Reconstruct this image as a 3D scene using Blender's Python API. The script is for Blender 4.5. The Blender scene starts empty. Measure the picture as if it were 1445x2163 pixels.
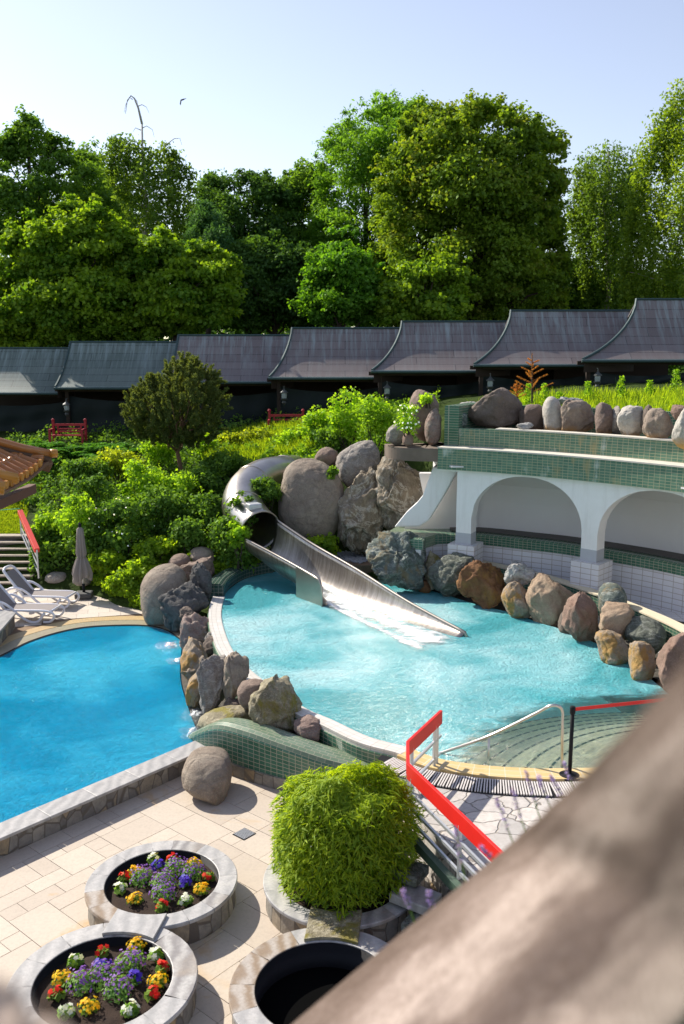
import bpy, bmesh, math, random
import numpy as np
from mathutils import Vector, noise
R = math.radians
rng = np.random.default_rng(7); random.seed(7)
SC = bpy.context.scene; COL = SC.collection

# ---------------------------------------------------------------- camera, sky, sun, exposure
FPX = 1900.; PITCH = R(10.3); CAMH = 8.0
cd = bpy.data.cameras.new('camera'); cam = bpy.data.objects.new('camera', cd); COL.objects.link(cam)
cam.location = (0, 0, CAMH); cam.rotation_euler = (R(90) - PITCH, 0, 0)
cd.sensor_fit = 'VERTICAL'; cd.sensor_height = 36; cd.lens = FPX / 2163 * 36
cd.clip_start = .05; cd.clip_end = 6000
cd.dof.use_dof = True; cd.dof.focus_distance = 19; cd.dof.aperture_fstop = 1.5
SC.camera = cam
SUN_AZ = math.atan2(.76, .65); SUN_EL = R(38)          # sun stands far left, behind the scene
w = bpy.data.worlds.new('World'); SC.world = w; w.use_nodes = True
nt = w.node_tree; bg = nt.nodes['Background']
sky = nt.nodes.new('ShaderNodeTexSky'); sky.sky_type = 'NISHITA'; sky.sun_disc = False
sky.sun_elevation = SUN_EL; sky.sun_rotation = -SUN_AZ
sky.air_density = 1.1; sky.dust_density = .45; sky.ozone_density = 1.5
hs = nt.nodes.new('ShaderNodeHueSaturation'); hs.inputs['Saturation'].default_value = .72; hs.inputs['Hue'].default_value = .515
nt.links.new(sky.outputs[0], hs.inputs['Color']); nt.links.new(hs.outputs[0], bg.inputs[0]); bg.inputs[1].default_value = .118
sl = bpy.data.lights.new('sun', 'SUN'); sl.energy = 5.0; sl.angle = R(.55); sl.color = (1, .93, .82)
so = bpy.data.objects.new('sun', sl); COL.objects.link(so); so.location = (-40, 40, 60)
sd = Vector((-math.sin(SUN_AZ) * math.cos(SUN_EL), math.cos(SUN_AZ) * math.cos(SUN_EL), math.sin(SUN_EL)))
so.rotation_euler = sd.to_track_quat('Z', 'Y').to_euler()
SC.view_settings.view_transform = 'Standard'; SC.view_settings.look = 'None'
SC.view_settings.exposure = 0.6; SC.view_settings.gamma = 1
SC.render.engine = 'CYCLES'
SC.cycles.max_bounces = 8; SC.cycles.transparent_max_bounces = 8; SC.cycles.diffuse_bounces = 4
SC.cycles.caustics_reflective = False; SC.cycles.caustics_refractive = False

# ---------------------------------------------------------------- survey helpers: a photo pixel at a known level or distance -> a place in the world
def ray(px, py):
    u = (px - 722.5) / FPX; v = (py - 1081.5) / FPX
    return np.array([u, math.cos(PITCH) - v * math.sin(PITCH), -math.sin(PITCH) - v * math.cos(PITCH)])
def G(px, py, z):
    r = ray(px, py); t = (z - CAMH) / r[2]; return (t * r[0], t * r[1], z)
def A(px, py, Y):
    r = ray(px, py); t = Y / r[1]; return (t * r[0], Y, CAMH + t * r[2])

# ---------------------------------------------------------------- object helpers
def link(o, parent=None):
    COL.objects.link(o)
    if parent is not None:
        o.parent = parent
        o.location = [a - b for a, b in zip(o.location, ORI.get(parent.name, (0, 0, 0)))]
    return o
ORI = {}
def meshobj(name, V, Fc, mat, parent=None, uv=None, smooth=False, loc=None):
    """one mesh object; V in world coordinates, origin put at loc"""
    V = np.asarray(V, float).reshape(-1, 3)
    if loc is None:
        loc = ((V[:, 0].min() + V[:, 0].max()) / 2, (V[:, 1].min() + V[:, 1].max()) / 2, V[:, 2].min())
    me = bpy.data.meshes.new(name)
    Vl = V - np.array(loc)
    if isinstance(Fc, np.ndarray) and Fc.ndim == 2:
        n, k = Fc.shape
        me.vertices.add(len(Vl)); me.vertices.foreach_set('co', Vl.astype(np.float32).ravel())
        me.loops.add(n * k); me.loops.foreach_set('vertex_index', Fc.astype(np.int32).ravel())
        me.polygons.add(n); me.polygons.foreach_set('loop_start', np.arange(n, dtype=np.int32) * k)
        try: me.polygons.foreach_set('loop_total', np.full(n, k, np.int32))
        except Exception: pass
        me.update(calc_edges=True)
    else:
        me.from_pydata([tuple(v) for v in Vl], [], [tuple(f) for f in Fc]); me.update()
    if uv is not None:
        ul = me.uv_layers.new(name='UVMap'); ul.data.foreach_set('uv', np.asarray(uv, np.float32).ravel())
    mats = mat if isinstance(mat, (list, tuple)) else [mat]
    for m in mats: me.materials.append(m)
    if smooth: me.polygons.foreach_set('use_smooth', np.ones(len(me.polygons), bool))
    o = bpy.data.objects.new(name, me); o.location = loc
    ORI[o.name] = tuple(loc)
    return link(o, parent)
def empty(name, loc):
    o = bpy.data.objects.new(name, None); o.location = loc; o.empty_display_size = .3
    ORI[o.name] = tuple(loc); return link(o)
def tag(o, label, cat, group=None, kind=None):
    if kind != 'structure' or label: o['label'] = label
    if cat: o['category'] = cat
    if group: o['group'] = group
    if kind: o['kind'] = kind
    return o
def struct(o, label=None):
    o['kind'] = 'structure'
    if label: o['label'] = label
    return o

class MB:
    """collects shapes for ONE mesh object"""
    def __init__(s): s.V = []; s.F = []; s.UV = []
    def add(s, V, F, uv=None):
        b = len(s.V); s.V += [tuple(v) for v in V]
        for i, f in enumerate(F):
            s.F.append(tuple(b + j for j in f))
            s.UV += (uv[i] if uv else [(0, 0)] * len(f))
        return s
    def box(s, c, d, rot=0, tilt=None, bev=0):
        cx, cy, cz = c; dx, dy, dz = [a / 2 for a in d]
        P = [Vector((x * dx, y * dy, z * dz)) for x in (-1, 1) for y in (-1, 1) for z in (-1, 1)]
        ca, sa = math.cos(rot), math.sin(rot)
        if tilt:
            from mathutils import Matrix
            P = [Matrix.Rotation(tilt[1], 3, tilt[0]) @ p for p in P]
        V = [(cx + ca * p.x - sa * p.y, cy + sa * p.x + ca * p.y, cz + p.z) for p in P]
        F = [(0, 1, 3, 2), (4, 6, 7, 5), (0, 4, 5, 1), (2, 3, 7, 6), (0, 2, 6, 4), (1, 5, 7, 3)]
        dims = [(2 * dy, 2 * dz)] * 2 + [(2 * dx, 2 * dz)] * 2 + [(2 * dx, 2 * dy)] * 2
        uv = []
        for i, f in enumerate(F):
            q = []
            for j in f:
                p = ((j >> 2) & 1, (j >> 1) & 1, j & 1)
                a = [(p[1] * 2 * dy, p[2] * 2 * dz), (p[0] * 2 * dx, p[2] * 2 * dz), (p[0] * 2 * dx, p[1] * 2 * dy)][i // 2]
                q.append(a)
            uv.append(q)
        return s.add(V, F, uv)
    def tube(s, pts, rad, n=8, caps=True):
        pts = [Vector(p) for p in pts]; m = len(pts)
        rad = rad if isinstance(rad, (list, tuple)) else [rad] * m
        V = []; F = []; up = None
        for i, p in enumerate(pts):
            t = (pts[min(i + 1, m - 1)] - pts[max(i - 1, 0)]).normalized()
            if up is None: up = Vector((0, 0, 1)) if abs(t.z) < .9 else Vector((1, 0, 0))
            a = t.cross(up).normalized(); b = a.cross(t).normalized(); up = b
            for k in range(n):
                q = 2 * math.pi * k / n; V.append(p + (a * math.cos(q) + b * math.sin(q)) * rad[i])
        for i in range(m - 1):
            for k in range(n):
                k2 = (k + 1) % n; F.append((i * n + k, i * n + k2, (i + 1) * n + k2, (i + 1) * n + k))
        if caps: F.append(tuple(range(n))[::-1]); F.append(tuple((m - 1) * n + k for k in range(n)))
        return s.add(V, F)
    def bar(s, a, b, w, h, upv=(0, 0, 1)):
        """square bar between two points"""
        a = Vector(a); b = Vector(b); t = (b - a).normalized(); u = Vector(upv)
        x = t.cross(u).normalized(); y = x.cross(t).normalized()
        V = [p + x * i * w / 2 + y * j * h / 2 for p in (a, b) for i, j in ((-1, -1), (1, -1), (1, 1), (-1, 1))]
        return s.add(V, [(0, 1, 2, 3)[::-1], (4, 5, 6, 7), (0, 1, 5, 4), (1, 2, 6, 5), (2, 3, 7, 6), (3, 0, 4, 7)])
    def lathe(s, prof, c, n=24, cap=False):
        V = []; F = []; m = len(prof); uv = []
        for k in range(n):
            q = 2 * math.pi * k / n
            V += [(c[0] + r * math.cos(q), c[1] + r * math.sin(q), c[2] + z) for r, z in prof]
        L = [0]
        for i in range(1, m): L.append(L[-1] + math.dist(prof[i], prof[i - 1]))
        rm = max(r for r, z in prof)
        for k in range(n):
            k2 = (k + 1) % n
            for i in range(m - 1):
                F.append((k * m + i, k2 * m + i, k2 * m + i + 1, k * m + i + 1))
                u0 = 2 * math.pi * rm * k / n; u1 = 2 * math.pi * rm * (k + 1) / n
                uv.append([(u0, L[i]), (u1, L[i]), (u1, L[i + 1]), (u0, L[i + 1])])
        return s.add(V, F, uv)
    def build(s, name, mat, parent=None, smooth=False, loc=None, bevel=0):
        o = meshobj(name, s.V, s.F, mat, parent, uv=s.UV, smooth=smooth, loc=loc)
        if bevel:
            b = o.modifiers.new('bevel', 'BEVEL'); b.width = bevel; b.segments = 2; b.limit_method = 'ANGLE'
        return o

def spline(pts, n=10):
    P = [np.array(p, float) for p in pts]; P = [2 * P[0] - P[1]] + P + [2 * P[-1] - P[-2]]; out = []
    for i in range(1, len(P) - 2):
        for k in range(n):
            t = k / n
            out.append(.5 * ((2 * P[i]) + (-P[i - 1] + P[i + 1]) * t + (2 * P[i - 1] - 5 * P[i] + 4 * P[i + 1] - P[i + 2]) * t * t + (-P[i - 1] + 3 * P[i] - 3 * P[i + 1] + P[i + 2]) * t ** 3))
    out.append(P[-2]); return [tuple(p) for p in out]
def normals2(path):
    """unit normals (left of travel) of an XY path"""
    a = np.array([(p[0], p[1]) for p in path]); t = np.gradient(a, axis=0); t /= np.linalg.norm(t, axis=1)[:, None]
    return np.c_[-t[:, 1], t[:, 0]]
def offset(path, d):
    n = normals2(path); return [(p[0] + n[i][0] * d, p[1] + n[i][1] * d) + tuple(p[2:]) for i, p in enumerate(path)]
def sweep(path, prof, closed=True, mb=None, caps=True):
    """sweep a profile [(offset left of travel, z)] or function(i, s)->profile along an XY path, uv in metres"""
    mb = mb or MB(); n = normals2(path); S = 0; rows = []; ss = []
    for i, p in enumerate(path):
        if i: S += math.dist(path[i - 1][:2], p[:2])
        pr = prof(i, S) if callable(prof) else prof
        rows.append([(p[0] + n[i][0] * o, p[1] + n[i][1] * o, z) for o, z in pr]); ss.append(S); m = len(pr)
    pr0 = prof(len(path) // 2, S / 2) if callable(prof) else prof
    L = [0]
    for k in range(1, m + 1): L.append(L[-1] + math.dist(pr0[k % m], pr0[k - 1]))
    V = [v for r in rows for v in r]; F = []; uv = []
    kk = m if closed else m - 1
    for i in range(len(path) - 1):
        for k in range(kk):
            k2 = (k + 1) % m
            F.append((i * m + k, (i + 1) * m + k, (i + 1) * m + k2, i * m + k2))
            uv.append([(ss[i], L[k]), (ss[i + 1], L[k]), (ss[i + 1], L[k + 1]), (ss[i], L[k + 1])])
    if closed and caps:
        e = (len(path) - 1) * m
        F.append(tuple(range(m))); uv.append([pr0[k] for k in range(m)])
        F.append(tuple(e + k for k in range(m))[::-1]); uv.append([pr0[k] for k in range(m)][::-1])
    return mb.add(V, F, uv)
def inpoly(x, y, poly):
    x = np.asarray(x); y = np.asarray(y); c = np.zeros(x.shape, bool); n = len(poly)
    for i in range(n):
        x1, y1 = poly[i][:2]; x2, y2 = poly[(i + 1) % n][:2]
        cnd = ((y1 > y) != (y2 > y)); xi = (x2 - x1) * (y - y1) / ((y2 - y1) or 1e-9) + x1
        c ^= cnd & (x < xi)
    return c
def slab(poly, z0, z1):
    n = len(poly); V = [(p[0], p[1], z1) for p in poly] + [(p[0], p[1], z0) for p in poly]
    F = [tuple(range(n)), tuple(range(2 * n - 1, n - 1, -1))] + [(i, i + n, (i + 1) % n + n, (i + 1) % n) for i in range(n)]
    mb = MB(); uv = [[(V[j][0], V[j][1]) for j in f] for f in F[:2]] + [[(V[j][0] + V[j][1], V[j][2]) for j in f] for f in F[2:]]
    return mb.add(V, F, uv)
def ccw(poly):
    a = sum(poly[i][0] * poly[(i + 1) % len(poly)][1] - poly[(i + 1) % len(poly)][0] * poly[i][1] for i in range(len(poly)))
    return poly if a > 0 else poly[::-1]

# ---------------------------------------------------------------- materials
class NT:
    def __init__(s, name):
        s.m = bpy.data.materials.new(name); s.m.use_nodes = True; s.t = s.m.node_tree; s.t.nodes.clear()
        s.out = s.n('OutputMaterial')
    def n(s, typ, **kw):
        nd = s.t.nodes.new('ShaderNode' + typ)
        for k, v in kw.items():
            if k in nd.inputs.keys() if isinstance(k, str) else False:
                s.put(nd.inputs[k], v)
            else: setattr(nd, k, v)
        return nd
    def put(s, inp, v):
        if hasattr(v, 'node'): s.t.links.new(v, inp)
        elif isinstance(v, (tuple, list)) and len(v) == 3 and inp.type == 'RGBA': inp.default_value = (*v, 1)
        else: inp.default_value = v
    def i(s, nd, **kw):
        for k, v in kw.items(): s.put(nd.inputs[k.replace('_', ' ')], v)
        return nd
    def coord(s, kind='Object', scale=(1, 1, 1), rot=(0, 0, 0), loc=(0, 0, 0)):
        tc = s.n('TexCoord'); mp = s.n('Mapping'); s.t.links.new(tc.outputs[kind], mp.inputs[0])
        mp.inputs['Scale'].default_value = scale; mp.inputs['Rotation'].default_value = rot; mp.inputs['Location'].default_value = loc
        return mp.outputs[0]
    def noise(s, vec, scale, detail=4, rough=.6, dist=0):
        nd = s.n('TexNoise'); s.i(nd, Vector=vec, Scale=scale, Detail=detail, Roughness=rough, Distortion=dist); return nd.outputs['Fac']
    def ramp(s, fac, stops):
        nd = s.n('ValToRGB'); s.put(nd.inputs[0], fac); e = nd.color_ramp.elements
        while len(e) < len(stops): e.new(.5)
        for k, (p, c) in enumerate(stops):
            e[k].position = p; e[k].color = (*c, 1) if isinstance(c, (tuple, list)) else (c, c, c, 1)
        return nd.outputs[0]
    def mix(s, fac, a, b, mode='MIX'):
        nd = s.n('MixRGB'); nd.blend_type = mode
        s.put(nd.inputs[0], fac); s.put(nd.inputs[1], a); s.put(nd.inputs[2], b); return nd.outputs[0]
    def math(s, op, a, b=0):
        nd = s.n('Math'); nd.operation = op; s.put(nd.inputs[0], a); s.put(nd.inputs[1], b); return nd.outputs[0]
    def bump(s, h, strength=.4, dist=.05, normal=None):
        nd = s.n('Bump'); s.i(nd, Height=h, Strength=strength, Distance=dist)
        if normal is not None: s.put(nd.inputs['Normal'], normal)
        return nd.outputs[0]
    def pbsdf(s, col, rough=.7, normal=None, metal=0, spec=.4, **kw):
        p = s.n('BsdfPrincipled'); s.i(p, Base_Color=col, Roughness=rough, Metallic=metal)
        p.inputs['Specular IOR Level'].default_value = spec
        if normal is not None: s.put(p.inputs['Normal'], normal)
        s.t.links.new(p.outputs[0], s.out.inputs[0]); return s.m
def plain(name, col, rough=.6, metal=0, var=.12, scale=6, bump=.1, spec=.4, kind='Object'):
    t = NT(name); v = t.coord(kind); f = t.noise(v, scale, 5)
    c = t.mix(f, tuple(a * (1 - var) for a in col), tuple(min(1, a * (1 + var)) for a in col))
    return t.pbsdf(c, rough, t.bump(t.noise(v, scale * 6, 4), bump, .01), metal, spec)
def tilemat(name, c1, c2, mortar, tw, th, rough=.25, stain=None, off=0, gap=.012, msm=.1, bump=.5, off_f=2, dirt=.35):
    t = NT(name); v = t.coord('UV')
    b = t.n('TexBrick'); b.offset = off; b.offset_frequency = off_f; b.squash = 1
    t.i(b, Vector=v, Color1=c1, Color2=c2, Mortar=mortar, Scale=1.0, Mortar_Size=gap / 2, Mortar_Smooth=msm, Brick_Width=tw, Row_Height=th, Bias=0.)
    n = t.noise(v, 1.7, 6, .65); col = t.mix(t.math('MULTIPLY', n, dirt), b.outputs[0], tuple(a * .55 for a in c1))
    if stain:
        for k, (sc, sx, lo, hi) in enumerate(stain):
            q = t.noise(t.coord('UV', (1, .35, 1), loc=(k * 3.7, 1.3, 0)), sx, 5, .7)
            col = t.mix(t.ramp(q, [(lo, 0.), (hi, 1.)]), col, sc)
    return t.pbsdf(col, rough, t.bump(b.outputs['Fac'], -bump, .006), spec=.5)
def rockmat(name, base, second, vein=None, stain=None, rough=.85, scale=1.6, bump=.7, stretch=(1, 1, 1), rust=None, seed=0):
    t = NT(name); v = t.coord('Object', stretch, loc=(seed * 1.7, seed * .9, seed)); 
    n1 = t.noise(v, scale, 8, .62, .6); n2 = t.noise(v, scale * 5, 8, .7, .3); n3 = t.noise(v, scale * 28, 5, .7)
    c = t.mix(t.ramp(n1, [(.35, 0.), (.65, 1.)]), base, second)
    c = t.mix(t.ramp(n2, [(.3, 0.), (.75, .6)]), c, tuple(a * .45 for a in base))
    c = t.mix(t.ramp(n3, [(.5, 0.), (.8, .5)]), c, tuple(min(1, a * 1.7) for a in second))
    if vein:
        vn = t.noise(t.coord('Object', tuple(a * b for a, b in zip(stretch, (1, 1, 2.2))), rot=(.5, .4, .2), loc=(seed, 2, 1)), scale * .9, 6, .62, 1.6)
        c = t.mix(t.ramp(t.math('ABSOLUTE', t.math('SUBTRACT', vn, .5)), [(.006, .75), (.03, 0.)]), c, vein)
        vn = t.noise(t.coord('Object', stretch, rot=(.1, .9, .6), loc=(seed + 3, 5, 1)), scale * 2.6, 6, .6, 1.2)
        c = t.mix(t.ramp(t.math('ABSOLUTE', t.math('SUBTRACT', vn, .48)), [(.0, .5), (.02, 0.)]), c, tuple(a * .4 for a in base))
    if stain:
        q = t.noise(t.coord('Object', (1, 1, .5), loc=(seed, 4, 2)), scale * 1.3, 6, .7, .5)
        c = t.mix(t.ramp(q, [(.5, 0.), (.6, .9)]), c, stain)
    if rust:   # rust-coloured water line stains near the foot
        sp = t.n('SeparateXYZ'); t.put(sp.inputs[0], t.coord('Generated')); q = t.math('ADD', sp.outputs[2], t.math('MULTIPLY', t.noise(v, 2.2, 5, .7), .45))
        c = t.mix(t.ramp(q, [(rust[1] + .05, .9), (rust[1] + .22, 0.)]), c, rust[0])
    h = t.math('ADD', t.math('MULTIPLY', n2, .7), t.math('MULTIPLY', n3, .3))
    vo = t.n('TexVoronoi'); vo.feature = 'DISTANCE_TO_EDGE'; t.i(vo, Vector=t.mix(.25, v, t.mix(1, v, n2, 'ADD')), Scale=scale * 1.3)
    h = t.math('ADD', h, t.math('MULTIPLY', t.math('MINIMUM', vo.outputs['Distance'], .08), 2.5))
    return t.pbsdf(c, rough, t.bump(h, bump, .07), spec=.3)
def leafmat(name, c1, c2, trans=.45, gloss=.06, c3=None):
    """c1..c2: leaf to leaf variation (stored per leaf in the uv)"""
    c1, c2, c3 = [None if q is None else tuple(a * 2.4 for a in q) for q in (c1, c2, c3)]; trans = min(.6, trans * 1.25)
    t = NT(name); tc = t.n('TexCoord'); sp = t.n('SeparateXYZ'); t.put(sp.inputs[0], tc.outputs['UV'])
    st = [(0, c1), (1, c2)] if c3 is None else [(0, c1), (.75, c2), (1, c3)]
    c = t.ramp(sp.outputs[0], st)
    d = t.n('BsdfDiffuse'); t.put(d.inputs[0], c)
    tr = t.n('BsdfTranslucent'); t.put(tr.inputs[0], t.mix(1, c, (1.5, 1.4, .42), 'MULTIPLY'))
    m = t.n('MixShader'); m.inputs[0].default_value = trans; t.put(m.inputs[1], d.outputs[0]); t.put(m.inputs[2], tr.outputs[0])
    g = t.n('BsdfGlossy'); g.inputs['Roughness'].default_value = .55; t.put(g.inputs[0], (.8, 1, .6))
    m2 = t.n('MixShader'); m2.inputs[0].default_value = gloss * .35; t.put(m2.inputs[1], m.outputs[0]); t.put(m2.inputs[2], g.outputs[0])
    t.t.links.new(m2.outputs[0], t.out.inputs[0]); return t.m

# ---------------------------------------------------------------- leaves
def unit(a): return a / np.maximum(np.linalg.norm(a, axis=1), 1e-9)[:, None]
def leafgeo(P, N, L, W, tint, axis=None, fold=.15):
    n = len(P); N = unit(N)
    a = rng.normal(size=(n, 3)) if axis is None else axis + rng.normal(size=(n, 3)) * .12
    a = unit(a - (a * N).sum(1)[:, None] * N); b = np.cross(N, a)
    L = np.broadcast_to(L, n)[:, None]; W = np.broadcast_to(W, n)[:, None]
    V = np.stack([P - a * L / 2, P + b * W / 2 + N * L * fold * .5, P + a * L / 2, P - b * W / 2 + N * L * fold * .5], 1).reshape(-1, 3)
    Fc = np.arange(4 * n).reshape(-1, 4)
    uv = np.stack([np.repeat(tint, 4), np.tile([0, .5, 1, .5], n)], 1)
    return V, Fc, uv
def leafobj(name, parts, mat, parent=None, loc=None):
    V = np.concatenate([p[0] for p in parts]); uv = np.concatenate([p[2] for p in parts]); F = []; b = 0
    for p in parts: F.append(p[1] + b); b += len(p[0])
    return meshobj(name, V, np.concatenate(F), mat, parent, uv=uv, loc=loc)
def clumpleaves(C, rad, per, L, W, flat=.7, upb=.5, tvar=.35, fill=.35):
    """leaves on the shells of clumps: C (n,3), rad (n,)"""
    n = len(C); idx = np.repeat(np.arange(n), per); d = unit(rng.normal(size=(len(idx), 3)))
    d[:, 2] = np.where((d[:, 2] < -.3) & (rng.random(len(d)) < .6), -d[:, 2], d[:, 2])
    rr = rad[idx] * (1 - fill * rng.random(len(idx)) ** 1.3) * (1 + .26 * rng.normal(size=len(idx)))
    P = C[idx] + d * rr[:, None] * np.array([1, 1, flat])
    N = d * .7 + np.array([0, 0, upb]) + rng.normal(size=d.shape) * .7
    ct = rng.random(n)
    t = np.clip(ct[idx] * (1 - tvar) + rng.random(len(idx)) * tvar * 1.2 + .12 * d[:, 2], 0, 1)
    s = rng.uniform(.7, 1.25, len(idx))
    return leafgeo(P, N, L * s, W * s, t)
def polysample(poly, n, rmargin=0):
    """n points inside a photo polygon and each one's distance to its edge (pixels)"""
    p = np.array(poly, float); lo = p.min(0); hi = p.max(0); out = []
    while sum(len(o) for o in out) < n:
        q = rng.uniform(lo, hi, (n * 3, 2)); q = q[inpoly(q[:, 0], q[:, 1], poly)]; out.append(q)
    q = np.concatenate(out)[:n]; a = p; b = np.roll(p, -1, 0); D = np.full(len(q), 1e9)
    for i in range(len(a)):
        ab = b[i] - a[i]; t = np.clip(((q - a[i]) @ ab) / (ab @ ab), 0, 1); D = np.minimum(D, np.linalg.norm(q - (a[i] + t[:, None] * ab), axis=1))
    return q, D
def place(q, Y):
    """photo pixels (n,2) at world distances Y (n,)"""
    u = (q[:, 0] - 722.5) / FPX; v = (q[:, 1] - 1081.5) / FPX
    r1 = math.cos(PITCH) - v * math.sin(PITCH); r2 = -math.sin(PITCH) - v * math.cos(PITCH); t = Y / r1
    return np.stack([u * t, Y + 0 * t, CAMH + r2 * t], 1)

# ================================================================ MATERIALS OF THE PLACE
M = {}
M['tile_green'] = tilemat('green_tile', (.05, .14, .09), (.085, .20, .135), (.42, .40, .30), .13, .075, .22, dirt=.4)
M['tile_green_worn'] = tilemat('worn_green_tile', (.075, .18, .12), (.14, .26, .17), (.50, .45, .28), .15, .075, .35,
    stain=[((.42, .30, .12), 1.6, .56, .80), ((.62, .64, .58), 2.1, .58, .78)], dirt=.5)
M['tile_green_cap'] = tilemat('green_cap_tile', (.13, .20, .13), (.20, .27, .18), (.40, .38, .28), .16, .08, .3, off=.5, dirt=.5)
M['tile_white'] = tilemat('white_tile', (.70, .68, .70), (.76, .75, .76), (.42, .36, .30), .30, .15, .25, gap=.016, dirt=.12)
M['tile_cope'] = tilemat('coping_tile', (.66, .62, .56), (.74, .70, .66), (.45, .42, .38), .25, .12, .4, dirt=.3)
M['tile_yellow'] = tilemat('yellow_tile', (.66, .47, .20), (.74, .56, .28), (.70, .66, .55), .25, .17, .35, dirt=.3)
M['tile_aqua'] = tilemat('aqua_tile', (.34, .90, .95), (.44, .93, .96), (.28, .80, .88), .30, .15, .3, gap=.02, dirt=.15)
M['tile_blue'] = tilemat('blue_tile', (.14, .66, .95), (.2, .74, .97), (.06, .36, .66), .25, .12, .3, gap=.02, dirt=.15)
M['tile_sand'] = tilemat('sand_tile', (.90, .88, .56), (.95, .93, .64), (.66, .66, .48), .25, .12, .4, dirt=.15)
wt = NT('white_plaster'); wv_ = wt.coord('Object', (1.5, 1.5, .18)); wc = wt.mix(wt.ramp(wt.noise(wv_, 3.0, 6, .7), [(.5, 0.), (.8, .45)]), (.86, .84, .81), (.58, .55, .50)); wc = wt.mix(wt.ramp(wt.noise(wt.coord('Object'), 1.1, 6, .7), [(.45, 0.), (.7, .3)]), wc, (.70, .68, .64)); M['white'] = wt.pbsdf(wc, .8, wt.bump(wt.noise(wt.coord('Object'), 30, 4), .2, .01))
M['grey_plaster'] = plain('grey_plaster', (.70, .67, .66), .85, var=.07, scale=.8, bump=.12)
M['grey_paint'] = plain('grey_paint', (.46, .47, .49), .7, var=.06)
M['concrete'] = plain('concrete', (.17, .13, .10), .9, var=.35, scale=3, bump=.5)
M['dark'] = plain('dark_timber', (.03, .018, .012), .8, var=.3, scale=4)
M['steel'] = plain('brushed_steel', (.62, .58, .52), .28, metal=1, var=.15, scale=3, bump=.08)
M['galv'] = plain('galvanised_steel', (.55, .56, .57), .45, metal=.6, var=.12, scale=8)
M['red'] = plain('red_paint', (.70, .020, .015), .42, var=.22, scale=2.5, bump=.12)
M['benchred'] = plain('bench_red_paint', (.35, .02, .03), .5, var=.2)
M['plastic_white'] = plain('white_plastic', (.74, .73, .76), .35, var=.03)
M['mesh_taupe'] = plain('taupe_textile', (.25, .22, .21), .8, var=.1, scale=40, bump=.4)
M['black'] = plain('black_plastic', (.014, .014, .016), .6, var=.2, spec=.15)
M['soil'] = plain('garden_soil', (.035, .020, .013), .95, var=.6, scale=14, bump=1.)
M['ledge'] = rockmat('pool_ledge_stone', (.07, .065, .055), (.13, .115, .095))

def ground_mat():
    t = NT('hill_ground'); v = t.coord('Object'); n = t.noise(v, .5, 8, .7)
    c = t.ramp(n, [(.3, (.020, .032, .008)), (.6, (.045, .075, .012)), (.8, (.07, .10, .02))])
    return t.pbsdf(c, .95, t.bump(t.noise(v, 6, 6, .7), 1., .1), spec=.1)
def stone_paver(name, c1, c2, rust=False):
    t = NT(name); tc = t.n('TexCoord'); sp = t.n('SeparateXYZ'); t.put(sp.inputs[0], tc.outputs['UV']); v = t.coord('Object')
    c = t.mix(sp.outputs[0], c1, c2); n = t.noise(v, 1.3, 7, .65, .4); c = t.mix(t.math('MULTIPLY', n, .5), c, tuple(a * .72 for a in c1))
    c = t.mix(t.ramp(t.noise(v, 22, 5, .7), [(.45, 0.), (.75, .35)]), c, tuple(a * .6 for a in c1))
    if rust:
        q = t.noise(t.coord('Object', (1, 1, 1), loc=(3.1, .5, 0)), .75, 5, .6, .8); c = t.mix(t.ramp(q, [(.60, 0.), (.72, .7)]), c, (.50, .28, .07))
    return t.pbsdf(c, .62, t.bump(t.noise(v, 30, 5, .6), .2, .01), spec=.35)
def flag_mat():
    t = NT('flagstone'); v = t.coord('Object', (1, 1.25, 1)); vn = t.mix(.30, v, t.mix(1, v, t.noise(v, 2.2, 3), 'ADD'))
    a = t.n('TexVoronoi'); a.feature = 'DISTANCE_TO_EDGE'; t.i(a, Vector=vn, Scale=2.1, Randomness=1.)
    b = t.n('TexVoronoi'); b.feature = 'F1'; t.i(b, Vector=vn, Scale=2.1, Randomness=1.)
    c = t.mix(t.math('FRACT', t.math('MULTIPLY', b.outputs['Position'] if False else b.outputs['Distance'], .01)), (.58, .55, .50), (.58, .55, .50))
    sp = t.n('SeparateXYZ'); t.put(sp.inputs[0], b.outputs['Color']); c = t.mix(sp.outputs[0], (.62, .57, .52), (.42, .40, .38))
    n = t.noise(v, 9, 7, .7, .5); c = t.mix(t.ramp(n, [(.4, 0.), (.75, .55)]), c, (.28, .25, .22))
    e = t.ramp(a.outputs['Distance'], [(.012, 0.), (.032, 1.)]); c = t.mix(e, (.26, .23, .20), c)
    return t.pbsdf(c, .75, t.bump(t.math('ADD', e, t.math('MULTIPLY', n, .3)), .7, .03))
def swirl_mat(name, a, b, c3, seed=0, rough=.45):
    """banded gneiss slabs"""
    t = NT(name); v = t.coord('Object', (1, 1, 1), loc=(seed * 2.3, seed * 1.1, 0)); n = t.noise(v, .9, 6, .6, 1.4)
    wv = t.n('TexWave'); t.i(wv, Vector=v, Scale=1.5, Distortion=8., Detail=6., Detail_Scale=.9, Detail_Roughness=.62)
    c = t.mix(wv.outputs['Fac'], a, b); c = t.mix(t.ramp(n, [(.55, 0.), (.68, .8)]), c, c3)
    tc = t.n('TexCoord'); sp = t.n('SeparateXYZ'); t.put(sp.inputs[0], tc.outputs['UV'])
    c = t.mix(t.ramp(t.noise(v, 30, 5, .7), [(.4, 0.), (.8, .5)]), c, tuple(x * .5 for x in a))
    c = t.mix(t.math('MULTIPLY', t.noise(v, 4, 3), .35), c, tuple(x * .6 for x in a))
    return t.pbsdf(c, rough, t.bump(t.noise(v, 25, 6, .7), .25, .01), spec=.4)
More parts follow.
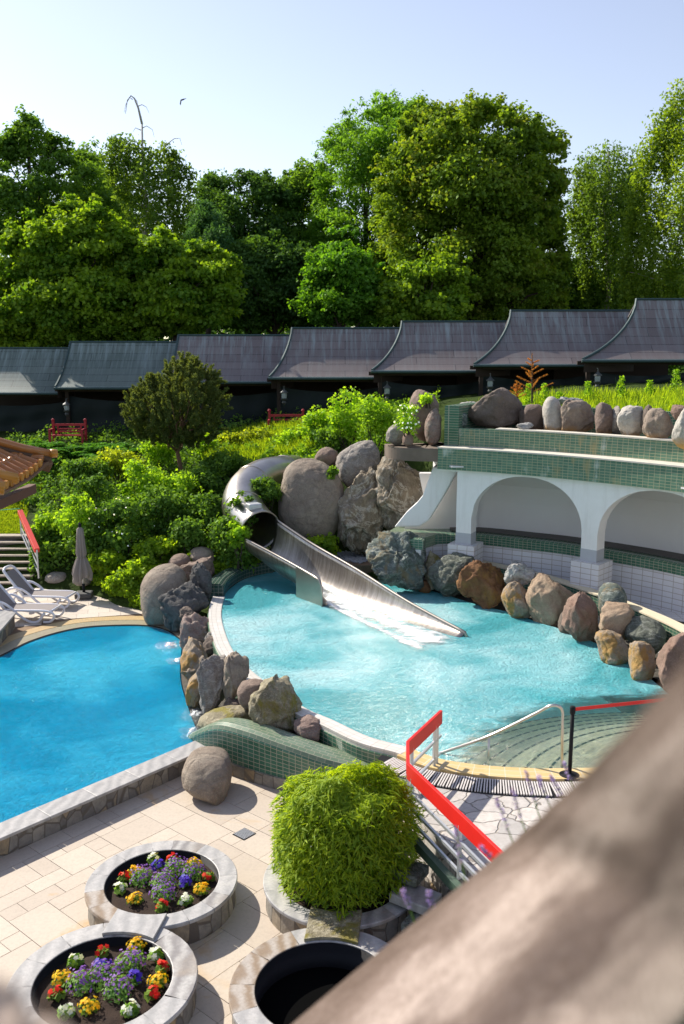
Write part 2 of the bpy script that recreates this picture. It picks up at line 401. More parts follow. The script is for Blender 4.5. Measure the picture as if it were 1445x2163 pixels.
def slabwall_mat(name, seed=0):
    """crazy-paved stone facing, each stone its own tint"""
    t = NT(name); v = t.coord('UV', (1, .55, 1), loc=(seed, 0, 0))
    b = t.n('TexVoronoi'); b.feature = 'F1'; t.i(b, Vector=v, Scale=4.2, Randomness=.8)
    a = t.n('TexVoronoi'); a.feature = 'DISTANCE_TO_EDGE'; t.i(a, Vector=v, Scale=4.2, Randomness=.8)
    sp = t.n('SeparateXYZ'); t.put(sp.inputs[0], b.outputs['Color'])
    c = t.ramp(sp.outputs[0], [(0, (.16, .145, .13)), (.35, (.25, .23, .20)), (.6, (.34, .31, .26)), (.8, (.36, .25, .12)), (1, (.45, .42, .36))])
    o = t.coord('Object'); c = t.mix(t.ramp(t.noise(o, 7, 8, .7, 1.), [(.35, 0.), (.7, .65)]), c, (.10, .09, .085))
    e = t.ramp(a.outputs['Distance'], [(.015, 0.), (.04, 1.)]); c = t.mix(e, (.13, .11, .09), c)
    return t.pbsdf(c, .8, t.bump(t.math('ADD', e, t.noise(o, 14, 5)), .6, .02))
M['ground'] = ground_mat(); M['flag'] = flag_mat()
M['paver'] = stone_paver('terrace_paver', (.52, .44, .355), (.63, .545, .44), True)
M['paver_far'] = stone_paver('lounger_terrace_paver', (.56, .48, .40), (.66, .58, .49))
M['joint'] = plain('paver_joint', (.24, .16, .10), .95, var=.3)
M['slab_grey'] = swirl_mat('grey_slab', (.30, .29, .28), (.42, .40, .38), (.52, .50, .46), 0)
M['slab_brown'] = swirl_mat('brown_slab', (.30, .22, .15), (.50, .45, .40), (.34, .20, .10), 4)
M['slab_wall'] = slabwall_mat('stone_facing'); M['slab_wall2'] = slabwall_mat('stone_facing_b', 7.3)

def water_mat(name, milk, tint, absorb, dens, bubbles=0., fr=1.0, milkcol=None, centre=None, light=None, clear=None):
    """refracting + straight-through clear water with a little milky scatter, rippled by bump"""
    t = NT(name); v = t.coord('Object', (1, 1, 1)); v2 = t.coord('Object', (.8, 1.6, 1), rot=(0, 0, .5))
    n1 = t.noise(v2, 2.2, 4, .6, .8); n2 = t.noise(v, 6., 5, .7, 1.8); n3 = t.noise(v2, 20, 3, .6, .6)
    h = t.math('ADD', t.math('MULTIPLY', n1, .55), t.math('ADD', t.math('MULTIPLY', n2, .60), t.math('MULTIPLY', n3, .22)))
    nb = t.bump(h, 1.0, .22 * fr)
    tr = t.n('BsdfTransparent'); t.put(tr.inputs[0], tint)
    rf = t.n('BsdfRefraction'); t.put(rf.inputs[0], (1, 1, 1)); rf.inputs['IOR'].default_value = 1.2; rf.inputs['Roughness'].default_value = 0; t.put(rf.inputs['Normal'], nb)
    m1 = t.n('MixShader'); m1.inputs[0].default_value = .12; t.put(m1.inputs[1], tr.outputs[0]); t.put(m1.inputs[2], rf.outputs[0])
    df = t.n('BsdfDiffuse'); t.put(df.inputs['Normal'], t.bump(h, 1.0, .24 * fr))
    patch = t.noise(v, .45, 3, .5, .5)
    if centre:   # air stirred in round the foot of the slide
        gr_ = t.n('VectorMath'); gr_.operation = 'DISTANCE'; ge = t.n('NewGeometry'); t.put(gr_.inputs[0], ge.outputs['Position']); gr_.inputs[1].default_value = centre[:3]
        patch = t.math('ADD', patch, t.ramp(t.math('DIVIDE', gr_.outputs['Value'], centre[3]), [(.2, .24), (1.1, 0.)]))
    fac = t.math('ADD', milk, t.math('MULTIPLY', t.ramp(patch, [(.46 if centre else .42, 0.), (.74 if centre else .66, 1.)]), bubbles))
    if clear:    # still, clear shallow water over the steps
        g2_ = t.n('VectorMath'); g2_.operation = 'DISTANCE'; ge2 = t.n('NewGeometry'); t.put(g2_.inputs[0], ge2.outputs['Position']); g2_.inputs[1].default_value = clear[:3]
        fac = t.math('MULTIPLY', fac, t.ramp(t.math('ADD', t.math('DIVIDE', g2_.outputs['Value'], clear[3]), t.math('MULTIPLY', n1, .2)), [(.92, .12), (1., 1.)]))
    t.put(df.inputs[0], t.mix(t.ramp(patch, [(.50, 0.), (.78, 1.)]), milkcol, light))
    m2 = t.n('MixShader'); t.put(m2.inputs[0], fac); t.put(m2.inputs[1], m1.outputs[0]); t.put(m2.inputs[2], df.outputs[0])
    gl = t.n('BsdfGlossy'); gl.inputs['Roughness'].default_value = .06; t.put(gl.inputs['Normal'], nb)
    fs = t.n('Fresnel'); fs.inputs[0].default_value = 1.22; t.put(fs.inputs['Normal'], nb)
    m3 = t.n('MixShader'); t.put(m3.inputs[0], fs.outputs[0]); t.put(m3.inputs[1], m2.outputs[0]); t.put(m3.inputs[2], gl.outputs[0])
    t.t.links.new(m3.outputs[0], t.out.inputs[0])
    va = t.n('VolumeAbsorption'); t.put(va.inputs[0], absorb); va.inputs['Density'].default_value = dens
    t.t.links.new(va.outputs[0], t.out.inputs['Volume']); return t.m
M['water_up'] = water_mat('upper_pool_water', .50, (.99, 1, 1), (.10, .90, .97), .08, .40, milkcol=(.19, .88, .98), light=(.60, .96, .99), fr=.8, clear=(6.45, 12.75, 1.0, 5.6), centre=(-.3, 21.0, 1.0, 5.2))
M['water_low'] = water_mat('lower_pool_water', .52, (.90, 1, 1), (.03, .66, .95), .20, .25, fr=.8, milkcol=(.0, .56, .96), light=(.08, .68, .97), centre=(-5.4, 22.0, .35, 2.6))

# ================================================================ GROUND AND HILL
ZT = .0; ZR = .36; ZL = .36; ZU = 1.0
rimL_px = [(560, 1212), (520, 1222), (490, 1240), (472, 1262), (464, 1300), (474, 1344), (494, 1384), (540, 1430), (634, 1495), (700, 1525), (777, 1561), (855, 1582), (916, 1605), (988, 1618), (1061, 1625), (1148, 1629)]
rimL = [G(x, y, 1.0)[:2] for x, y in rimL_px]
rimR_px = [(818, 1236), (906, 1254), (988, 1280), (1061, 1298), (1117, 1318), (1184, 1339), (1262, 1375), (1329, 1422), (1400, 1480)]
rimR = [G(x, y, 1.0)[:2] for x, y in rimR_px]
backR = [(1.3, 26.3), (.5, 27.6), (-.9, 28.2), (-2.0, 28.0)]        # far edge behind the slide
farR = [(6.5, 16.0), (6.6, 14.6), (5.8, 14.2)]
rimLs = spline(rimL, 6); rimRs = spline(rimR, 6)
pool_up = rimLs + spline(farR[::-1], 3) + offset(rimRs, .3)[::-1] + [backR[0]] + spline(backR[1:], 4)
cope_px = [(897, 1168), (997, 1187), (1130, 1217), (1210, 1241), (1333, 1286), (1445, 1338)]
cope = spline([(1.6, 27.9)] + [G(x, y, 1.7)[:2] for x, y in cope_px] + [(7.75, 17.5), (7.4, 15.5)], 6)
far_px = [(0, 1385), (60, 1355), (130, 1333), (200, 1322), (300, 1320), (350, 1330), (385, 1352)]
farL = [(-10.8, 15.0), (-9.6, 19.0)] + [G(x, y, ZL)[:2] for x, y in far_px]
rightL = [G(x, y, ZL)[:2] for x, y in [(380, 1400), (382, 1440), (400, 1500), (415, 1545), (397, 1575)]]
wallA = G(-260, 1850, ZL)[:2]; wallB = G(395, 1573, ZL)[:2]
pool_low = [wallA, (-10.8, 10.5)] + spline(farL, 5) + spline(rightL, 4)
tA = np.array([0.634, .773]); wd = (np.array(wallB) - np.array(wallA)); wd /= np.linalg.norm(wd); wn = np.array([wd[1], -wd[0]])   # towards the terrace

# hill heights surveyed at points, linear radial interpolation between them
CP = np.array([(-9, 25, -.1), (-7, 25, 0), (-12, 22, -.1), (-14, 26, .1), (-8.5, 27.7, .25), (-7.3, 26.9, .3), (-6.3, 25.9, .3), (-5.7, 25.4, .3), (-5, 24.6, .1), (-10, 28.2, .3), (-12, 28.3, .3),
    (-4.5, 26.4, .9), (-3.9, 27.3, 1.2), (-3.6, 28.3, 1.55), (-2.5, 29.2, 1.8), (-1.5, 29.2, 1.5), (0, 29.2, 1.3), (1.0, 28.8, 1.25), (2, 28.5, 1.25), (.2, 30.5, 2.0), (-1.2, 30.5, 2.4),
    (-10.5, 30.1, 1.62), (-13, 30.2, 1.62), (-11, 33, 2.0), (-14, 36, 2.6), (-8.5, 30, 1.5), (-6.2, 35, 2.97), (-9, 34, 2.6), (-6, 30, 1.9), (-4, 31, 2.4), (-2, 32, 3.1), (0, 32, 3.6), (2, 31, 4.6),
    (3.2, 29, 5.4), (3, 33, 5.2), (6, 30, 6.15), (10, 31, 6.3), (0, 36, 4.6), (-3, 38, 4.45), (-6, 40, 4.1), (-12, 40, 3.9), (5, 38, 6.0), (10, 38, 6.5), (16, 38, 6.8), (-20, 40, 3.9),
    (-8.5, 28.5, .75), (-7.0, 27.6, .8), (-6.0, 26.7, .85), (-5.3, 26.2, .8), (-20, 30, 1.8), (-20, 24, .3), (14, 24, 6.2), (16, 30, 6.3), (-8, 21, -.2), (11, 24.5, 6.2), (-25, 60, 4), (0, 60, 4.6), (25, 60, 6), (40, 30, 6), (-45, 40, 4), (0, 100, 4.5), (-60, 100, 4.), (60, 100, 5.5), (-60, 0, 0), (60, 0, 4), (20, 12, 5)], float)
def _rbf():
    P = CP[:, :2]; K = np.linalg.norm(P[:, None] - P[None], axis=2); n = len(P); Z = np.zeros((n + 1, n + 1))
    Z[:n, :n] = K; Z[n, :n] = 1; Z[:n, n] = 1
    return np.linalg.solve(Z, np.r_[CP[:, 2], 0])
RW = _rbf()
def hz(x, y):
    x = np.atleast_1d(np.asarray(x, float)); y = np.atleast_1d(np.asarray(y, float)); out = np.empty(len(x))
    for s in range(0, len(x), 20000):
        q = np.stack([x[s:s + 20000], y[s:s + 20000]], 1); out[s:s + 20000] = np.linalg.norm(q[:, None] - CP[None, :, :2], axis=2) @ RW[:-1] + RW[-1]
    out = np.clip(out, -.4, 7.) + .06 * np.sin(x * 1.9 + y) * np.sin(y * 1.3 - x * .7)
    far = np.clip((np.hypot(x, y - 30) - 70) / 60, 0, 1); return out * (1 - far) + 4.3 * far
def hz1(x, y): return float(hz([x], [y])[0])
xs = np.r_[[-3000, -1200, -500, -250, -120, -70, -45, -30, -22], np.arange(-17, 14.01, .25), [16, 19, 24, 32, 45, 70, 120, 250, 500, 1200, 3000]]
ys = np.r_[[-3000, -800, -200, -60, -20, 0, 4], np.arange(7, 43.01, .25), [45, 48, 52, 58, 66, 80, 100, 130, 200, 400, 900, 3000]]
X, Y = np.meshgrid(xs, ys); x = X.ravel(); y = Y.ravel(); z = hz(x, y)
band_px = [(925, 990), (1068, 1000), (1230, 1015), (1445, 1040)]
bandF = spline([G(a, b, 4.57)[:2] for a, b in band_px] + [(9.6, 19.6), (10.4, 17.5)], 8)
arc_zone = [(1.3, 26.3)] + rimRs + [(6.6, 15.2), (10.5, 15), (13.2, 17.5)] + offset(bandF, 2.75)[::-1] + [(2.3, 28.3)]
near = y < 14; z[y < 22.5] = np.minimum(z[y < 22.5], -1.6)
for poly in (pool_up, pool_low, arc_zone): z[inpoly(x, y, poly)] = -1.8
nx = len(xs); I = np.arange((len(ys) - 1) * nx).reshape(-1, nx)[:, :-1].ravel()
g = meshobj('ground', np.c_[x, y, z], np.stack([I, I + 1, I + nx + 1, I + nx], 1), M['ground'], smooth=True, loc=(0, 0, 0)); struct(g)

# ================================================================ TERRACES
def roman(poly, z, th, ang, cell, mat, name, seed, keepout=None, joint=.008, jmat=None, slabpoly=None):
    r = random.Random(seed); ca, sa = math.cos(ang), math.sin(ang)
    P = np.array([p[:2] for p in poly]); Q = P @ np.array([[ca, -sa], [sa, ca]]); lo = Q.min(0); n = np.ceil((Q.max(0) - lo) / cell).astype(int) + 2
    used = np.zeros(n, bool); mb = MB()
    for i in range(n[0]):
        for j in range(n[1]):
            if used[i, j]: continue
            for a, b in r.sample([(3, 2), (2, 2), (2, 1), (1, 1), (2, 3), (1, 2)], 6) + [(1, 1)]:
                if i + a <= n[0] and j + b <= n[1] and not used[i:i + a, j:j + b].any(): break
            used[i:i + a, j:j + b] = True
            u0, v0 = lo + np.array([i, j]) * cell; u1, v1 = u0 + a * cell, v0 + b * cell; c = [(u0, v0), (u1, v0), (u1, v1), (u0, v1)]
            W = [(ca * u - sa * v, sa * u + ca * v) for u, v in c]
            k = inpoly([w_[0] for w_ in W], [w_[1] for w_ in W], poly)
            if not k.any(): continue
            if keepout is not None and any(inpoly([w_[0] for w_ in W], [w_[1] for w_ in W], kp).all() for kp in keepout): continue
            g_ = joint / 2; c = [(u0 + g_, v0 + g_), (u1 - g_, v0 + g_), (u1 - g_, v1 - g_), (u0 + g_, v1 - g_)]
            W = [(ca * u - sa * v, sa * u + ca * v) for u, v in c]; zz = z + r.uniform(-.0015, .0015); t = r.random()
            if not inpoly([w_[0] for w_ in W], [w_[1] for w_ in W], poly).all():
                W = clip(W, poly)
                if len(W) < 3: continue
            m = len(W); V = [(x_, y_, zz) for x_, y_ in W] + [(x_, y_, z - th) for x_, y_ in W]
            mb.add(V, [tuple(range(m))] + [(i_ + m, (i_ + 1) % m + m, (i_ + 1) % m, i_) for i_ in range(m)], [[(t, .5)] * m] + [[(t, .5)] * 4] * m)
    o = mb.build(name, mat); struct(o); return o
def clip(sub, poly):
    """Sutherland-Hodgman of a convex tile against a convex ccw polygon"""
    out = list(sub); n = len(poly)
    for i in range(n):
        a = poly[i]; b = poly[(i + 1) % n]; inp = out; out = []
        f = lambda p: (b[0] - a[0]) * (p[1] - a[1]) - (b[1] - a[1]) * (p[0] - a[0])
        for k in range(len(inp)):
            p, q = inp[k], inp[(k + 1) % len(inp)]; fp, fq = f(p), f(q)
            if fp >= 0: out.append(p)
            if fp * fq < 0: t = fp / (fp - fq); out.append((p[0] + t * (q[0] - p[0]), p[1] + t * (q[1] - p[1])))
        if not out: return []
    return out
wo = np.array(wallB) + wn * .36; wo2 = np.array(wallA) + wn * .36
terr = ccw([tuple(wo2 - wn * .1 - wd * 2), tuple(wo - wn * .1 + wd * .7), (-1.5, 15.8), (1.25, 14.6), (1.55, 13.2), (2.4, 6.5), (-6.5, 6.5)])
def hull(pts):
    pts = sorted(set(pts)); cr = lambda o, a, b: (a[0] - o[0]) * (b[1] - o[1]) - (a[1] - o[1]) * (b[0] - o[0]); H = []
    for seq in (pts, pts[::-1]):
        h = []
        for p in seq:
            while len(h) > 1 and cr(h[-2], h[-1], p) <= 0: h.pop()
            h.append(p)
        H += h[:-1]
    return H
terrh = hull(terr)
struct(slab(terrh, -.4, -.012).build('terrace_joints', M['joint']))
roman(terrh, 0, .03, math.atan2(wd[1], wd[0]), .31, M['paver'], 'terrace_paving', 5)
lt = [(-14.5, 17), (-9.9, 17.0)] + spline(farL[1:], 5) + [(-3.9, 23.6), (-4.6, 25.2), (-5.6, 25.9), (-6.3, 26.4), (-7.2, 27.2), (-7.9, 28.0), (-9.3, 28.45), (-14.5, 28.5)]
b_in = spline(farL[1:], 5); ring_out = offset(b_in, .78)
lt2 = [(-14.5, 17)] + ring_out + [(-4.9, 25.2), (-5.6, 25.9), (-6.3, 26.4), (-7.2, 27.2), (-7.9, 28.0), (-9.3, 28.45), (-14.5, 28.5)]
struct(slab(ccw(lt2), -.3, ZR - .012).build('lounger_terrace_base', M['joint']))
for k_ in (0,):
    # joints stay inside a convex hull for the tiles; the coping ring covers the edge towards the pool
    t_poly = lt2
    r_ = random.Random(3); mb = MB(); ca, sa = math.cos(.25), math.sin(.25)
    for i in range(-30, 30):
        for j in range(-10, 80):
            u0, v0 = i * .62 + (j % 2) * .31, j * .42; c = [(u0, v0), (u0 + .614, v0), (u0 + .614, v0 + .414), (u0, v0 + .414)]
            W = [(ca * u - sa * v, sa * u + ca * v) for u, v in c]
            ip = inpoly([p[0] for p in W], [p[1] for p in W], t_poly)
            if ip.all() or (ip.any() and W[0][1] > 25.4 + .0 and W[0][0] < -4.7):
                t = r_.random(); mb.add([(p[0], p[1], ZR) for p in W], [(0, 1, 2, 3)], [[(t, .5)] * 4])
    struct(mb.build('lounger_terrace', M['paver_far']))
# curved sand-coloured pool edge of the lower pool: inner wet ring and outer golden ring
ym = tilemat('gold_mosaic', (.55, .37, .17), (.62, .44, .22), (.45, .36, .22), .06, .06, .4, dirt=.3)
gm = tilemat('grey_mosaic', (.34, .30, .20), (.42, .37, .26), (.28, .26, .2), .06, .06, .35, dirt=.3)
sweep(b_in, [(.0, ZR - .6), (.42, ZR - .6), (.42, ZR + .005), (.0, ZR - .005)]).build('inner_pool_edge', gm).__setitem__('kind', 'structure')
sweep(b_in, [(.42, ZR - .3), (.8, ZR - .3), (.8, ZR + .012), (.42, ZR + .012)]).build('outer_pool_edge', ym).__setitem__('kind', 'structure')
sweep(offset(b_in, -.02), [(0, ZR - .012), (.035, ZR - .012), (.035, ZR + .003), (0, ZR + .003)]).build('overflow_slot', M['black']).__setitem__('kind', 'structure')

# ================================================================ POOLS
def pool(name, poly, zf, zw, tm, wm, bandz=None):
    f = slab(ccw(poly), zf - .1, zf); struct(f.build(name + '_floor', tm))
    path = list(poly) + [poly[0]]; a = 1 if ccw(poly) is poly else -1
    w_ = sweep(path, [(0, zf), (-a * .12, zf), (-a * .12, zw - .2), (0, zw - .2)], caps=False)
    struct(w_.build(name + '_wall', tm))
    big = slab(ccw(poly), zf - .05, zw); o = big.build(name + '_water', wm); struct(o); return o
pool('upper_pool', pool_up, -.25, ZU, M['tile_aqua'], M['water_up'])
pool('lower_pool', pool_low, -.95, ZL - .03, M['tile_blue'], M['water_low'])
# coping of the upper pool: white tiles, then yellow beside the steps
i_y = next(i for i, p in enumerate(rimLs) if p[0] > 1.15)
i0 = next(i for i, p in enumerate(rimLs) if p[1] < 25.0)
struct(sweep(rimLs[i0:i_y + 1], [(.04, ZU - .15), (-.29, ZU - .15), (-.29, ZU + .045), (.04, ZU + .03)]).build('white_coping', M['tile_cope']))
yel = rimLs[i_y:] + [(4.3, 14.15), (5.2, 14.2)]
struct(sweep(yel, [(.04, ZU - .15), (-.36, ZU - .15), (-.36, ZU + .04), (.04, ZU + .03)]).build('yellow_coping', M['tile_yellow']))
ow = offset(rimLs[i0:i_y + 4], -.34)
tw = sweep(ow, [(.3, -.3), (.015, -.3), (.015, ZU - .04), (.3, ZU - .04)]).build('pool_rim_wall', M['tile_green'])
tag(tw, 'green tiled outer wall of the raised slide pool below its white coping', 'wall')
# raised rounded lip at the far left
lp = spline([(-2.2, 27.75), (-2.5, 27.6), (-3.02, 27.0), (-3.33, 26.0), (-3.42, 25.0)], 6)
def lipf(i, s): return [(.02, .7), (.02, ZU + .30), (-.10, ZU + .36), (-.42, ZU + .36), (-.54, ZU + .30), (-.54, .7)]
lo_ = sweep(lp, lipf).build('pool_lip', tilemat('dark_green_tile', (.022, .055, .045), (.04, .09, .07), (.30, .30, .26), .13, .11, .22))
tag(lo_, 'low curved dark green tiled lip at the far left rim of the slide pool', 'low wall')
# underwater steps fanned round the near right corner, dark dashed nosing on each
def dash_mat():
    t = NT('dashed_nosing'); v = t.coord('UV', (1, 1, 1)); w_ = t.n('TexBrick'); w_.offset = 0
    t.i(w_, Vector=v, Color1=(.01, .03, .02), Color2=(.02, .04, .03), Mortar=(.5, .5, .34), Scale=1., Mortar_Size=.035, Brick_Width=.22, Row_Height=.3)
    return t.pbsdf(w_.outputs[0], .5)
dm = dash_mat(); C0 = (6.45, 12.75)
for k, (r, zt) in enumerate([(3.3, .93), (3.75, .80), (4.2, .66), (4.65, .51), (5.1, .36), (5.6, .20), (6.1, .04)]):
    arc = [(C0[0] + r * math.cos(q), C0[1] + r * math.sin(q)) for q in np.linspace(R(185), R(65), 50)]
    inner = [p for p in arc if inpoly([p[0]], [p[1]], offset(pool_up, 0))[0]]
    if len(inner) < 4: continue
    mb = MB(); V = [(p[0], p[1], zt) for p in inner] + [(C0[0] + (p[0] - C0[0]) * (r - .9) / r, C0[1] + (p[1] - C0[1]) * (r - .9) / r, zt) for p in inner] + [(p[0], p[1], zt - .6) for p in inner]
    n_ = len(inner); F = []; uv = []
    for i in range(n_ - 1):
        s0, s1 = i * r * .043, (i + 1) * r * .043
        F += [(i + 1, i, n_ + i, n_ + i + 1), (i, i + 1, 2 * n_ + i + 1, 2 * n_ + i)]; uv += [[(s1, 0), (s0, 0), (s0, .9), (s1, .9)], [(s0, 0), (s1, 0), (s1, .6), (s0, .6)]]
    mb.add(V, F, uv); struct(mb.build('pool_step', M['tile_sand']))
    sweep([p for p in inner], [(-.01, zt - .03), (.03, zt - .03), (.03, zt + .006), (-.01, zt + .006)]).build('step_nosing', dm).__setitem__('kind', 'structure')

# wall between terrace and lower pool
lw = empty('lower_pool_wall', (wallB[0], wallB[1], 0)); tag(lw, 'low stone wall with broad grey slab top along the near edge of the blue pool', 'wall')
pw = [tuple(np.array(wallA) - wd * 1.0), tuple(np.array(wallB) + wd * .35)]; pw = [tuple(np.array(pw[0]) + (np.array(pw[1]) - np.array(pw[0])) * k / 8) for k in range(9)]
sweep(pw, [(-.0, -.2), (-.37, -.2), (-.37, ZR - .055), (-.0, ZR - .055)]).build('stone_facing', M['slab_wall'], lw)
for k in range(8):
    a, b = np.array(pw[k]), np.array(pw[k + 1]) - wd * .006
    sweep([tuple(a), tuple(b)], [(.03, ZR - .053), (-.42, ZR - .053), (-.42, ZR), (.03, ZR)]).build('coping_slab', swirl_mat('wall_slab', (.36, .35, .34), (.50, .48, .46), (.60, .57, .53), k * 1.7), lw, bevel=.008)

# green tiled wave wall between the terrace and the rock basin
wv_path = spline([(-3.12, 16.95), (-2.55, 16.35), (-1.9, 15.85), (-1.15, 15.4), (-.3, 15.02), (.5, 14.75), (1.1, 14.35)], 8)
wv_h = spline([(0, .36), (.9, .86), (1.7, .95), (2.6, .88), (3.5, .76), (4.4, .68), (5.6, .66)], 8)
def wave(i, s):
    h = float(np.interp(s, [p[0] for p in wv_h], [p[1] for p in wv_h])); wth = .30 + .12 * min(1, s / 2)
    return [(0, .24), (0, h - .10), (.05, h - .02), (.14, h + .02), (wth, h + .03), (wth + .08, h), (wth + .1, h - .1), (wth + .1, -.3), (.1, -.3), (.1, .24)]
ww = empty('wave_wall', (-1.9, 15.85, 0)); tag(ww, 'curving green tiled wall with humped rounded top behind the terrace boulder', 'wall')
sweep(wv_path, wave).build('tiled_body', M['tile_green'], ww)
def wavecap(i, s):
    h = float(np.interp(s, [p[0] for p in wv_h], [p[1] for p in wv_h])); wth = .30 + .12 * min(1, s / 2)
    return [(.012, h - .07), (.045, h - .005), (.14, h + .03), (wth, h + .04), (wth + .085, h + .01), (wth + .112, h - .08), (wth + .09, h - .12), (.03, h - .12)]
sweep(wv_path, wavecap).build('tiled_cap', M['tile_green_cap'], ww)
sweep(wv_path, [(-.03, -.1), (-.03, .24), (.12, .24), (.12, -.1)]).build('stone_plinth', M['slab_wall2'], ww)
bas = [p for p in offset(wv_path, .3)] + [p for p in ow[::-1]]
struct(slab(hull([(round(p[0], 3), round(p[1], 3)) for p in bas] ), -.5, .05).build('rock_basin_floor', M['ledge']))

# landing with flagstones at pool level
land = [(1.13, 14.35), (1.05, 13.3), (1.25, 12.6), (2.05, 10.2), (3.0, 6.5), (12, 6.5), (12, 14.2), (5.5, 14.05)] + offset(yel, -.3)[::-1]
struct(slab(ccw(land), -.4, ZU - .01).build('landing', M['flag']))

# ================================================================ ARCADE
ar = empty('arcade', (3.4, 25.2, 2.4)); tag(ar, 'white arched grotto with green tiled parapets beyond the rocks on the right', 'building')
def up_to(path, x_): return path
# lower green parapet and its pale ledge
sweep(bandF, [(-.05, 4.57), (-.05, 5.17), (.55, 5.17), (.55, 4.57)]).build('lower_parapet', M['tile_green_worn'], ar)
pale = plain('limed_ledge', (.60, .56, .48), .8, var=.25, scale=3)
sweep(bandF, [(-.08, 5.172), (-.08, 5.21), (.55, 5.21), (.55, 5.172)]).build('parapet_ledge', pale, ar)
up = offset(bandF, .5)
sweep(up, [(0, 5.0), (.03, 5.72), (.32, 5.72), (.32, 5.0)]).build('upper_parapet', M['tile_green_worn'], ar)
sweep(up[6:], [(-.02, 5.722), (-.02, 5.76), (.35, 5.76), (.35, 5.722)]).build('upper_ledge', pale, ar)
sweep(up, [(.3, 5.3), (1.8, 5.3), (1.8, 5.55), (.3, 5.55)]).build('rock_channel', M['concrete'], ar)
bk = offset(bandF, 2.25)
sweep(bk, [(0, 5.0), (0, 6.32), (.3, 6.32), (.3, 5.0)]).build('rear_wall', M['tile_green'], ar)
# end block left of the upper channel
e0 = np.array(up[0]); tn = np.array(up[1]) - e0; tn = tn / np.linalg.norm(tn); nn = np.array([-tn[1], tn[0]])
pq = [e0 + tn * -.02 + nn * -.02, e0 + tn * .42 + nn * -.02, e0 + tn * .42 + nn * 1.95, e0 + tn * -.02 + nn * 1.95]
slab(ccw([tuple(p) for p in pq]), 5.2, 6.36).build('end_block', M['tile_green'], ar)
# arched wall
p1x, p2x, p3x = G(981, 1153, 2.4)[0], G(1241, 1184, 2.4)[0], 9.15
aw = offset(bandF, .12); fin = []
for i in range(len(aw) - 1):
    for k in range(6): fin.append(tuple(np.array(aw[i]) + (np.array(aw[i + 1]) - np.array(aw[i])) * k / 6))
Sx = np.r_[0, np.cumsum([math.dist(fin[i], fin[i + 1]) for i in range(len(fin) - 1)])]; fx = np.array([p[0] for p in fin])
s1, s2, s3 = [float(np.interp(a, fx, Sx)) for a in (p1x, p2x, p3x)]; hw = .23
opens = [(-2.5, s1 - hw, True), (s1 + hw, s2 - hw, False), (s2 + hw, s3 - hw, False), (s3 + hw, s3 + 3.0, False)]
def under(s):
    for a, b, half in opens:
        if a <= s <= b:
            if half: return 4.5
            c, r = (a + b) / 2, (b - a) / 2; q = min(1, abs(s - c) / r); return 3.15 + (4.50 - 3.15) * math.sqrt(max(0, 1 - q ** 2.2))
    return 2.4
ss = sorted(set([round(v_, 4) for v_ in np.r_[np.linspace(0, Sx[-1] - .1, 150), [s1 - hw - .0005, s1 - hw + .001, s1 + hw - .001, s1 + hw + .0005, s2 - hw - .0005, s2 - hw + .001, s2 + hw - .001, s2 + hw + .0005, s3 - hw, s3 + hw]] if v_ >= 0]))
ss = [s for s in ss if s < s3 + 3]
fa = np.array(fin); nf = normals2(fin)
def at_s(s, off=0): 
    px_, py_ = np.interp(s, Sx, fa[:, 0]), np.interp(s, Sx, fa[:, 1]); i = min(len(nf) - 1, int(np.searchsorted(Sx, s))); return px_ + nf[i][0] * off, py_ + nf[i][1] * off
mb = MB(); V = []; F = []
for s in ss:
    zb = under(s)
    for off, z_ in ((0, zb), (0, 4.62), (.42, 4.62), (.42, zb)): q = at_s(s, off); V.append((q[0], q[1], z_))
for i in range(len(ss) - 1):
    b = 4 * i
    for k in range(4): k2 = (k + 1) % 4; F.append((b + k, b + 4 + k, b + 4 + k2, b + k2))
mb.add(V, F); mb.build('arched_wall', M['white'], ar)
for s in (s1, s2, s3):
    c = at_s(s, .21); t_ = np.array(at_s(s + .1)) - np.array(at_s(s - .1)); an = math.atan2(t_[1], t_[0])
    MB().box((c[0], c[1], 2.555), (hw * 2 + .012, .432, .33), an).build('pillar_foot', M['grey_paint'], ar)
    MB().box((c[0], c[1], 1.79), (.82, .80, 1.2), an).build('pillar_block', M['tile_white'], ar, bevel=.01)
# bench: green tiled front, white tiled wall under it, floor, back wall and vault
bf_px = [(1000, 1130), (1100, 1140), (1222, 1155), (1445, 1195)]
bench = spline([G(893, 1142, 2.5)[:2], G(902, 1134, 2.5)[:2], G(925, 1130, 2.5)[:2]] + [G(x_, y_, 2.5)[:2] for x_, y_ in bf_px] + [(9.9, 19.8), (10.3, 17)], 8)
sweep(bench, [(0, 2.22), (-.02, 2.48), (.06, 2.52), (.75, 2.52), (.75, 2.22)]).build('bench_edge', M['tile_green'], ar)
sweep(bench, [(.05, 1.1), (.05, 2.22), (.5, 2.22), (.5, 1.1)]).build('bench_wall', M['tile_white'], ar)
slab(ccw([G(800, 1136, 2.5)[:2], G(850, 1106, 2.5)[:2], G(990, 1110, 2.5)[:2], G(1000, 1127, 2.5)[:2], G(925, 1129, 2.5)[:2], G(895, 1137, 2.5)[:2]]), 2.2, 2.515).build('bench_end', M['tile_green_cap'], ar)
sweep(bench[20:], [(.35, 2.53), (.35, 2.56), (1.6, 2.56), (1.6, 2.53)]).build('bench_top', plain('dark_stone', (.09, .08, .075), .7, var=.3), ar)
bwall = bench[17:]
def vault(i, s): return [(.95, 2.5), (1.0, 3.4), (1.0, 3.9), (.8, 4.3), (.3, 4.62), (-1.0, 4.66), (-1.0, 4.7), (1.1, 4.7), (1.12, 2.5)]
sweep(bwall, vault).build('back_wall', M['grey_plaster'], ar, smooth=False)
fl = ccw(offset(cope, 0)[3:] + offset(bench, .1)[8:][::-1])
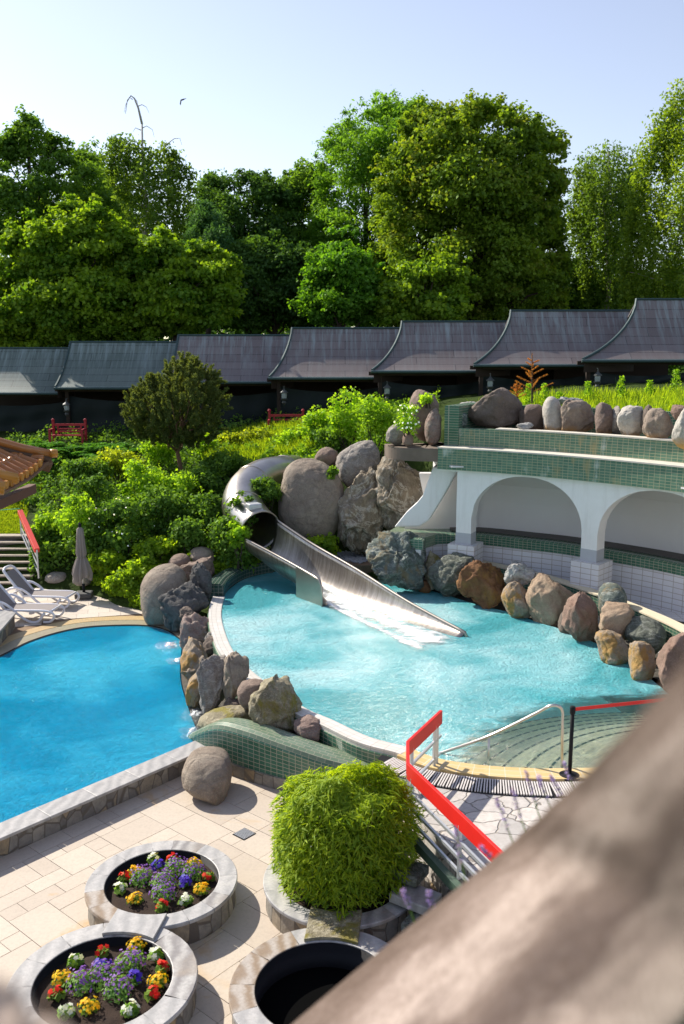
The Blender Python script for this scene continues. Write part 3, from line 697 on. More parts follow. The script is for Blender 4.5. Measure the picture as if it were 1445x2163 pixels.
slab(fl, .9, 1.2).build('channel_floor', M['tile_white'], ar)
# pool-side coping and the ledge the rocks stand on
sweep(cope, [(.28, 1.0), (.28, 1.70), (0, 1.70), (0, 1.0)]).build('coping_wall', M['tile_green'], ar)
sweep(cope, [(.30, 1.702), (.30, 1.74), (-.03, 1.74), (-.03, 1.702)]).build('channel_coping', plain('cream_coping', (.66, .58, .42), .6, var=.12), ar)
led = ccw(offset(rimRs, .28) + [(6.5, 16.2), (7.6, 16.2)] + cope[6:][::-1])
struct(slab(led, -.6, .93).build('rock_ledge', M['ledge']))
# sloping white buttress at the left
def outline_solid(px, Y0, th, mat, name, parent=None, bevel=.03, slope=0):
    P = [A(x_, y_, Y0) for x_, y_ in px]; n_ = len(P)
    V = [p for p in P] + [(p[0] + slope * th, p[1] + th, p[2]) for p in P]
    F = [tuple(range(n_)), tuple(range(2 * n_ - 1, n_ - 1, -1))] + [(i, i + n_, (i + 1) % n_ + n_, (i + 1) % n_) for i in range(n_)]
    return MB().add(V, F).build(name, mat, parent, bevel=bevel)
outline_solid([(915, 985), (968, 990), (962, 1002), (938, 1046), (905, 1100), (885, 1113), (832, 1114), (845, 1098), (858, 1082), (880, 1062), (893, 1046), (903, 1018)], 26.3, .6, M['white'], 'buttress', ar, bevel=.05, slope=.25)
outline_solid([(885, 1000), (1010, 1000), (1010, 1122), (850, 1122), (870, 1090), (898, 1062)], 27.3, .3, M['grey_plaster'], 'side_wall', ar, bevel=0, slope=.2)
# brown concrete planting shelf at the left end
shp = spline([A(812, 950, 27.2)[:2], A(826, 955, 26.5)[:2], A(870, 955, 26.0)[:2], A(926, 955, 25.85)[:2]], 6)
zs_ = A(870, 948, 26)[2]
sh = sweep(shp, [(0, zs_ - .36), (0, zs_ + .02), (1.9, zs_ + .02), (1.9, zs_ - .36)]).build('planting_shelf', M['concrete'], bevel=.02)
tag(sh, 'dark weathered concrete shelf carrying rocks beside the green parapet', 'shelf')

# ================================================================ ROOFED GALLERY ON THE HILL
def roof_mat(name='bitumen_roof', k1=(.15, .122, .118), k2=(.19, .158, .152)):
    t = NT(name); v = t.coord('UV'); b = t.n('TexBrick'); b.offset = .37; b.offset_frequency = 2
    t.i(b, Vector=v, Color1=k1, Color2=k2, Mortar=(.012, .012, .014), Scale=1., Mortar_Size=.011, Mortar_Smooth=.2, Brick_Width=2.6, Row_Height=.47, Bias=0.)
    st = t.noise(t.coord('UV', (3.2, .22, 1), rot=(0, 0, .13)), 1.6, 7, .72); sp = t.n('SeparateXYZ'); t.put(sp.inputs[0], t.coord('UV'))
    hi = t.math('MULTIPLY', t.ramp(st, [(.46, 0.), (.68, 1.)]), t.ramp(t.math('DIVIDE', sp.outputs[1], 3.), [(.25, .15), (1., .85)]))
    c = t.mix(hi, b.outputs[0], (.34, .42, .42)); c = t.mix(t.ramp(t.noise(t.coord('Object'), 9, 6, .8), [(.55, 0.), (.8, .4)]), c, (.22, .19, .19))
    return t.pbsdf(c, .55, t.bump(t.math('ADD', b.outputs['Fac'], t.noise(v, 7, 5)), -.35, .02), spec=.5)
M['roof'] = roof_mat(); M['roof_shade_tint'] = roof_mat('shade_tinted_roof', (.10, .135, .120), (.13, .165, .145)); M['gutter'] = plain('verdigris_metal', (.05, .085, .085), .5, var=.25, metal=.2); M['eaveline'] = plain('pale_metal_edge', (.30, .38, .37), .5, var=.2)  # second roof tone: greenish foliage shade put into the colour of the left bays
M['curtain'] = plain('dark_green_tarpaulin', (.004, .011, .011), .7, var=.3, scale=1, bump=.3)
ga = empty('covered_gallery', (0, 39, 4.2)); tag(ga, 'long covered walkway with stepped sweeping dark roofs across the hilltop', 'building')
bays = [  # eave left x, eave y, next; ridge y; distance
    (-115, 829, -75, 736, 42.4), (118, 818, 150, 723, 41.6), (350, 806, 378, 709, 40.6), (570, 797, 618, 694, 39.6), (787, 783, 850, 680, 38.6), (1003, 770, 1080, 657, 37.6), (1232, 760, 1345, 633, 36.6)]
lantern_spots = []
for k, (ex, ey, rx, ry, D) in enumerate(bays):
    nxt = bays[k + 1][0] + 14 if k < 6 else 1480
    a = np.array(A(ex, ey, D)); b_x = A(nxt, ey, D)[0]; zt = A(rx, ry, D + 2.2)[2]; xl = A(rx, ry, D + 2.2)[0]; xr = b_x + (A(bays[k + 1][2] - bays[k + 1][0] + nxt + 30, ry, D + 2.2)[0] - A(nxt, ry, D + 2.2)[0] if k < 6 else 2.5)
    rows = []; N_ = 10; L_ = [0]
    for i in range(N_ + 1):
        t = i / N_; yy = D + 2.2 * (1 - (1 - t) ** 1.0) * 1.0; zz = a[2] + (zt - a[2]) * (t * .62 + .38 * t ** 2); xo = (t ** .75)
        # curved hip on the left, as on the photographed roofs
        cx = a[0] + (xl - a[0]) * (1 - (1 - t) ** 1.45); rows.append([(cx, yy, zz), (b_x + (xr - b_x) * (1 - (1 - t) ** 1.45), yy, zz)])
        if i: L_.append(L_[-1] + math.dist(rows[i][0][1:], rows[i - 1][0][1:]))
    mb = MB(); NX = 12; V = []; F = []; uv = []
    for r0 in rows: V += [tuple(np.array(r0[0]) + (np.array(r0[1]) - np.array(r0[0])) * j / NX) for j in range(NX + 1)]
    for i in range(N_):
        for j in range(NX):
            q = [i * (NX + 1) + j, i * (NX + 1) + j + 1, (i + 1) * (NX + 1) + j + 1, (i + 1) * (NX + 1) + j]; F.append(tuple(q))
            uv.append([(V[c_][0] + k * 3.1, L_[c_ // (NX + 1)]) for c_ in q])
    n0 = len(V); mb.add(V, F, uv)
    mb.add([(v_[0], v_[1] + .02, v_[2] - .07) for v_ in V], [f[::-1] for f in F], uv)
    rmat = M['roof_shade_tint'] if k < 2 else M['roof']; rf = mb.build('roof', rmat, ga)
    # rear slope falls away behind the ridge
    MB().add([(xl, D + 2.2, zt), (xr, D + 2.2, zt), (xr + .2, D + 4.6, a[2] + .2), (xl - .4, D + 4.6, a[2] + .2)] + [(xl, D + 2.2, zt - .08), (xr, D + 2.2, zt - .08), (xr + .2, D + 4.6, a[2] + .12), (xl - .4, D + 4.6, a[2] + .12)],
        [(0, 1, 2, 3), (4, 7, 6, 5), (0, 4, 5, 1), (1, 5, 6, 2), (2, 6, 7, 3), (3, 7, 4, 0)], [[(0, 0), (5, 0), (5, 2), (0, 2)]] * 6).build('rear_slope', M['roof'], rf)
    MB().tube([(r0[0][0] - .02, r0[0][1] - .02, r0[0][2] + .03) for r0 in rows], .055, 6).build('hip_edge', M['gutter'], rf)
    MB().tube([(xl - .04, D + 2.2, zt + .02), (xr, D + 2.2, zt + .02)], .05, 6).build('ridge_cap', M['gutter'], rf)
    MB().tube([(a[0] - .07, D - .06, a[2] - .05), (b_x, D - .06, a[2] - .05)], .06, 8).build('gutter', M['gutter'], rf)
    MB().bar((a[0] - .05, D - .02, a[2] + .012), (b_x, D - .02, a[2] + .012), .05, .02).build('drip_edge', M['eaveline'], rf)
    # gable side panel where the roof steps up
    gb = [(r0[0][0] + .05, r0[0][1] + .05, r0[0][2] - .08) for r0 in rows]
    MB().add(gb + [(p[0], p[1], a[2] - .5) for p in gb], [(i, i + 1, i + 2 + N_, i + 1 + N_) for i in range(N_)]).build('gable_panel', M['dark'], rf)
    # post, curtain, back wall
    px_ = a[0] + .35; zg = min(hz1(px_, D + .4), hz1(px_ + 2, D + .4)) - .3
    MB().box((px_, D + .5, (zg + a[2]) / 2 + .1), (.16, .16, a[2] - zg)).build('post', M['dark'], ga)
    MB().box(((a[0] + b_x) / 2, D + .35, a[2] - .13), (b_x - a[0] + .3, .10, .16)).build('eaves_beam', M['dark'], ga)
    V = []; F = []; NX = 60
    for j in range(NX + 1):
        u = j / NX; xx = px_ - .1 + (b_x - a[0] + .1) * u
        for i in range(9):
            w_ = i / 8; sag = .28 * math.sin(math.pi * u) ** .8
            V.append((xx, D + .62 + .05 * math.sin(26 * u + 3 * w_ + k) + .05 * math.sin(9 * w_ + 4 * u * (1 + w_) + k * 2), a[2] - .38 - sag * (1 - w_) + (zg - a[2] + .3) * w_))
    for j in range(NX):
        for i in range(8): F.append((j * 9 + i, j * 9 + i + 1, j * 9 + i + 10, j * 9 + i + 9))
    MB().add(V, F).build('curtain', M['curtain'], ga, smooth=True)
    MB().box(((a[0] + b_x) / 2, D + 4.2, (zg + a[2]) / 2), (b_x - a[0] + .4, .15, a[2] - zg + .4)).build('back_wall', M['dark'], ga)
    lantern_spots.append((px_ - .02, D + .32, a[2]))

# ================================================================ ROCKS
def ico(n):
    bm = bmesh.new(); bmesh.ops.create_icosphere(bm, subdivisions=n, radius=1)
    bm.verts.ensure_lookup_table(); V = np.array([v.co for v in bm.verts]); F = np.array([[v.index for v in f.verts] for f in bm.faces]); bm.free(); return V, F
ICO = {n: ico(n) for n in (4, 5, 6)}
def fbm(P, s, seed, oct=4):
    out = np.empty(len(P))
    for i, p in enumerate(P): out[i] = noise.fractal(Vector((p[0] * s + seed * 7.3, p[1] * s + seed * 3.1, p[2] * s - seed * 5.7)), .9, 2.1, oct)
    return out
def rock(px, Y, depth, mat, label, group='', rough=.05, facet=0, seed=None, box=.75, sub=5, low=0., name='boulder', yshift=.42):
    """px: outline of the rock in the photo, Y: distance of its middle; it becomes a full solid, as deep as given"""
    rock.n += 1; seed = seed if seed is not None else rock.n
    P = np.array(spline(list(px) + [px[0]], 6)[:-1]); cpx = (P.min(0) + P.max(0)) / 2
    if group in (g1, g2) or 'upper channel' in group: P = cpx + (P - cpx) * 1.07
    cpx = (P.min(0) + P.max(0)) / 2; r0 = ray(*cpx); r0 /= np.linalg.norm(r0)
    c = np.array(A(cpx[0], cpx[1], Y)); right = np.array([1., 0, 0]); upv = np.cross(right, r0); upv /= np.linalg.norm(upv)
    d0 = (c - [0, 0, CAMH]) @ r0; uv = []
    for q in P:
        rr = ray(*q); tt = d0 / (rr @ r0); pt = np.array([0, 0, CAMH]) + rr * tt; uv.append(((pt - c) @ right, (pt - c) @ upv))
    uv = np.array(uv); th = np.arctan2(uv[:, 1], uv[:, 0]); rad = np.hypot(uv[:, 0], uv[:, 1]); o_ = np.argsort(th)
    S, F = ICO[sub]; a = np.arctan2(S[:, 2], S[:, 0]); Rr = np.interp(a, th[o_], rad[o_], period=2 * math.pi); rho = np.hypot(S[:, 0], S[:, 2])
    ry = np.sign(S[:, 1]) * np.abs(S[:, 1]) ** box; rho2 = rho ** box
    L = np.stack([Rr * rho2 * np.cos(a), ry * depth / 2, Rr * rho2 * np.sin(a)], 1)
    hor = np.array([0., 1, 0]); sz = rad.mean()
    # depth runs horizontally; the outline plane stays square to the line of sight
    W = L[:, :1] * right + L[:, 2:3] * upv + L[:, 1:2] * hor
    nz = fbm(W / max(sz, .2), .9, seed, 5); nz2 = fbm(W / max(sz, .2), 3.2, seed + 9, 5)
    dirn = unit(W + 1e-6); disp = sz * rough * (nz * 1.5 + nz2 * .8) - sz * rough * .9 * np.maximum(0, .16 - np.abs(nz - .05)) * 3
    if facet:
        rr = np.random.default_rng(seed)
        for k in range(26):
            n = rr.normal(size=3); n /= np.linalg.norm(n)
            h = np.quantile(W @ n, .93 - .12 * rr.random()); e = (W @ n) - h; W = W - np.where(e > 0, e * facet, 0)[:, None] * n
    W = W + dirn * disp[:, None]
    for ax_, (mn, mx) in ((right, (uv[:, 0].min(), uv[:, 0].max())), (upv, (uv[:, 1].min(), uv[:, 1].max()))):
        s_ = W @ ax_; k_ = (s_ - s_.min()) / (s_.max() - s_.min()) * (mx - mn) + mn; W = W + (k_ - s_)[:, None] * ax_
    W = W + c
    W[:, 1] += 0
    o = meshobj(name, W, F, mat, smooth=True, loc=(c[0], c[1], W[:, 2].min())); tag(o, label, 'rock', group or None); return o
rock.n = 0
g1 = 'rocks between the two pools'; g2 = 'rocks along the right rim of the slide pool'
K = {}
K['smooth'] = rockmat('smooth_granite', (.25, .195, .15), (.36, .30, .235), scale=1.4, bump=.8, seed=1)
K['grey'] = rockmat('grey_gneiss', (.24, .21, .185), (.36, .32, .28), vein=(.42, .39, .34), scale=1.5, seed=2)
K['dark'] = rockmat('dark_craggy_stone', (.085, .085, .085), (.17, .16, .15), scale=2.2, bump=1., seed=3)
K['brown'] = rockmat('brown_stone', (.20, .145, .115), (.30, .22, .175), scale=1.6, bump=.55, seed=4)
K['pink'] = rockmat('pinkish_stone', (.26, .18, .15), (.36, .27, .23), vein=(.24, .22, .20), scale=1.3, seed=5)
K['ochre'] = rockmat('ochre_stained_stone', (.28, .22, .16), (.42, .34, .26), stain=(.36, .21, .06), scale=1.8, seed=6)
K['moss'] = rockmat('yellow_green_stone', (.22, .19, .12), (.40, .35, .24), stain=(.20, .17, .03), vein=(.40, .36, .26), scale=1.7, seed=7)
K['green'] = rockmat('green_grey_stone', (.10, .115, .09), (.20, .21, .17), vein=(.30, .31, .27), scale=1.6, bump=1., seed=8)
K['bluegreen'] = rockmat('blue_green_stone', (.10, .13, .115), (.20, .23, .20), vein=(.34, .36, .33), scale=1.3, bump=1., stain=(.22, .17, .09), seed=9)
K['rust'] = rockmat('rusty_stone', (.17, .08, .035), (.30, .15, .07), stain=(.27, .14, .04), scale=2.0, bump=.9, seed=10)
K['whiter'] = rockmat('white_rough_stone', (.45, .43, .40), (.68, .66, .62), scale=3.5, bump=1., seed=11)
K['tan'] = rockmat('tan_stone', (.31, .215, .14), (.42, .31, .22), scale=1.5, bump=.5, seed=12)
K['redbrown'] = rockmat('red_brown_stone', (.215, .135, .10), (.31, .21, .165), scale=1.6, bump=.55, seed=13)
K['wline'] = rockmat('water_line_stone', (.24, .18, .14), (.36, .29, .23), scale=2, bump=.6, rust=((.38, .21, .07), .30), seed=14)
K['wlpale'] = rockmat('pale_water_line_stone', (.42, .38, .33), (.54, .50, .44), scale=2, bump=.4, rust=((.50, .27, .06), .28), seed=15)
K['wlbrown'] = rockmat('brown_water_line_stone', (.16, .115, .095), (.23, .17, .14), scale=2, bump=.5, rust=((.28, .16, .07), .25), seed=16)
K['darkbr'] = rockmat('dark_brown_stone', (.13, .10, .08), (.21, .165, .135), scale=1.4, bump=.6, seed=17)
K['cliff'] = rockmat('layered_cliff_stone', (.17, .13, .085), (.33, .275, .20), vein=(.50, .46, .38), scale=.9, bump=1., stretch=(1.3, 1.3, .45), seed=18)
def at_w(px, py, z): return G(px, py, z)[1]
g1 = 'rocks between the two pools'
rock([(302, 1282), (299, 1245), (306, 1220), (324, 1202), (350, 1194), (374, 1199), (392, 1225), (392, 1285), (375, 1315), (338, 1320), (312, 1312)], 24.9, 1.7, K['smooth'], 'large smooth rounded beige boulder at the corner of the far pool edge', g1, .015, box=.95)
rock([(357, 1188), (366, 1174), (384, 1170), (399, 1177), (403, 1192), (392, 1201), (366, 1201)], 27.0, .8, K['brown'], 'small round brown rock at the very top left of the rock pile by the ivy', g1, .02, box=1)
rock([(400, 1172), (408, 1160), (430, 1156), (448, 1164), (452, 1185), (444, 1200), (412, 1190)], 27.4, .9, K['smooth'], 'pale rounded rock half under the leaves at the top of the pile', g1, .02, box=1)
rock([(372, 1236), (384, 1212), (400, 1192), (420, 1176), (438, 1176), (448, 1195), (446, 1225), (425, 1240), (400, 1242)], 26.4, 1.1, K['brown'], 'brown ridge-shaped rock below the two small round rocks', g1, .10, .85)
rock([(401, 1200), (410, 1188), (420, 1200), (434, 1222), (447, 1250), (444, 1268), (428, 1262), (410, 1235)], 24.8, .6, K['dark'], 'narrow dark slanting stone leaning against the brown ridge rock', g1, .10, .85)
rock([(340, 1245), (350, 1231), (380, 1232), (405, 1236), (425, 1262), (440, 1288), (432, 1302), (402, 1310), (386, 1340), (372, 1325), (352, 1285)], 24.0, 1.3, K['dark'], 'large dark grey craggy rock beside the smooth beige boulder', g1, .10, .85, box=.6)
rock([(380, 1340), (384, 1312), (398, 1298), (428, 1297), (449, 1306), (452, 1335), (440, 1365), (400, 1390), (380, 1385)], 22.4, .9, K['pink'], 'pinkish brown folded rock just left of the white coping', g1, .12, .85, box=.6)
rock([(380, 1400), (390, 1370), (410, 1350), (432, 1348), (444, 1362), (436, 1400), (422, 1440), (404, 1450), (390, 1430)], 20.4, 1.0, K['ochre'], 'grey rock streaked with orange above the blue pool edge', g1, .12, .85)
rock([(426, 1385), (432, 1362), (446, 1344), (462, 1356), (480, 1385), (470, 1392), (445, 1396)], 21.1, .8, K['darkbr'], 'small dark brown peaked rock touching the white coping', g1, .10, .85)
rock([(394, 1450), (402, 1425), (420, 1415), (432, 1440), (430, 1480), (420, 1500), (396, 1492)], 18.6, .8, K['ochre'], 'low orange stained rock at the water of the blue pool', g1, .07, .5)
rock([(422, 1470), (420, 1420), (424, 1392), (448, 1386), (474, 1388), (484, 1405), (478, 1440), (472, 1480), (455, 1505), (430, 1524), (424, 1505)], 18.3, .9, K['grey'], 'tall pale grey wrinkled rock standing in the middle of the rock row', g1, .11, .9, box=.55)
rock([(467, 1460), (474, 1410), (484, 1388), (506, 1377), (522, 1388), (525, 1425), (510, 1450), (495, 1478), (485, 1492), (470, 1482)], 18.1, .8, K['smooth'], 'tall smooth brown grey rock with two rounded tops beside the coping', g1, .09, .7, box=.7)
rock([(502, 1490), (504, 1455), (520, 1438), (545, 1436), (560, 1450), (556, 1480), (540, 1492), (512, 1498)], 17.3, .7, K['brown'], 'plain brown block between the tall twin-topped rock and the big triangular rock', g1, .03, .5, box=.6)
rock([(531, 1540), (530, 1500), (540, 1468), (562, 1436), (582, 1427), (602, 1440), (625, 1470), (634, 1500), (632, 1530), (612, 1567), (575, 1556)], 16.5, 1.1, K['moss'], 'big triangular grey rock with a mossy streak, largest near the wave wall', g1, .11, .9, box=.6, seed=31)
rock([(414, 1548), (424, 1520), (450, 1502), (490, 1492), (530, 1494), (535, 1520), (515, 1540), (470, 1545), (430, 1556)], 17.1, 1.3, K['moss'], 'low flat yellow green rock behind the humped top of the tiled wall', g1, .06, .5, seed=32)
rock([(622, 1545), (624, 1520), (642, 1511), (664, 1514), (677, 1524), (675, 1552), (660, 1566), (634, 1562)], 16.0, .6, K['pink'], 'small pinkish cube-like rock stacked on another beside the green rim wall', g1, .06, .6, box=.5)
rock([(612, 1580), (616, 1562), (640, 1558), (668, 1562), (682, 1575), (680, 1600), (655, 1606), (625, 1598)], 15.95, .7, K['darkbr'], 'dark brown rock under the small pinkish cube-like rock', g1, .04, .5, box=.6)
rock([(470, 1500), (476, 1482), (492, 1474), (506, 1480), (508, 1500), (490, 1510)], 17.8, .5, K['darkbr'], 'small dark stone wedged below the tall twin-topped rock', g1, .10, .85)
rock([(432, 1360), (436, 1345), (450, 1335), (460, 1345), (456, 1362), (444, 1368)], 21.6, .5, K['grey'], 'little grey stone behind the dark peaked rock at the coping', g1, .10, .85)
rock([(380, 1300), (388, 1284), (404, 1282), (416, 1292), (410, 1306), (392, 1310)], 23.3, .6, K['darkbr'], 'dark stone between the craggy grey rock and the pinkish one', g1, .10, .85)
rock([(596, 1560), (600, 1545), (614, 1540), (624, 1550), (620, 1566), (606, 1570)], 16.2, .4, K['darkbr'], 'small dark stone between the big triangular rock and the cube-like rock', g1, .10, .85)
rock([(404, 1456), (410, 1440), (426, 1440), (432, 1456), (424, 1470), (410, 1468)], 19.3, .5, K['rust'], 'rusty small stone between the streaked rock and the tall grey rock', g1, .10, .85)
rock([(386, 1655), (384, 1625), (394, 1598), (410, 1580), (440, 1575), (470, 1582), (487, 1602), (491, 1635), (482, 1680), (470, 1701), (448, 1692), (412, 1678)], 15.35, 1.15, K['smooth'], 'rounded granite boulder standing alone on the paved terrace', '', .02, .0, box=.85, seed=5)
g2 = 'rocks along the right rim of the slide pool'
rock([(778, 1200), (777, 1165), (784, 1140), (808, 1124), (830, 1130), (848, 1140), (868, 1132), (885, 1150), (900, 1185), (896, 1220), (875, 1243), (840, 1236), (800, 1226)], 25.5, 1.5, K['bluegreen'], 'huge blue green craggy rock left end of the right rim', g2, .12, .9, box=.6, sub=6)
rock([(896, 1225), (898, 1195), (910, 1170), (926, 1165), (940, 1178), (936, 1205), (918, 1235), (904, 1244)], 25.8, .8, K['moss'], 'slim olive rock leaning beside the huge blue green rock', g2, .07, .7)
rock([(908, 1250), (918, 1215), (940, 1185), (960, 1169), (985, 1176), (1000, 1198), (985, 1225), (965, 1262), (930, 1262)], 25.15, 1.0, K['green'], 'pointed olive grey rock second from the huge blue green rock', g2, .08, .7)
rock([(966, 1255), (968, 1225), (990, 1200), (1020, 1186), (1048, 1195), (1064, 1225), (1062, 1262), (1045, 1286), (1005, 1280), (975, 1270)], 24.25, 1.2, K['rust'], 'rusty orange brown rough rock on the pool rim', g2, .12, .9)
rock([(1064, 1222), (1066, 1198), (1085, 1190), (1110, 1187), (1127, 1200), (1128, 1222), (1112, 1237), (1080, 1235)], 23.7, .8, K['whiter'], 'white rough sparkling rock perched above a golden brown rock', g2, .12, .8, box=.6)
rock([(1061, 1295), (1062, 1250), (1080, 1230), (1105, 1234), (1118, 1250), (1118, 1290), (1108, 1308), (1075, 1304)], 23.1, .8, K['ochre'], 'golden brown stained rock directly under the white rough rock', g2, .07, .6, box=.65)
rock([(1117, 1290), (1114, 1245), (1130, 1222), (1165, 1213), (1200, 1222), (1213, 1245), (1204, 1285), (1180, 1322), (1150, 1325), (1125, 1310)], 22.65, 1.2, K['tan'], 'broad smooth tan brown boulder in the middle of the rim', g2, .07, .7, box=.8)
rock([(1187, 1320), (1195, 1285), (1215, 1258), (1235, 1252), (1260, 1265), (1266, 1295), (1258, 1345), (1235, 1364), (1200, 1352)], 21.2, 1.1, K['redbrown'], 'egg-shaped red brown boulder right of the broad tan one', g2, .07, .7, box=.85)
rock([(1266, 1285), (1266, 1250), (1282, 1233), (1310, 1236), (1325, 1255), (1322, 1278), (1300, 1290), (1275, 1305)], 21.5, .8, K['bluegreen'], 'round grey green rock perched highest on the right part of the rim', g2, .03, .2)
rock([(1264, 1335), (1270, 1305), (1295, 1280), (1312, 1272), (1340, 1290), (1338, 1315), (1315, 1345), (1285, 1350)], 20.3, .9, K['tan'], 'pointed tan rock under the round grey green one', g2, .06, .7, seed=41)
rock([(1256, 1365), (1262, 1335), (1285, 1335), (1310, 1350), (1330, 1372), (1322, 1400), (1300, 1406), (1270, 1390)], 19.65, .9, K['ochre'], 'low white and orange rock at the water below the pointed tan rock', g2, .06, .6, seed=42)
rock([(1320, 1345), (1322, 1315), (1345, 1302), (1385, 1312), (1407, 1338), (1398, 1370), (1370, 1380), (1340, 1368)], 19.9, 1.0, K['green'], 'oval dark green grey rock against the cream coping', g2, .04, .4)
rock([(1327, 1415), (1330, 1375), (1350, 1357), (1375, 1362), (1388, 1385), (1382, 1425), (1360, 1442), (1335, 1432)], 18.65, .9, K['ochre'], 'pale grey rock with orange spots below the oval dark green one', g2, .05, .6, seed=44)
rock([(1385, 1430), (1383, 1380), (1402, 1348), (1430, 1340), (1470, 1348), (1490, 1390), (1480, 1450), (1430, 1475), (1395, 1460)], 18.0, 1.1, K['redbrown'], 'reddish brown boulder at the right edge of the photo above the blurred ledge', g2, .07, .7)
rock([(880, 1238), (886, 1228), (900, 1226), (912, 1240), (905, 1252), (888, 1250)], 25.5, .4, K['rust'], 'small rusty stone between the huge rock and the olive rock at the water', g2, .04)
rock([(1195, 1342), (1180, 1330), (1186, 1300), (1200, 1290), (1206, 1310), (1204, 1345)], 21.8, .5, K['darkbr'], 'thin dark stone wedged between the tan and red brown boulders', g2, .04)
g3 = 'rocks standing in the upper channel'
def urock(px, dY, mat, label, **k): 
    cx = (min(p[0] for p in px) + max(p[0] for p in px)) / 2; Y_ = float(np.interp(A(cx, 900, 25)[0] * 1.03, [p[0] for p in upc], [p[1] for p in upc])) + dY
    return rock(px, Y_, k.pop('depth', .7), mat, label, g3, **k)
upc = sorted(offset(bandF, 1.45), key=lambda p: p[0])
urock([(987, 890), (992, 862), (1012, 838), (1030, 822), (1052, 826), (1078, 845), (1098, 868), (1098, 900), (1040, 903), (992, 899)], 0, K['darkbr'], 'big dark pointed boulder beside the tiled end block', depth=1.2, rough=.06, facet=.6)
urock([(1106, 905), (1106, 872), (1118, 858), (1136, 857), (1150, 872), (1150, 910), (1125, 914)], .1, K['wlbrown'], 'small maroon brown rock left of the pale oval stone', rough=.045, facet=.5)
urock([(1150, 905), (1147, 870), (1153, 848), (1165, 840), (1178, 848), (1187, 870), (1190, 912), (1170, 918)], .0, K['wlpale'], 'pale upright oval stone with an orange foot', rough=.03, depth=.6)
urock([(1186, 912), (1184, 872), (1195, 852), (1212, 846), (1235, 856), (1254, 880), (1254, 912), (1215, 918)], .1, K['wline'], 'wide brown rock with orange stained left side', rough=.07, facet=.7)
urock([(1256, 915), (1256, 875), (1265, 857), (1280, 852), (1296, 862), (1299, 890), (1297, 918), (1275, 922)], .1, K['wlbrown'], 'upright brown rock with a level tide mark', rough=.045, facet=.5)
urock([(1301, 918), (1304, 888), (1318, 864), (1338, 858), (1354, 872), (1355, 922), (1325, 926)], .1, K['wlpale'], 'pale grey rock with a broad yellow band round its base', rough=.05, facet=.5)
urock([(1360, 926), (1360, 892), (1372, 872), (1395, 864), (1415, 872), (1424, 895), (1420, 930), (1385, 932)], .1, K['wline'], 'wide tan rock with a horizontal tide line, second from the photo edge', rough=.06, facet=.6)
urock([(1422, 935), (1424, 900), (1436, 872), (1455, 862), (1475, 880), (1480, 940), (1445, 945)], .0, K['wlpale'], 'pale rock with a vivid orange foot cut off by the right photo edge', rough=.05, facet=.5)
urock([(1355, 900), (1358, 868), (1366, 856), (1376, 868), (1378, 905), (1366, 912)], .25, K['darkbr'], 'narrow dark stone squeezed between two wide pale rocks', rough=.045, facet=.5)
urock([(1298, 915), (1288, 905), (1298, 868), (1308, 862), (1308, 912)], .3, K['grey'], 'thin grey stone behind the upright brown tide-marked rock', rough=.045, facet=.5)
urock([(1096, 900), (1096, 870), (1108, 862), (1112, 880), (1110, 905)], .3, K['darkbr'], 'small dark stone touching the big pointed boulder on its right', rough=.045, facet=.5, depth=.4)
urock([(1424, 885), (1418, 868), (1424, 858), (1440, 856), (1452, 864), (1448, 886), (1434, 890)], .5, K['redbrown'], 'small red brown cobble behind the rock at the right photo edge', rough=.045, facet=.5, depth=.4)
rock([(957, 895), (956, 876), (962, 871), (983, 872), (986, 880), (984, 900), (962, 900)], 26.6, .45, K['bluegreen'], 'small squared grey green block sitting on the upper parapet', '', .015, box=.35)
rock([(1090, 905), (1098, 898), (1112, 892), (1122, 899), (1128, 906), (1105, 909)], 25.4, .3, K['whiter'], 'small heap of white stones lying on the pale upper ledge', '', .1, .8, sub=4)
g4 = 'rocks on the slope behind the slide'
rock([(867, 900), (864, 860), (872, 832), (892, 822), (915, 830), (926, 850), (924, 900), (900, 932), (875, 925)], 27.6, 1.0, K['brown'], 'upright brown rock at the back of the concrete planting shelf', g4, .03, .3)
rock([(900, 930), (897, 900), (905, 875), (922, 862), (932, 880), (931, 925), (918, 942)], 26.7, .7, K['pink'], 'pinkish rock on the shelf against the tiled end block', g4, .03, .3)
rock([(815, 935), (818, 905), (832, 895), (850, 902), (852, 930), (838, 942)], 26.9, .6, K['grey'], 'small grey rock at the left tip of the concrete shelf', g4, .04, .4)
rock([(850, 935), (852, 920), (863, 914), (872, 922), (872, 938), (860, 942)], 26.3, .4, K['redbrown'], 'little reddish rock under the flowering shrub on the shelf', g4, .03)
rock([(588, 1100), (590, 1060), (602, 1005), (620, 978), (648, 967), (680, 972), (705, 998), (725, 1035), (727, 1070), (710, 1105), (690, 1138), (650, 1148), (605, 1130)], 29.2, 1.7, K['smooth'], 'huge upright beige granite boulder right of the steel tube', g4, .02, .25, box=.8, sub=6, seed=52)
rock([(709, 1020), (710, 975), (730, 945), (762, 930), (790, 935), (803, 952), (796, 990), (775, 1020), (735, 1034)], 30.0, 1.5, K['grey'], 'tilted grey striped boulder above and right of the huge beige one', g4, .04, .4, seed=53)
rock([(664, 985), (666, 960), (680, 946), (700, 945), (716, 955), (716, 980), (690, 990)], 31.0, 1.2, K['brown'], 'brown rock peeping over the top of the huge beige boulder', g4, .03, .3)
rock([(790, 1130), (782, 1080), (790, 1010), (806, 970), (840, 955), (905, 958), (915, 985), (900, 1050), (862, 1095), (838, 1130), (812, 1150)], 28.6, 1.8, K['cliff'], 'tall brown layered cliff rock under the concrete shelf', g4, .10, .8, box=.5, sub=6, seed=54)
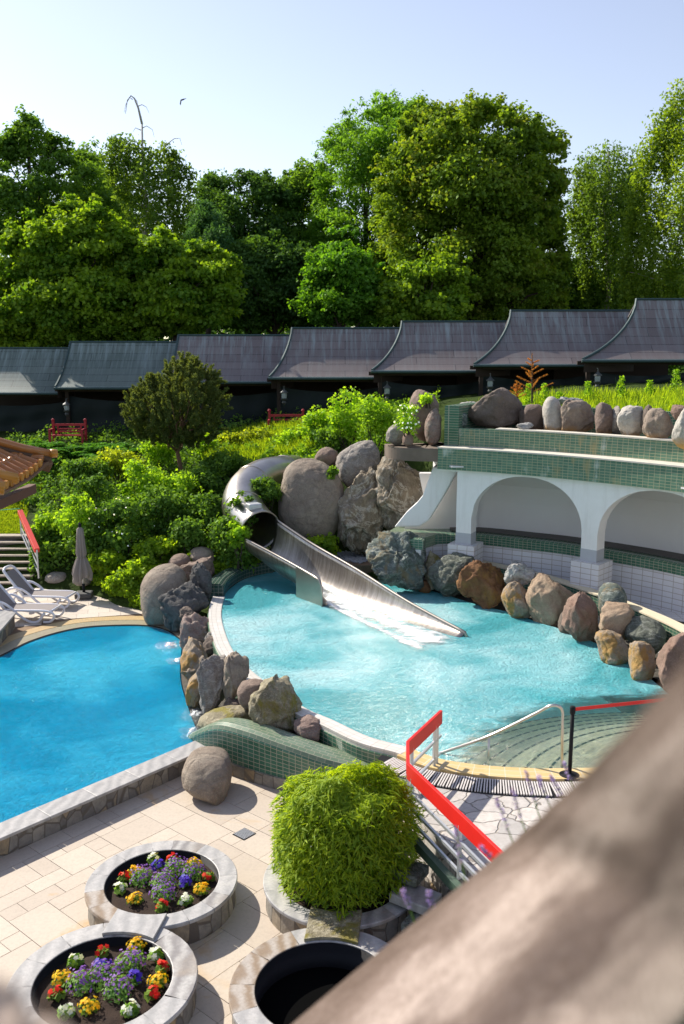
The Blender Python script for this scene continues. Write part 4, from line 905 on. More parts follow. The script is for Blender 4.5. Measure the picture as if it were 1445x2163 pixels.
rock([(718, 1165), (712, 1100), (725, 1045), (752, 1005), (782, 985), (805, 1000), (812, 1080), (805, 1150), (770, 1172)], 28.7, 1.5, K['cliff'], 'pale weathered craggy rock between the beige boulder and the tall cliff rock', g4, .10, .8, box=.6, sub=6, seed=55)
rock([(592, 990), (596, 982), (606, 982), (611, 992), (604, 1001), (595, 999)], 32.2, .4, K['dark'], 'small dark stone beside the upper end of the steel tube', g4, .03, sub=4)
rock([(93, 1225), (98, 1211), (118, 1207), (140, 1210), (148, 1222), (138, 1232), (108, 1232)], 28.6, .7, K['grey'], 'pale low rock at the foot of the red railed steps', 'rocks at the back of the lounger terrace', .05)
rock([(153, 1230), (156, 1208), (170, 1203), (190, 1208), (196, 1225), (188, 1236), (165, 1238)], 28.0, .6, K['grey'], 'pale rock hidden behind the closed parasol', 'rocks at the back of the lounger terrace', .05)
rock([(968, 858), (975, 850), (1005, 848), (1010, 856), (990, 862)], 28.6, .4, K['whiter'], 'pale stones behind the tip of the big dark pointed boulder', '', .1, sub=4)
rock([(1172, 852), (1176, 842), (1200, 838), (1225, 842), (1232, 850), (1200, 856)], 28.0, .4, K['whiter'], 'broken white stones on the rear rim behind the pale oval stone', '', .12, .6, sub=4)
# gravel patch
def gravel(poly_px, z, n, name, label):
    q, D = polysample(poly_px, n); Vs = []; Fs = []; b = 0; S = np.array([(1, 0, 0), (-1, 0, 0), (0, 1, 0), (0, -1, 0), (0, 0, 1), (0, 0, -1)], float)
    T = np.array([(0, 2, 4), (2, 1, 4), (1, 3, 4), (3, 0, 4), (2, 0, 5), (1, 2, 5), (3, 1, 5), (0, 3, 5)])
    for p in q:
        w_ = np.array(G(p[0], p[1], z)); s = rng.uniform(.03, .07); Vs.append(w_ + (S + rng.normal(size=S.shape) * .2) * s * np.array([1, 1, .6])); Fs.append(T + b); b += 6
    o = meshobj(name, np.concatenate(Vs), np.concatenate(Fs), plain('pale_gravel', (.42, .42, .44), .9, var=.3, scale=9)); tag(o, label, 'gravel', kind='stuff')
gravel([(700, 1178), (720, 1158), (760, 1160), (790, 1150), (800, 1178), (760, 1190)], 1.33, 900, 'gravel', 'pale grey gravel beside the slide pool at the foot of the cliff rocks')
struct(slab(ccw([G(680, 1195, 1.3)[:2], G(690, 1160, 1.3)[:2], G(810, 1150, 1.3)[:2], G(800, 1195, 1.3)[:2]]), .9, 1.31).build('gravel_bed', M['joint']))
el = sweep(spline([G(690, 1190, 1.12)[:2], G(740, 1200, 1.12)[:2], G(800, 1205, 1.12)[:2]], 5), [(0, .6), (0, 1.12), (.7, 1.12), (.7, .6)]).build('pool_ledge', M['tile_green_cap']); tag(el, 'low green tiled ledge between the slide and the huge blue green rock', 'low wall')

# ================================================================ WATER SLIDE
def steel_mat():
    t = NT('slide_steel'); v = t.coord('UV', (1, 1, 1)); n = t.noise(t.coord('UV', (3.4, .30, 1)), 3, 5, .75, .3); n2 = t.noise(t.coord('Object'), 1.6, 5, .6)
    c = t.mix(t.ramp(n, [(.34, 0.), (.66, 1.)]), (.34, .29, .24), (.62, .57, .50)); c = t.mix(t.ramp(n2, [(.4, 0.), (.7, .5)]), c, (.30, .25, .20))
    r = t.math('ADD', t.math('MULTIPLY', n, .2), .24); return t.pbsdf(c, r, t.bump(n, .15, .01), metal=.95)
M['slide'] = steel_mat()
sl_ = empty('water_slide', (-2.4, 27.2, 1.0)); tag(sl_, 'stainless steel water slide with closed tube and open chute running into the pool', 'slide')
tc = spline([A(549, 1121, 27.25), A(528, 1098, 27.9), (A(512, 1068, 28.7)), A(522, 1036, 29.6), A(552, 1012, 30.5), A(590, 1003, 31.3), A(622, 1000, 32.2)], 8)
tr_ = [.60] * len(tc)
def tubeuv(path, rad, n, th=.02):
    pts = [Vector(p) for p in path]; V = []; F = []; uv = []; up = Vector((0, 0, 1)); L = 0; Ls = []
    for i, p in enumerate(pts):
        t = (pts[min(i + 1, len(pts) - 1)] - pts[max(i - 1, 0)]).normalized(); a = t.cross(up).normalized(); b = a.cross(t).normalized()
        if i: L += (p - pts[i - 1]).length
        Ls.append(L)
        for k in range(n): q = 2 * math.pi * k / n; V.append(p + (a * math.cos(q) + b * math.sin(q)) * rad)
    for i in range(len(pts) - 1):
        for k in range(n):
            k2 = (k + 1) % n; F.append((i * n + k, i * n + k2, (i + 1) * n + k2, (i + 1) * n + k)); uv.append([(Ls[i], k * .1), (Ls[i], k * .1 + .1), (Ls[i + 1], k * .1 + .1), (Ls[i + 1], k * .1)])
    return V, F, uv
V, F, uv = tubeuv(tc, .64, 36)
M['tube'] = plain('tube_steel', (.50, .46, .41), .30, metal=.95, var=.35, scale=1.6, bump=.25); o = MB().add(V, F, uv).build('tube', M['tube'], sl_, smooth=True); sm = o.modifiers.new('shell', 'SOLIDIFY'); sm.thickness = .02
for fr_ in (0, 14, 28, 42):
    if fr_ < len(tc):
        t = (Vector(tc[min(fr_ + 1, len(tc) - 1)]) - Vector(tc[max(fr_ - 1, 0)])).normalized(); a = t.cross(Vector((0, 0, 1))).normalized(); b = a.cross(t).normalized()
        MB().tube([Vector(tc[fr_]) + (a * math.cos(q) + b * math.sin(q)) * .655 for q in np.linspace(0, 2 * math.pi, 33)], .028, 6, caps=False).build('flange_ring', M['slide'], sl_, smooth=True)
mp = Vector(tc[3]); MB().box((mp.x - .05, mp.y - .1, mp.z + .66), (.42, .34, .20), .5).build('hatch', M['galv'], sl_, bevel=.03)
# open chute: far rim, bottom and near rim as curves
far = spline([A(583, 1098, 27.35), (-.9, 26.3, 2.26), (.4, 24.75, 1.86), (1.75, 22.95, 1.42), (3.03, 21.35, 1.10)], 10)
near_ = spline([A(514, 1132, 27.0), (-2.35, 26.2, 2.2), (-1.5, 25.1, 1.92), (-.78, 24.1, 1.72)], 10)
def frame(t):
    f_ = np.array(far[min(int(t * (len(far) - 1)), len(far) - 1)]); return f_
bot = lambda t: float(np.interp(t, [0, .22, .45, .6, 1], [1.78, 1.30, 1.0, .95, .93]))
dirv = np.array([-.76, -.65]); V = []; F = []; uv = []; NT_ = 60; NP = 22
tend = .50
for i in range(NT_ + 1):
    t = i / NT_; x_ = t * (len(far) - 1); k = min(int(x_), len(far) - 2); f_ = np.array(far[k]) * (1 - (x_ - k)) + np.array(far[k + 1]) * (x_ - k)
    wdt = float(np.interp(t, [0, .45, .6, 1], [1.18, 1.2, 1.35, 1.8])); zb = bot(t)
    nr = float(np.interp(t, [0, tend], [2.35, 1.70])) if t < tend else zb + .01
    for j in range(NP + 1):
        s = j / NP
        if s < .45: q = s / .45 * math.pi / 2; xo = .5 * wdt * .8 * (1 - math.cos(q)) ; z_ = f_[2] - (f_[2] - zb) * math.sin(q)
        elif s < .55: xo = .5 * wdt * (.8 + (s - .45) / .1 * .4); z_ = zb
        else: q = (s - .55) / .45 * math.pi / 2; xo = .5 * wdt * (1.2 + .8 * math.sin(q)); z_ = zb + (nr - zb) * (1 - math.cos(q))
        V.append((f_[0] + dirv[0] * xo, f_[1] + dirv[1] * xo, z_))
for i in range(NT_):
    for j in range(NP):
        F.append((i * (NP + 1) + j, i * (NP + 1) + j + 1, (i + 1) * (NP + 1) + j + 1, (i + 1) * (NP + 1) + j)); uv.append([(i * .13, j * .1), (i * .13, j * .1 + .1), (i * .13 + .13, j * .1 + .1), (i * .13 + .13, j * .1)])
o = MB().add(V, F, uv).build('chute', M['slide'], sl_, smooth=True); sm = o.modifiers.new('shell', 'SOLIDIFY'); sm.thickness = .025; sm.offset = 0
MB().tube(far + [(far[-1][0] + .05, far[-1][1] - .06, far[-1][2] - .12)], .04, 8).build('far_rim', M['slide'], sl_, smooth=True)
i_end = int(tend * NT_); nrim = [V[i * (NP + 1) + NP] for i in range(i_end)]
MB().tube(nrim + [(nrim[-1][0] + .06, nrim[-1][1] - .08, nrim[-1][2] - .16), (nrim[-1][0] + .08, nrim[-1][1] - .10, .8)], .035, 8).build('near_rim', M['slide'], sl_, smooth=True)
# side plate of the near wall hanging into the pool
pl = []; 
a0 = np.array(nrim[int(i_end * .70)]); a1 = np.array(nrim[-1])
MB().add([(a0[0] - .015, a0[1] - .015, a0[2]), (a1[0] - .015, a1[1] - .015, a1[2]), (a1[0] + .05, a1[1] - .08, a1[2] - .14), (a1[0] + .07, a1[1] - .09, .7), (a0[0] - .015, a0[1] - .015, .7)] +
    [(a0[0] + .01, a0[1] + .01, a0[2]), (a1[0] + .01, a1[1] + .01, a1[2]), (a1[0] + .075, a1[1] - .055, a1[2] - .14), (a1[0] + .095, a1[1] - .065, .7), (a0[0] + .01, a0[1] + .01, .7)],
    [(0, 1, 2, 3, 4), (9, 8, 7, 6, 5), (0, 5, 6, 1), (1, 6, 7, 2), (2, 7, 8, 3), (4, 3, 8, 9), (0, 4, 9, 5)]).build('side_plate', M['slide'], sl_)
# rushing water and foam on the chute
def foam_mat():
    t = NT('white_water'); v = t.coord('Object', (1, 1, 1), rot=(0, 0, .87)); n = t.noise(t.coord('Object', (.5, 1.6, 1), rot=(0, 0, .87)), 3.2, 7, .75, .6); n2 = t.noise(v, 14, 5, .7)
    h = t.math('ADD', n, t.math('MULTIPLY', n2, .4)); nb = t.bump(h, 1., .08)
    d = t.n('BsdfDiffuse'); t.put(d.inputs[0], (.86, .90, .92)); t.put(d.inputs['Normal'], nb); tr = t.n('BsdfTransparent'); t.put(tr.inputs[0], (.88, .97, .98))
    g = t.n('BsdfGlossy'); g.inputs['Roughness'].default_value = .12; t.put(g.inputs['Normal'], nb)
    tc_ = t.n('TexCoord'); sp = t.n('SeparateXYZ'); t.put(sp.inputs[0], tc_.outputs['UV'])
    f = t.math('MULTIPLY', t.ramp(t.math('ADD', n, t.math('SUBTRACT', sp.outputs[0], .5)), [(.40, 0.), (.62, 1.)]), 1.)
    m = t.n('MixShader'); t.put(m.inputs[0], f); t.put(m.inputs[1], tr.outputs[0]); t.put(m.inputs[2], d.outputs[0])
    m2 = t.n('MixShader'); m2.inputs[0].default_value = .12; t.put(m2.inputs[1], m.outputs[0]); t.put(m2.inputs[2], g.outputs[0]); t.t.links.new(m2.outputs[0], t.out.inputs[0]); return t.m
M['foam'] = foam_mat()
V = []; F = []; uv = []; NA, NB = 90, 26; U = {}
for i in range(NA + 1):
    t = .10 + .93 * i / NA; x_ = min(t, 1) * (len(far) - 1); k = min(int(x_), len(far) - 2); f_ = np.array(far[k]) * (1 - (x_ - k)) + np.array(far[k + 1]) * (x_ - k)
    if t > 1: f_ = f_ + np.array([.62, -.72, 0]) * (t - 1) * 6
    wdt = float(np.interp(t, [0, .45, .6, 1], [1.18, 1.2, 1.35, 1.8])); zb = max(bot(t) + .07, 1.015)
    for j in range(NB + 1):
        s = j / NB; w0 = .16 if t > .5 else .28; w1 = .84 if t < .5 else .98; xo = wdt * (w0 + (w1 - w0) * s)
        lump = noise.fractal(Vector((t * 9, s * 3, 1)), .8, 2, 4) * float(np.interp(t, [0, .4, .55, .8, 1.05], [.01, .05, .09, .04, .0]))
        V.append((f_[0] + dirv[0] * xo, f_[1] + dirv[1] * xo, zb + abs(lump) + .02 * math.sin(s * math.pi)))
        U[i * (NB + 1) + j] = float(np.interp(t, [0, .25, .42, .55, .8, .97, 1.03], [.05, .22, .56, .52, .46, .56, .15])) + (.24 * math.exp(-((s - .42) / .16) ** 2) + .16 * math.exp(-((s - .85) / .08) ** 2) - .05 - .5 * max(0, s - .9) / .1 * .5 - .5 * max(0, .08 - s) / .08 * .4 if t > .45 else 0)
for i in range(NA):
    for j in range(NB): f_ = (i * (NB + 1) + j, i * (NB + 1) + j + 1, (i + 1) * (NB + 1) + j + 1, (i + 1) * (NB + 1) + j); F.append(f_); uv.append([(U[q], 0) for q in f_])
fo = MB().add(V, F, uv).build('rushing_water', M['foam'], smooth=True); tag(fo, 'white foaming water rushing down the open end of the slide', 'water', kind='stuff')
def splash(cx, cy, z, rx, ry, seed, label):
    r = random.Random(seed); V = []; F = []; uv = []; b = 0
    n, m = 26, 10; V = [(cx, cy, z + .05)]; UV = [.62]
    for i in range(1, m + 1):
        for k in range(n):
            q = 2 * math.pi * k / n; rr = i / m * (1 + .35 * noise.noise(Vector((math.cos(q) * 1.7, math.sin(q) * 1.7, seed)))); nz_ = abs(noise.noise(Vector((rr * 5 * math.cos(q), rr * 5 * math.sin(q), seed + 5))))
            V.append((cx + rx * rr * math.cos(q), cy + ry * rr * math.sin(q), z + .008 + .14 * nz_ * (1 - i / m))); UV.append(.70 - .75 * i / m)
    for k in range(n): F.append((0, 1 + k, 1 + (k + 1) % n))
    for i in range(m - 1):
        for k in range(n): F.append((1 + i * n + k, 1 + (i + 1) * n + k, 1 + (i + 1) * n + (k + 1) % n, 1 + i * n + (k + 1) % n))
    o = MB().add(V, F, [[(UV[q], 0) for q in f] for f in F]).build('splash_foam', M['foam'], smooth=True); tag(o, label, 'foam', kind='stuff')
for j_, (px_, py_, rx, ry, lab) in enumerate([(362, 1362, .45, .35, 'white splash at the far corner of the blue pool under the pinkish rock'), (376, 1396, .3, .3, 'small splash of foam below the orange streaked rock'), (415, 1508, .35, .45, 'foam at the foot of the tall pale grey rock in the blue pool'), (408, 1545, .3, .35, 'foam where the blue pool meets the tiled wave wall')]):
    p = G(px_, py_, ZL); splash(p[0], p[1], ZL, rx, ry, j_ + 3, lab)

# ================================================================ RAILINGS AND POOL FITTINGS
def P3(px, py, z): return Vector(G(px, py, z))
rl = empty('stair_railing', G(865, 1665, 1.0)); tag(rl, 'angled railing of grey bars with a broad red top board beside the flagstones', 'railing')
zt = 1.93
c0 = P3(932, 1500, zt); c1 = P3(864, 1566, zt); c2 = P3(862, 1612, zt); c3 = P3(1055, 1795, zt)
c0.x, c0.y = c0.x, c0.y
c1 = Vector((c1.x - .02, c1.y, zt))
def board(a, b, mb, h=.24, th=.05): return mb.bar(a - Vector((0, 0, h / 2)), b - Vector((0, 0, h / 2)), th, h)
for a, b in ((c0, c1), (c1, c2), (c2, c3 + (c3 - c2) * .6)):
    board(a, b, MB()).build('top_board', M['red'], rl, bevel=.004)
mb = MB()
for a, b, k in ((c0, c1, (.46, .78)), (c2, c3 + (c3 - c2) * .6, (.42, .66, .86))):
    for dz in k: MB().bar(a - Vector((0, 0, dz)), b - Vector((0, 0, dz)), .035, .045).build('rail_bar', M['galv'], rl)
for p in (c0 + (c1 - c0) * .12, c0 + (c1 - c0) * .2, c1 + (c0 - c1) * .12, c2, c2 + (c3 - c2) * .06, c2 + (c3 - c2) * .62):
    MB().box((p.x, p.y, 1.0 + .36), (.05, .035, .78), .6).build('post', M['galv'], rl)
MB().bar(c2 - Vector((.05, .1, 1.02)), c3 - Vector((.05, .1, 1.02)) + (c3 - c2) * .6, .10, .14).build('green_base_beam', plain('green_painted_steel', (.06, .10, .07), .5, var=.3), rl)
# grey stone steps descending beside it
st = empty('stone_steps', (.9, 12.4, 0)); tag(st, 'rough grey stone steps going down between the bamboo and the railing', 'steps')
for k in range(5):
    a = c2 + (c3 - c2) * (.18 + .17 * k); MB().box((a.x - .42 - .02 * k, a.y + .05, .84 - .17 * k), (.62, .42, .14), -.6 + .05 * (k % 2)).build('step_slab', K['green'] if k % 2 else M['slab_grey'], st, bevel=.02)
slab(ccw([(.95, 13.6), (1.1, 13.2), (2.2, 10.0), (1.2, 10.6), (.8, 13.0)]), -.1, .1).build('step_base', M['slab_wall2'], st)
# steel handrail in the pool
hr = empty('pool_handrail', G(1188, 1620, ZU)); tag(hr, 'slanting stainless steel handrail rising out of the pool steps', 'handrail')
yb = G(1188, 1622, ZU)[1]; top = A(1186, 1505, yb); q0 = G(922, 1592, 1.0); ym_ = q0[1] + .0
pts = [(q0[0] - .12, q0[1] + .02, .93), (q0[0] + .1, q0[1], 1.02), A(1033, 1555, q0[1] - .1), A(1130, 1508, yb + .15), A(1160, 1492, yb + .03), A(1178, 1491, yb), A(1188, 1502, yb), A(1188, 1530, yb), G(1187, 1622, .95)]
MB().tube(spline(pts, 6), .026, 10).build('rail', M['steel'], hr, smooth=True)
mp_ = A(1033, 1555, q0[1] - .1); MB().tube([mp_, (mp_[0], mp_[1], .6)], .022, 8).build('post', M['steel'], hr, smooth=True)
bp = empty('barrier_post', G(1203, 1640, ZU + .01)); tag(bp, 'black belt barrier post beside the pool handrail', 'post')
b0 = G(1203, 1640, ZU + .01); yp = b0[1]; zt2 = A(1212, 1492, yp)[2]
MB().lathe([(0, 0), (.19, 0), (.19, .02), (.05, .06), (.033, .07)], b0, 24).build('base', M['black'], bp, smooth=False)
MB().tube([(b0[0], yp, 1.05), (b0[0], yp, zt2 - .12)], .033, 16).build('shaft', M['black'], bp, smooth=True)
MB().lathe([(.04, -.13), (.046, -.11), (.046, -.02), (.036, 0), (0, .005)], (b0[0], yp, zt2), 20).build('head', M['black'], bp)
MB().bar((b0[0] + .04, yp, zt2 - .05), (b0[0] + 2.6, yp + .6, zt2 - .03), .006, .06).build('belt', M['red'], bp)
# slatted overflow grate beside the yellow coping
gp = offset(rimLs[i_y - 3:] + [(4.3, 14.15), (5.2, 14.2)], -.42); S_ = [0]
for i in range(1, len(gp)): S_.append(S_[-1] + math.dist(gp[i - 1], gp[i]))
ga_ = np.array(gp); mb = MB(); s = .25
while s < S_[-1] - .2:
    px_, py_ = np.interp(s, S_, ga_[:, 0]), np.interp(s, S_, ga_[:, 1]); q_, r_2 = np.interp(s + .01, S_, ga_[:, 0]), np.interp(s + .01, S_, ga_[:, 1]); t = np.array([q_ - px_, r_2 - py_]); t /= np.linalg.norm(t)
    mb.box((px_ + t[1] * .24, py_ - t[0] * .24, ZU + .018), (.022, .46, .02), math.atan2(t[1], t[0])); s += .042
gr = empty('overflow_grate', (gp[4][0], gp[4][1], ZU)); tag(gr, 'curved slatted overflow grate between the yellow coping and the flagstones', 'grate')
mb.build('slats', plain('grate_slats', (.62, .58, .55), .5, var=.1), gr)
sweep(gp, [(.0, ZU - .002), (-.48, ZU - .002), (-.48, ZU + .004), (0, ZU + .004)]).build('channel', M['black'], gr)
fdp = G(516, 1762, 0); fd = empty('floor_drain', fdp); tag(fd, 'small square metal drain in the terrace paving', 'drain')
an = math.atan2(wd[1], wd[0]); mb = MB()
for k in range(9): o_ = (k - 4) * .028; mb.box((fdp[0] + math.cos(an) * o_, fdp[1] + math.sin(an) * o_, .008), (.012, .26, .012), an)
mb.build('slats', M['galv'], fd); MB().box((fdp[0], fdp[1], .003), (.28, .28, .006), an).build('frame', M['black'], fd)

# left stairs with railing
stl = empty('garden_steps', (-11.5, 28.3, ZR)); tag(stl, 'flight of dark stone steps up to the lawn at the left edge', 'steps')
for k in range(8):
    y0 = 28.35 + k * .27; zz = ZR + .165 * (k + 1)
    MB().box((-12.0 + .0 * k, y0 + .8, zz - .13), (3.75 - .05 * k, 1.6, .13)).build('riser', M['dark'] if False else plain('step_riser', (.10, .085, .07), .9, var=.4), stl)
    MB().box((-12.0 + .0 * k, y0 + .12, zz - .02), (3.8 - .05 * k, .34, .05)).build('tread', plain('step_tread', (.40, .34, .27), .85, var=.3, scale=5), stl, bevel=.008)
rr = empty('steps_railing', (-9.7, 28.5, ZR)); tag(rr, 'slanting red topped grey railing beside the left garden steps', 'railing')
a = Vector(A(42, 1076, 30.3)); b = Vector(A(78, 1158, 28.3))
board(a, b, MB(), .15, .16).build('top_board', plain('sunlit_red_paint', (.72, .06, .04), .45, var=.1), rr, bevel=.004)
for dz in (.35, .62, .85): MB().bar(a - Vector((0, 0, dz)), b - Vector((0, 0, dz)), .03, .04).build('rail_bar', M['galv'], rr)
for p in (a, a + (b - a) * .5, b): MB().box((p.x, p.y, p.z - .52), (.045, .045, .95)).build('post', M['galv'], rr)
rope = MB().tube([tuple(a + Vector((.0, 0, .03))), tuple(a + Vector((-1.2, -.1, -.05))), tuple(a + Vector((-3.0, -.2, -.02)))], .012, 6).build('rope', plain('green_rope', (.03, .45, .30), .6)); tag(rope, 'thin turquoise rope tied to the top of the red railing at the left', 'rope')
# stone block at left edge above the blue pool
blk = empty('stone_block', G(10, 1330, ZR)); tag(blk, 'grey stone faced block with slab top at the left edge by the pool', 'bench')
ptop = [G(30, 1294, .80)[:2], G(-120, 1262, .80)[:2], G(-200, 1330, .80)[:2], G(-10, 1340, .80)[:2]]
slab(ccw(ptop), ZR - .3, .74).build('stone_facing', M['slab_wall2'], blk)
cx_, cy_ = np.mean(ptop, 0); slab(ccw([(cx_ + (p[0] - cx_) * 1.04, cy_ + (p[1] - cy_) * 1.04) for p in ptop]), .742, .80).build('slab_top', M['slab_grey'], blk, bevel=.01)

# ================================================================ FURNITURE
def copy_tree(o, parent=None):
    c = o.copy(); COL.objects.link(c)
    if parent is not None: c.parent = parent
    for ch in list(o.children): copy_tree(ch, c)
    return c
def lounger():
    r = empty('sun_lounger', (0, 0, 0))
    for sy in (-1, 1):
        y_ = sy * .33
        MB().tube(spline([(.55, y_, .34), (1.2, y_, .35), (1.75, y_, .36), (1.98, y_, .30), (2.02, y_ * .96, .18), (1.90, y_, .05), (1.7, y_, .03)], 6), .035, 8).build('side_rail', M['plastic_white'], r, smooth=True)
        MB().tube(spline([(-.05, y_ * 1.1, .28), (.1, y_ * 1.15, .52), (.4, y_ * 1.18, .60), (.7, y_ * 1.15, .48), (1.0, y_ * 1.12, .22), (1.3, y_ * 1.1, .04), (1.55, y_ * 1.06, .05), (1.75, y_, .30)], 6), .038, 8).build('arm_loop', M['plastic_white'], r, smooth=True)
        MB().tube(spline([(-.05, y_ * 1.1, .28), (0, y_, .05), (.15, y_, .03), (.3, y_, .3)], 6), .03, 8).build('rear_leg', M['plastic_white'], r, smooth=True)
    MB().bar((.5, 0, .355), (1.9, 0, .365), .62, .02).build('seat_mesh', M['mesh_taupe'], r)
    a = Vector((.52, 0, .37)); b = Vector((-.02, 0, 1.02))
    MB().bar(a, b, .58, .02, (1, 0, 0)).build('backrest_mesh', M['mesh_taupe'], r)
    MB().tube(spline([(.55, -.31, .36), (.2, -.31, .78), (-.02, -.28, 1.05), (-.08, -.15, 1.12), (-.09, .0, 1.13), (-.08, .15, 1.12), (-.02, .28, 1.05), (.2, .31, .78), (.55, .31, .36)], 6), .042, 8).build('backrest_frame', M['plastic_white'], r, smooth=True)
    for x_ in (1.92,): MB().tube([(x_, -.33, .34), (x_, .33, .34)], .035, 8).build('foot_bar', M['plastic_white'], r, smooth=True)
    MB().tube([(0.0, -.33, .28), (0, .33, .28)], .03, 8).build('cross_bar', M['plastic_white'], r, smooth=True)
    return r
l1 = lounger(); l2 = copy_tree(l1)
f1 = G(150, 1283, ZR); l1.location = (f1[0] - 1.93, f1[1] + .45, ZR); l1.rotation_euler.z = -.16
f2 = G(118, 1312, ZR); l2.location = (f2[0] - 1.93, f2[1] + .35, ZR); l2.rotation_euler.z = -.13
tag(l1, 'white framed sun lounger with taupe mesh, the farther of the pair nearest the steps', 'sun lounger', 'sun loungers on the far terrace')
tag(l2, 'white framed sun lounger with taupe mesh, the nearer of the pair by the pool', 'sun lounger', 'sun loungers on the far terrace')
# closed parasol
pb = G(178, 1263, ZR); pr_ = empty('parasol', pb); tag(pr_, 'closed taupe parasol standing on a square dark base', 'parasol')
MB().box((pb[0], pb[1], ZR + .10), (.52, .46, .19), .1).build('base', plain('dark_granite_base', (.07, .07, .07), .6, var=.3), pr_, bevel=.05)
ztp = A(174, 1108, pb[1])[2]; MB().tube([(pb[0], pb[1], ZR + .2), (pb[0] - .02, pb[1], ztp - .1)], .026, 10).build('pole', M['galv'], pr_, smooth=True)
MB().tube([(pb[0], pb[1], ZR + .2), (pb[0], pb[1], ZR + .45)], .045, 10).build('pole_socket', M['black'], pr_, smooth=True)
V = []; F = []; NK = 48; prof = [(0, .04), (.04, .10), (.15, .115), (.35, .13), (.5, .15), (.58, .12), (.64, .17), (.78, .25), (.9, .30), (1.0, .27)]; H_ = ztp - .08 - (ZR + .62)
for t, r_ in prof:
    for k in range(NK):
        q = 2 * math.pi * k / NK; am = .25 * min(1, t * 2.2); rr_ = r_ * (1 - am * .5 + am * math.sin(8 * q + 1.3 * t)); V.append((pb[0] - .02 + rr_ * math.cos(q), pb[1] + rr_ * math.sin(q), ztp - .08 - H_ * (t + (.05 * math.sin(3 * q + 1) if t > .9 else 0))))
for i in range(len(prof) - 1):
    for k in range(NK): F.append((i * NK + k, (i + 1) * NK + k, (i + 1) * NK + (k + 1) % NK, i * NK + (k + 1) % NK))
MB().add(V, F).build('canopy', plain('taupe_canopy', (.26, .22, .195), .9, var=.12, scale=3), pr_, smooth=True)
MB().lathe([(.02, -.08), (.055, -.06), (.05, .0), (.03, .05), (0, .06)], (pb[0] - .02, pb[1], ztp), 12).build('finial', M['black'], pr_)
MB().lathe([(.125, -.02), (.135, 0), (.125, .02)], (pb[0] - .02, pb[1], ztp - .08 - H_ * .575), 20).build('tie_strap', plain('tie', (.2, .17, .15), .9), pr_)
# red benches
def bench_(px0, px1, py0, Y_):
    a = np.array(A(px0, py0, Y_)); b = np.array(A(px1, py0, Y_)); wdt = b[0] - a[0]; r = empty('red_bench', (a[0], Y_, a[2] - 1.05)); z0 = a[2] - 1.05
    for x_ in (a[0], b[0]):
        p = MB().box((x_, Y_, z0 + .52), (.10, .10, 1.04), bev=0).build('post', M['benchred'], r); MB().lathe([(0.0, .0), (.06, .01), (.075, .06), (.05, .11), (0, .13)], (x_, Y_, z0 + 1.03), 12).build('knob', M['benchred'], p)
        MB().box((x_, Y_ - .55, z0 + .35), (.09, .09, .7)).build('front_leg', M['benchred'], r); MB().box((x_, Y_ - .28, z0 + .70), (.08, .62, .06)).build('arm_rest', M['benchred'], r)
    MB().box(((a[0] + b[0]) / 2, Y_, z0 + .88), (wdt - .1, .06, .10)).build('top_rail', M['benchred'], r)
    for k, z_ in enumerate((.70, .58)): MB().box(((a[0] + b[0]) / 2, Y_, z0 + z_), (wdt - .4, .05, .06)).build('back_slat', M['benchred'], r)
    for x_ in (a[0] + .2, b[0] - .2): MB().box((x_, Y_ + .002, z0 + .66), (.06, .045, .40)).build('back_upright', M['benchred'], r)
    MB().box(((a[0] + b[0]) / 2, Y_ - .28, z0 + .45), (wdt - .1, .52, .05)).build('seat', M['benchred'], r)
    return r
tag(bench_(112, 180, 889, 39.6), 'red wooden bench at the far left in front of the dark gallery', 'bench', 'red benches before the gallery')
tag(bench_(569, 640, 869, 38.2), 'red wooden bench in the middle behind the tall grass', 'bench', 'red benches before the gallery')
# lanterns
lg = plain('lantern_metal', (.06, .065, .06), .5, var=.3); lgl = plain('lantern_glass', (.30, .34, .33), .2, var=.1)
def lantern():
    r = empty('lantern', (0, 0, 0))
    MB().tube([(0, .2, .12), (0, .0, .12)], .015, 6).build('bracket', lg, r)
    MB().lathe([(0, .12), (.015, .10), (.02, .04), (.05, .0), (.13, -.06), (.14, -.09), (0.02, -.09)], (0, 0, 0), 12).build('cap', lg, r)
    MB().lathe([(.085, -.09), (.095, -.16), (.085, -.26)], (0, 0, 0), 6).build('glass', lgl, r)
    MB().lathe([(.03, -.26), (.12, -.27), (.10, -.31), (.05, -.34), (.08, -.40), (.04, -.46), (0, -.50)], (0, 0, 0), 12).build('bottom', lg, r)
    return r
L0 = lantern(); names = [None, 'metal lantern on the gallery post above the left red bench', 'metal lantern on the gallery post hidden behind the pine', 'metal lantern on the gallery post above the middle red bench', 'metal lantern on the gallery post right of the tall green shrubs', 'metal lantern on the gallery post right above the big dark pointed boulder', 'metal lantern on the gallery post farthest to the right']
lpx = [None, (140, 858, 41.2), (372, 838, 40.2), (600, 832, 39.3), (818, 822, 38.4), (1036, 806, 37.4), (1263, 795, 36.4)]
for k in range(1, 7):
    c = L0 if k == 1 else copy_tree(L0); c.location = A(lpx[k][0], lpx[k][1] - 8, lpx[k][2]); c.scale = (1.25, 1.25, 1.35); tag(c, names[k], 'lantern', 'lanterns along the gallery')

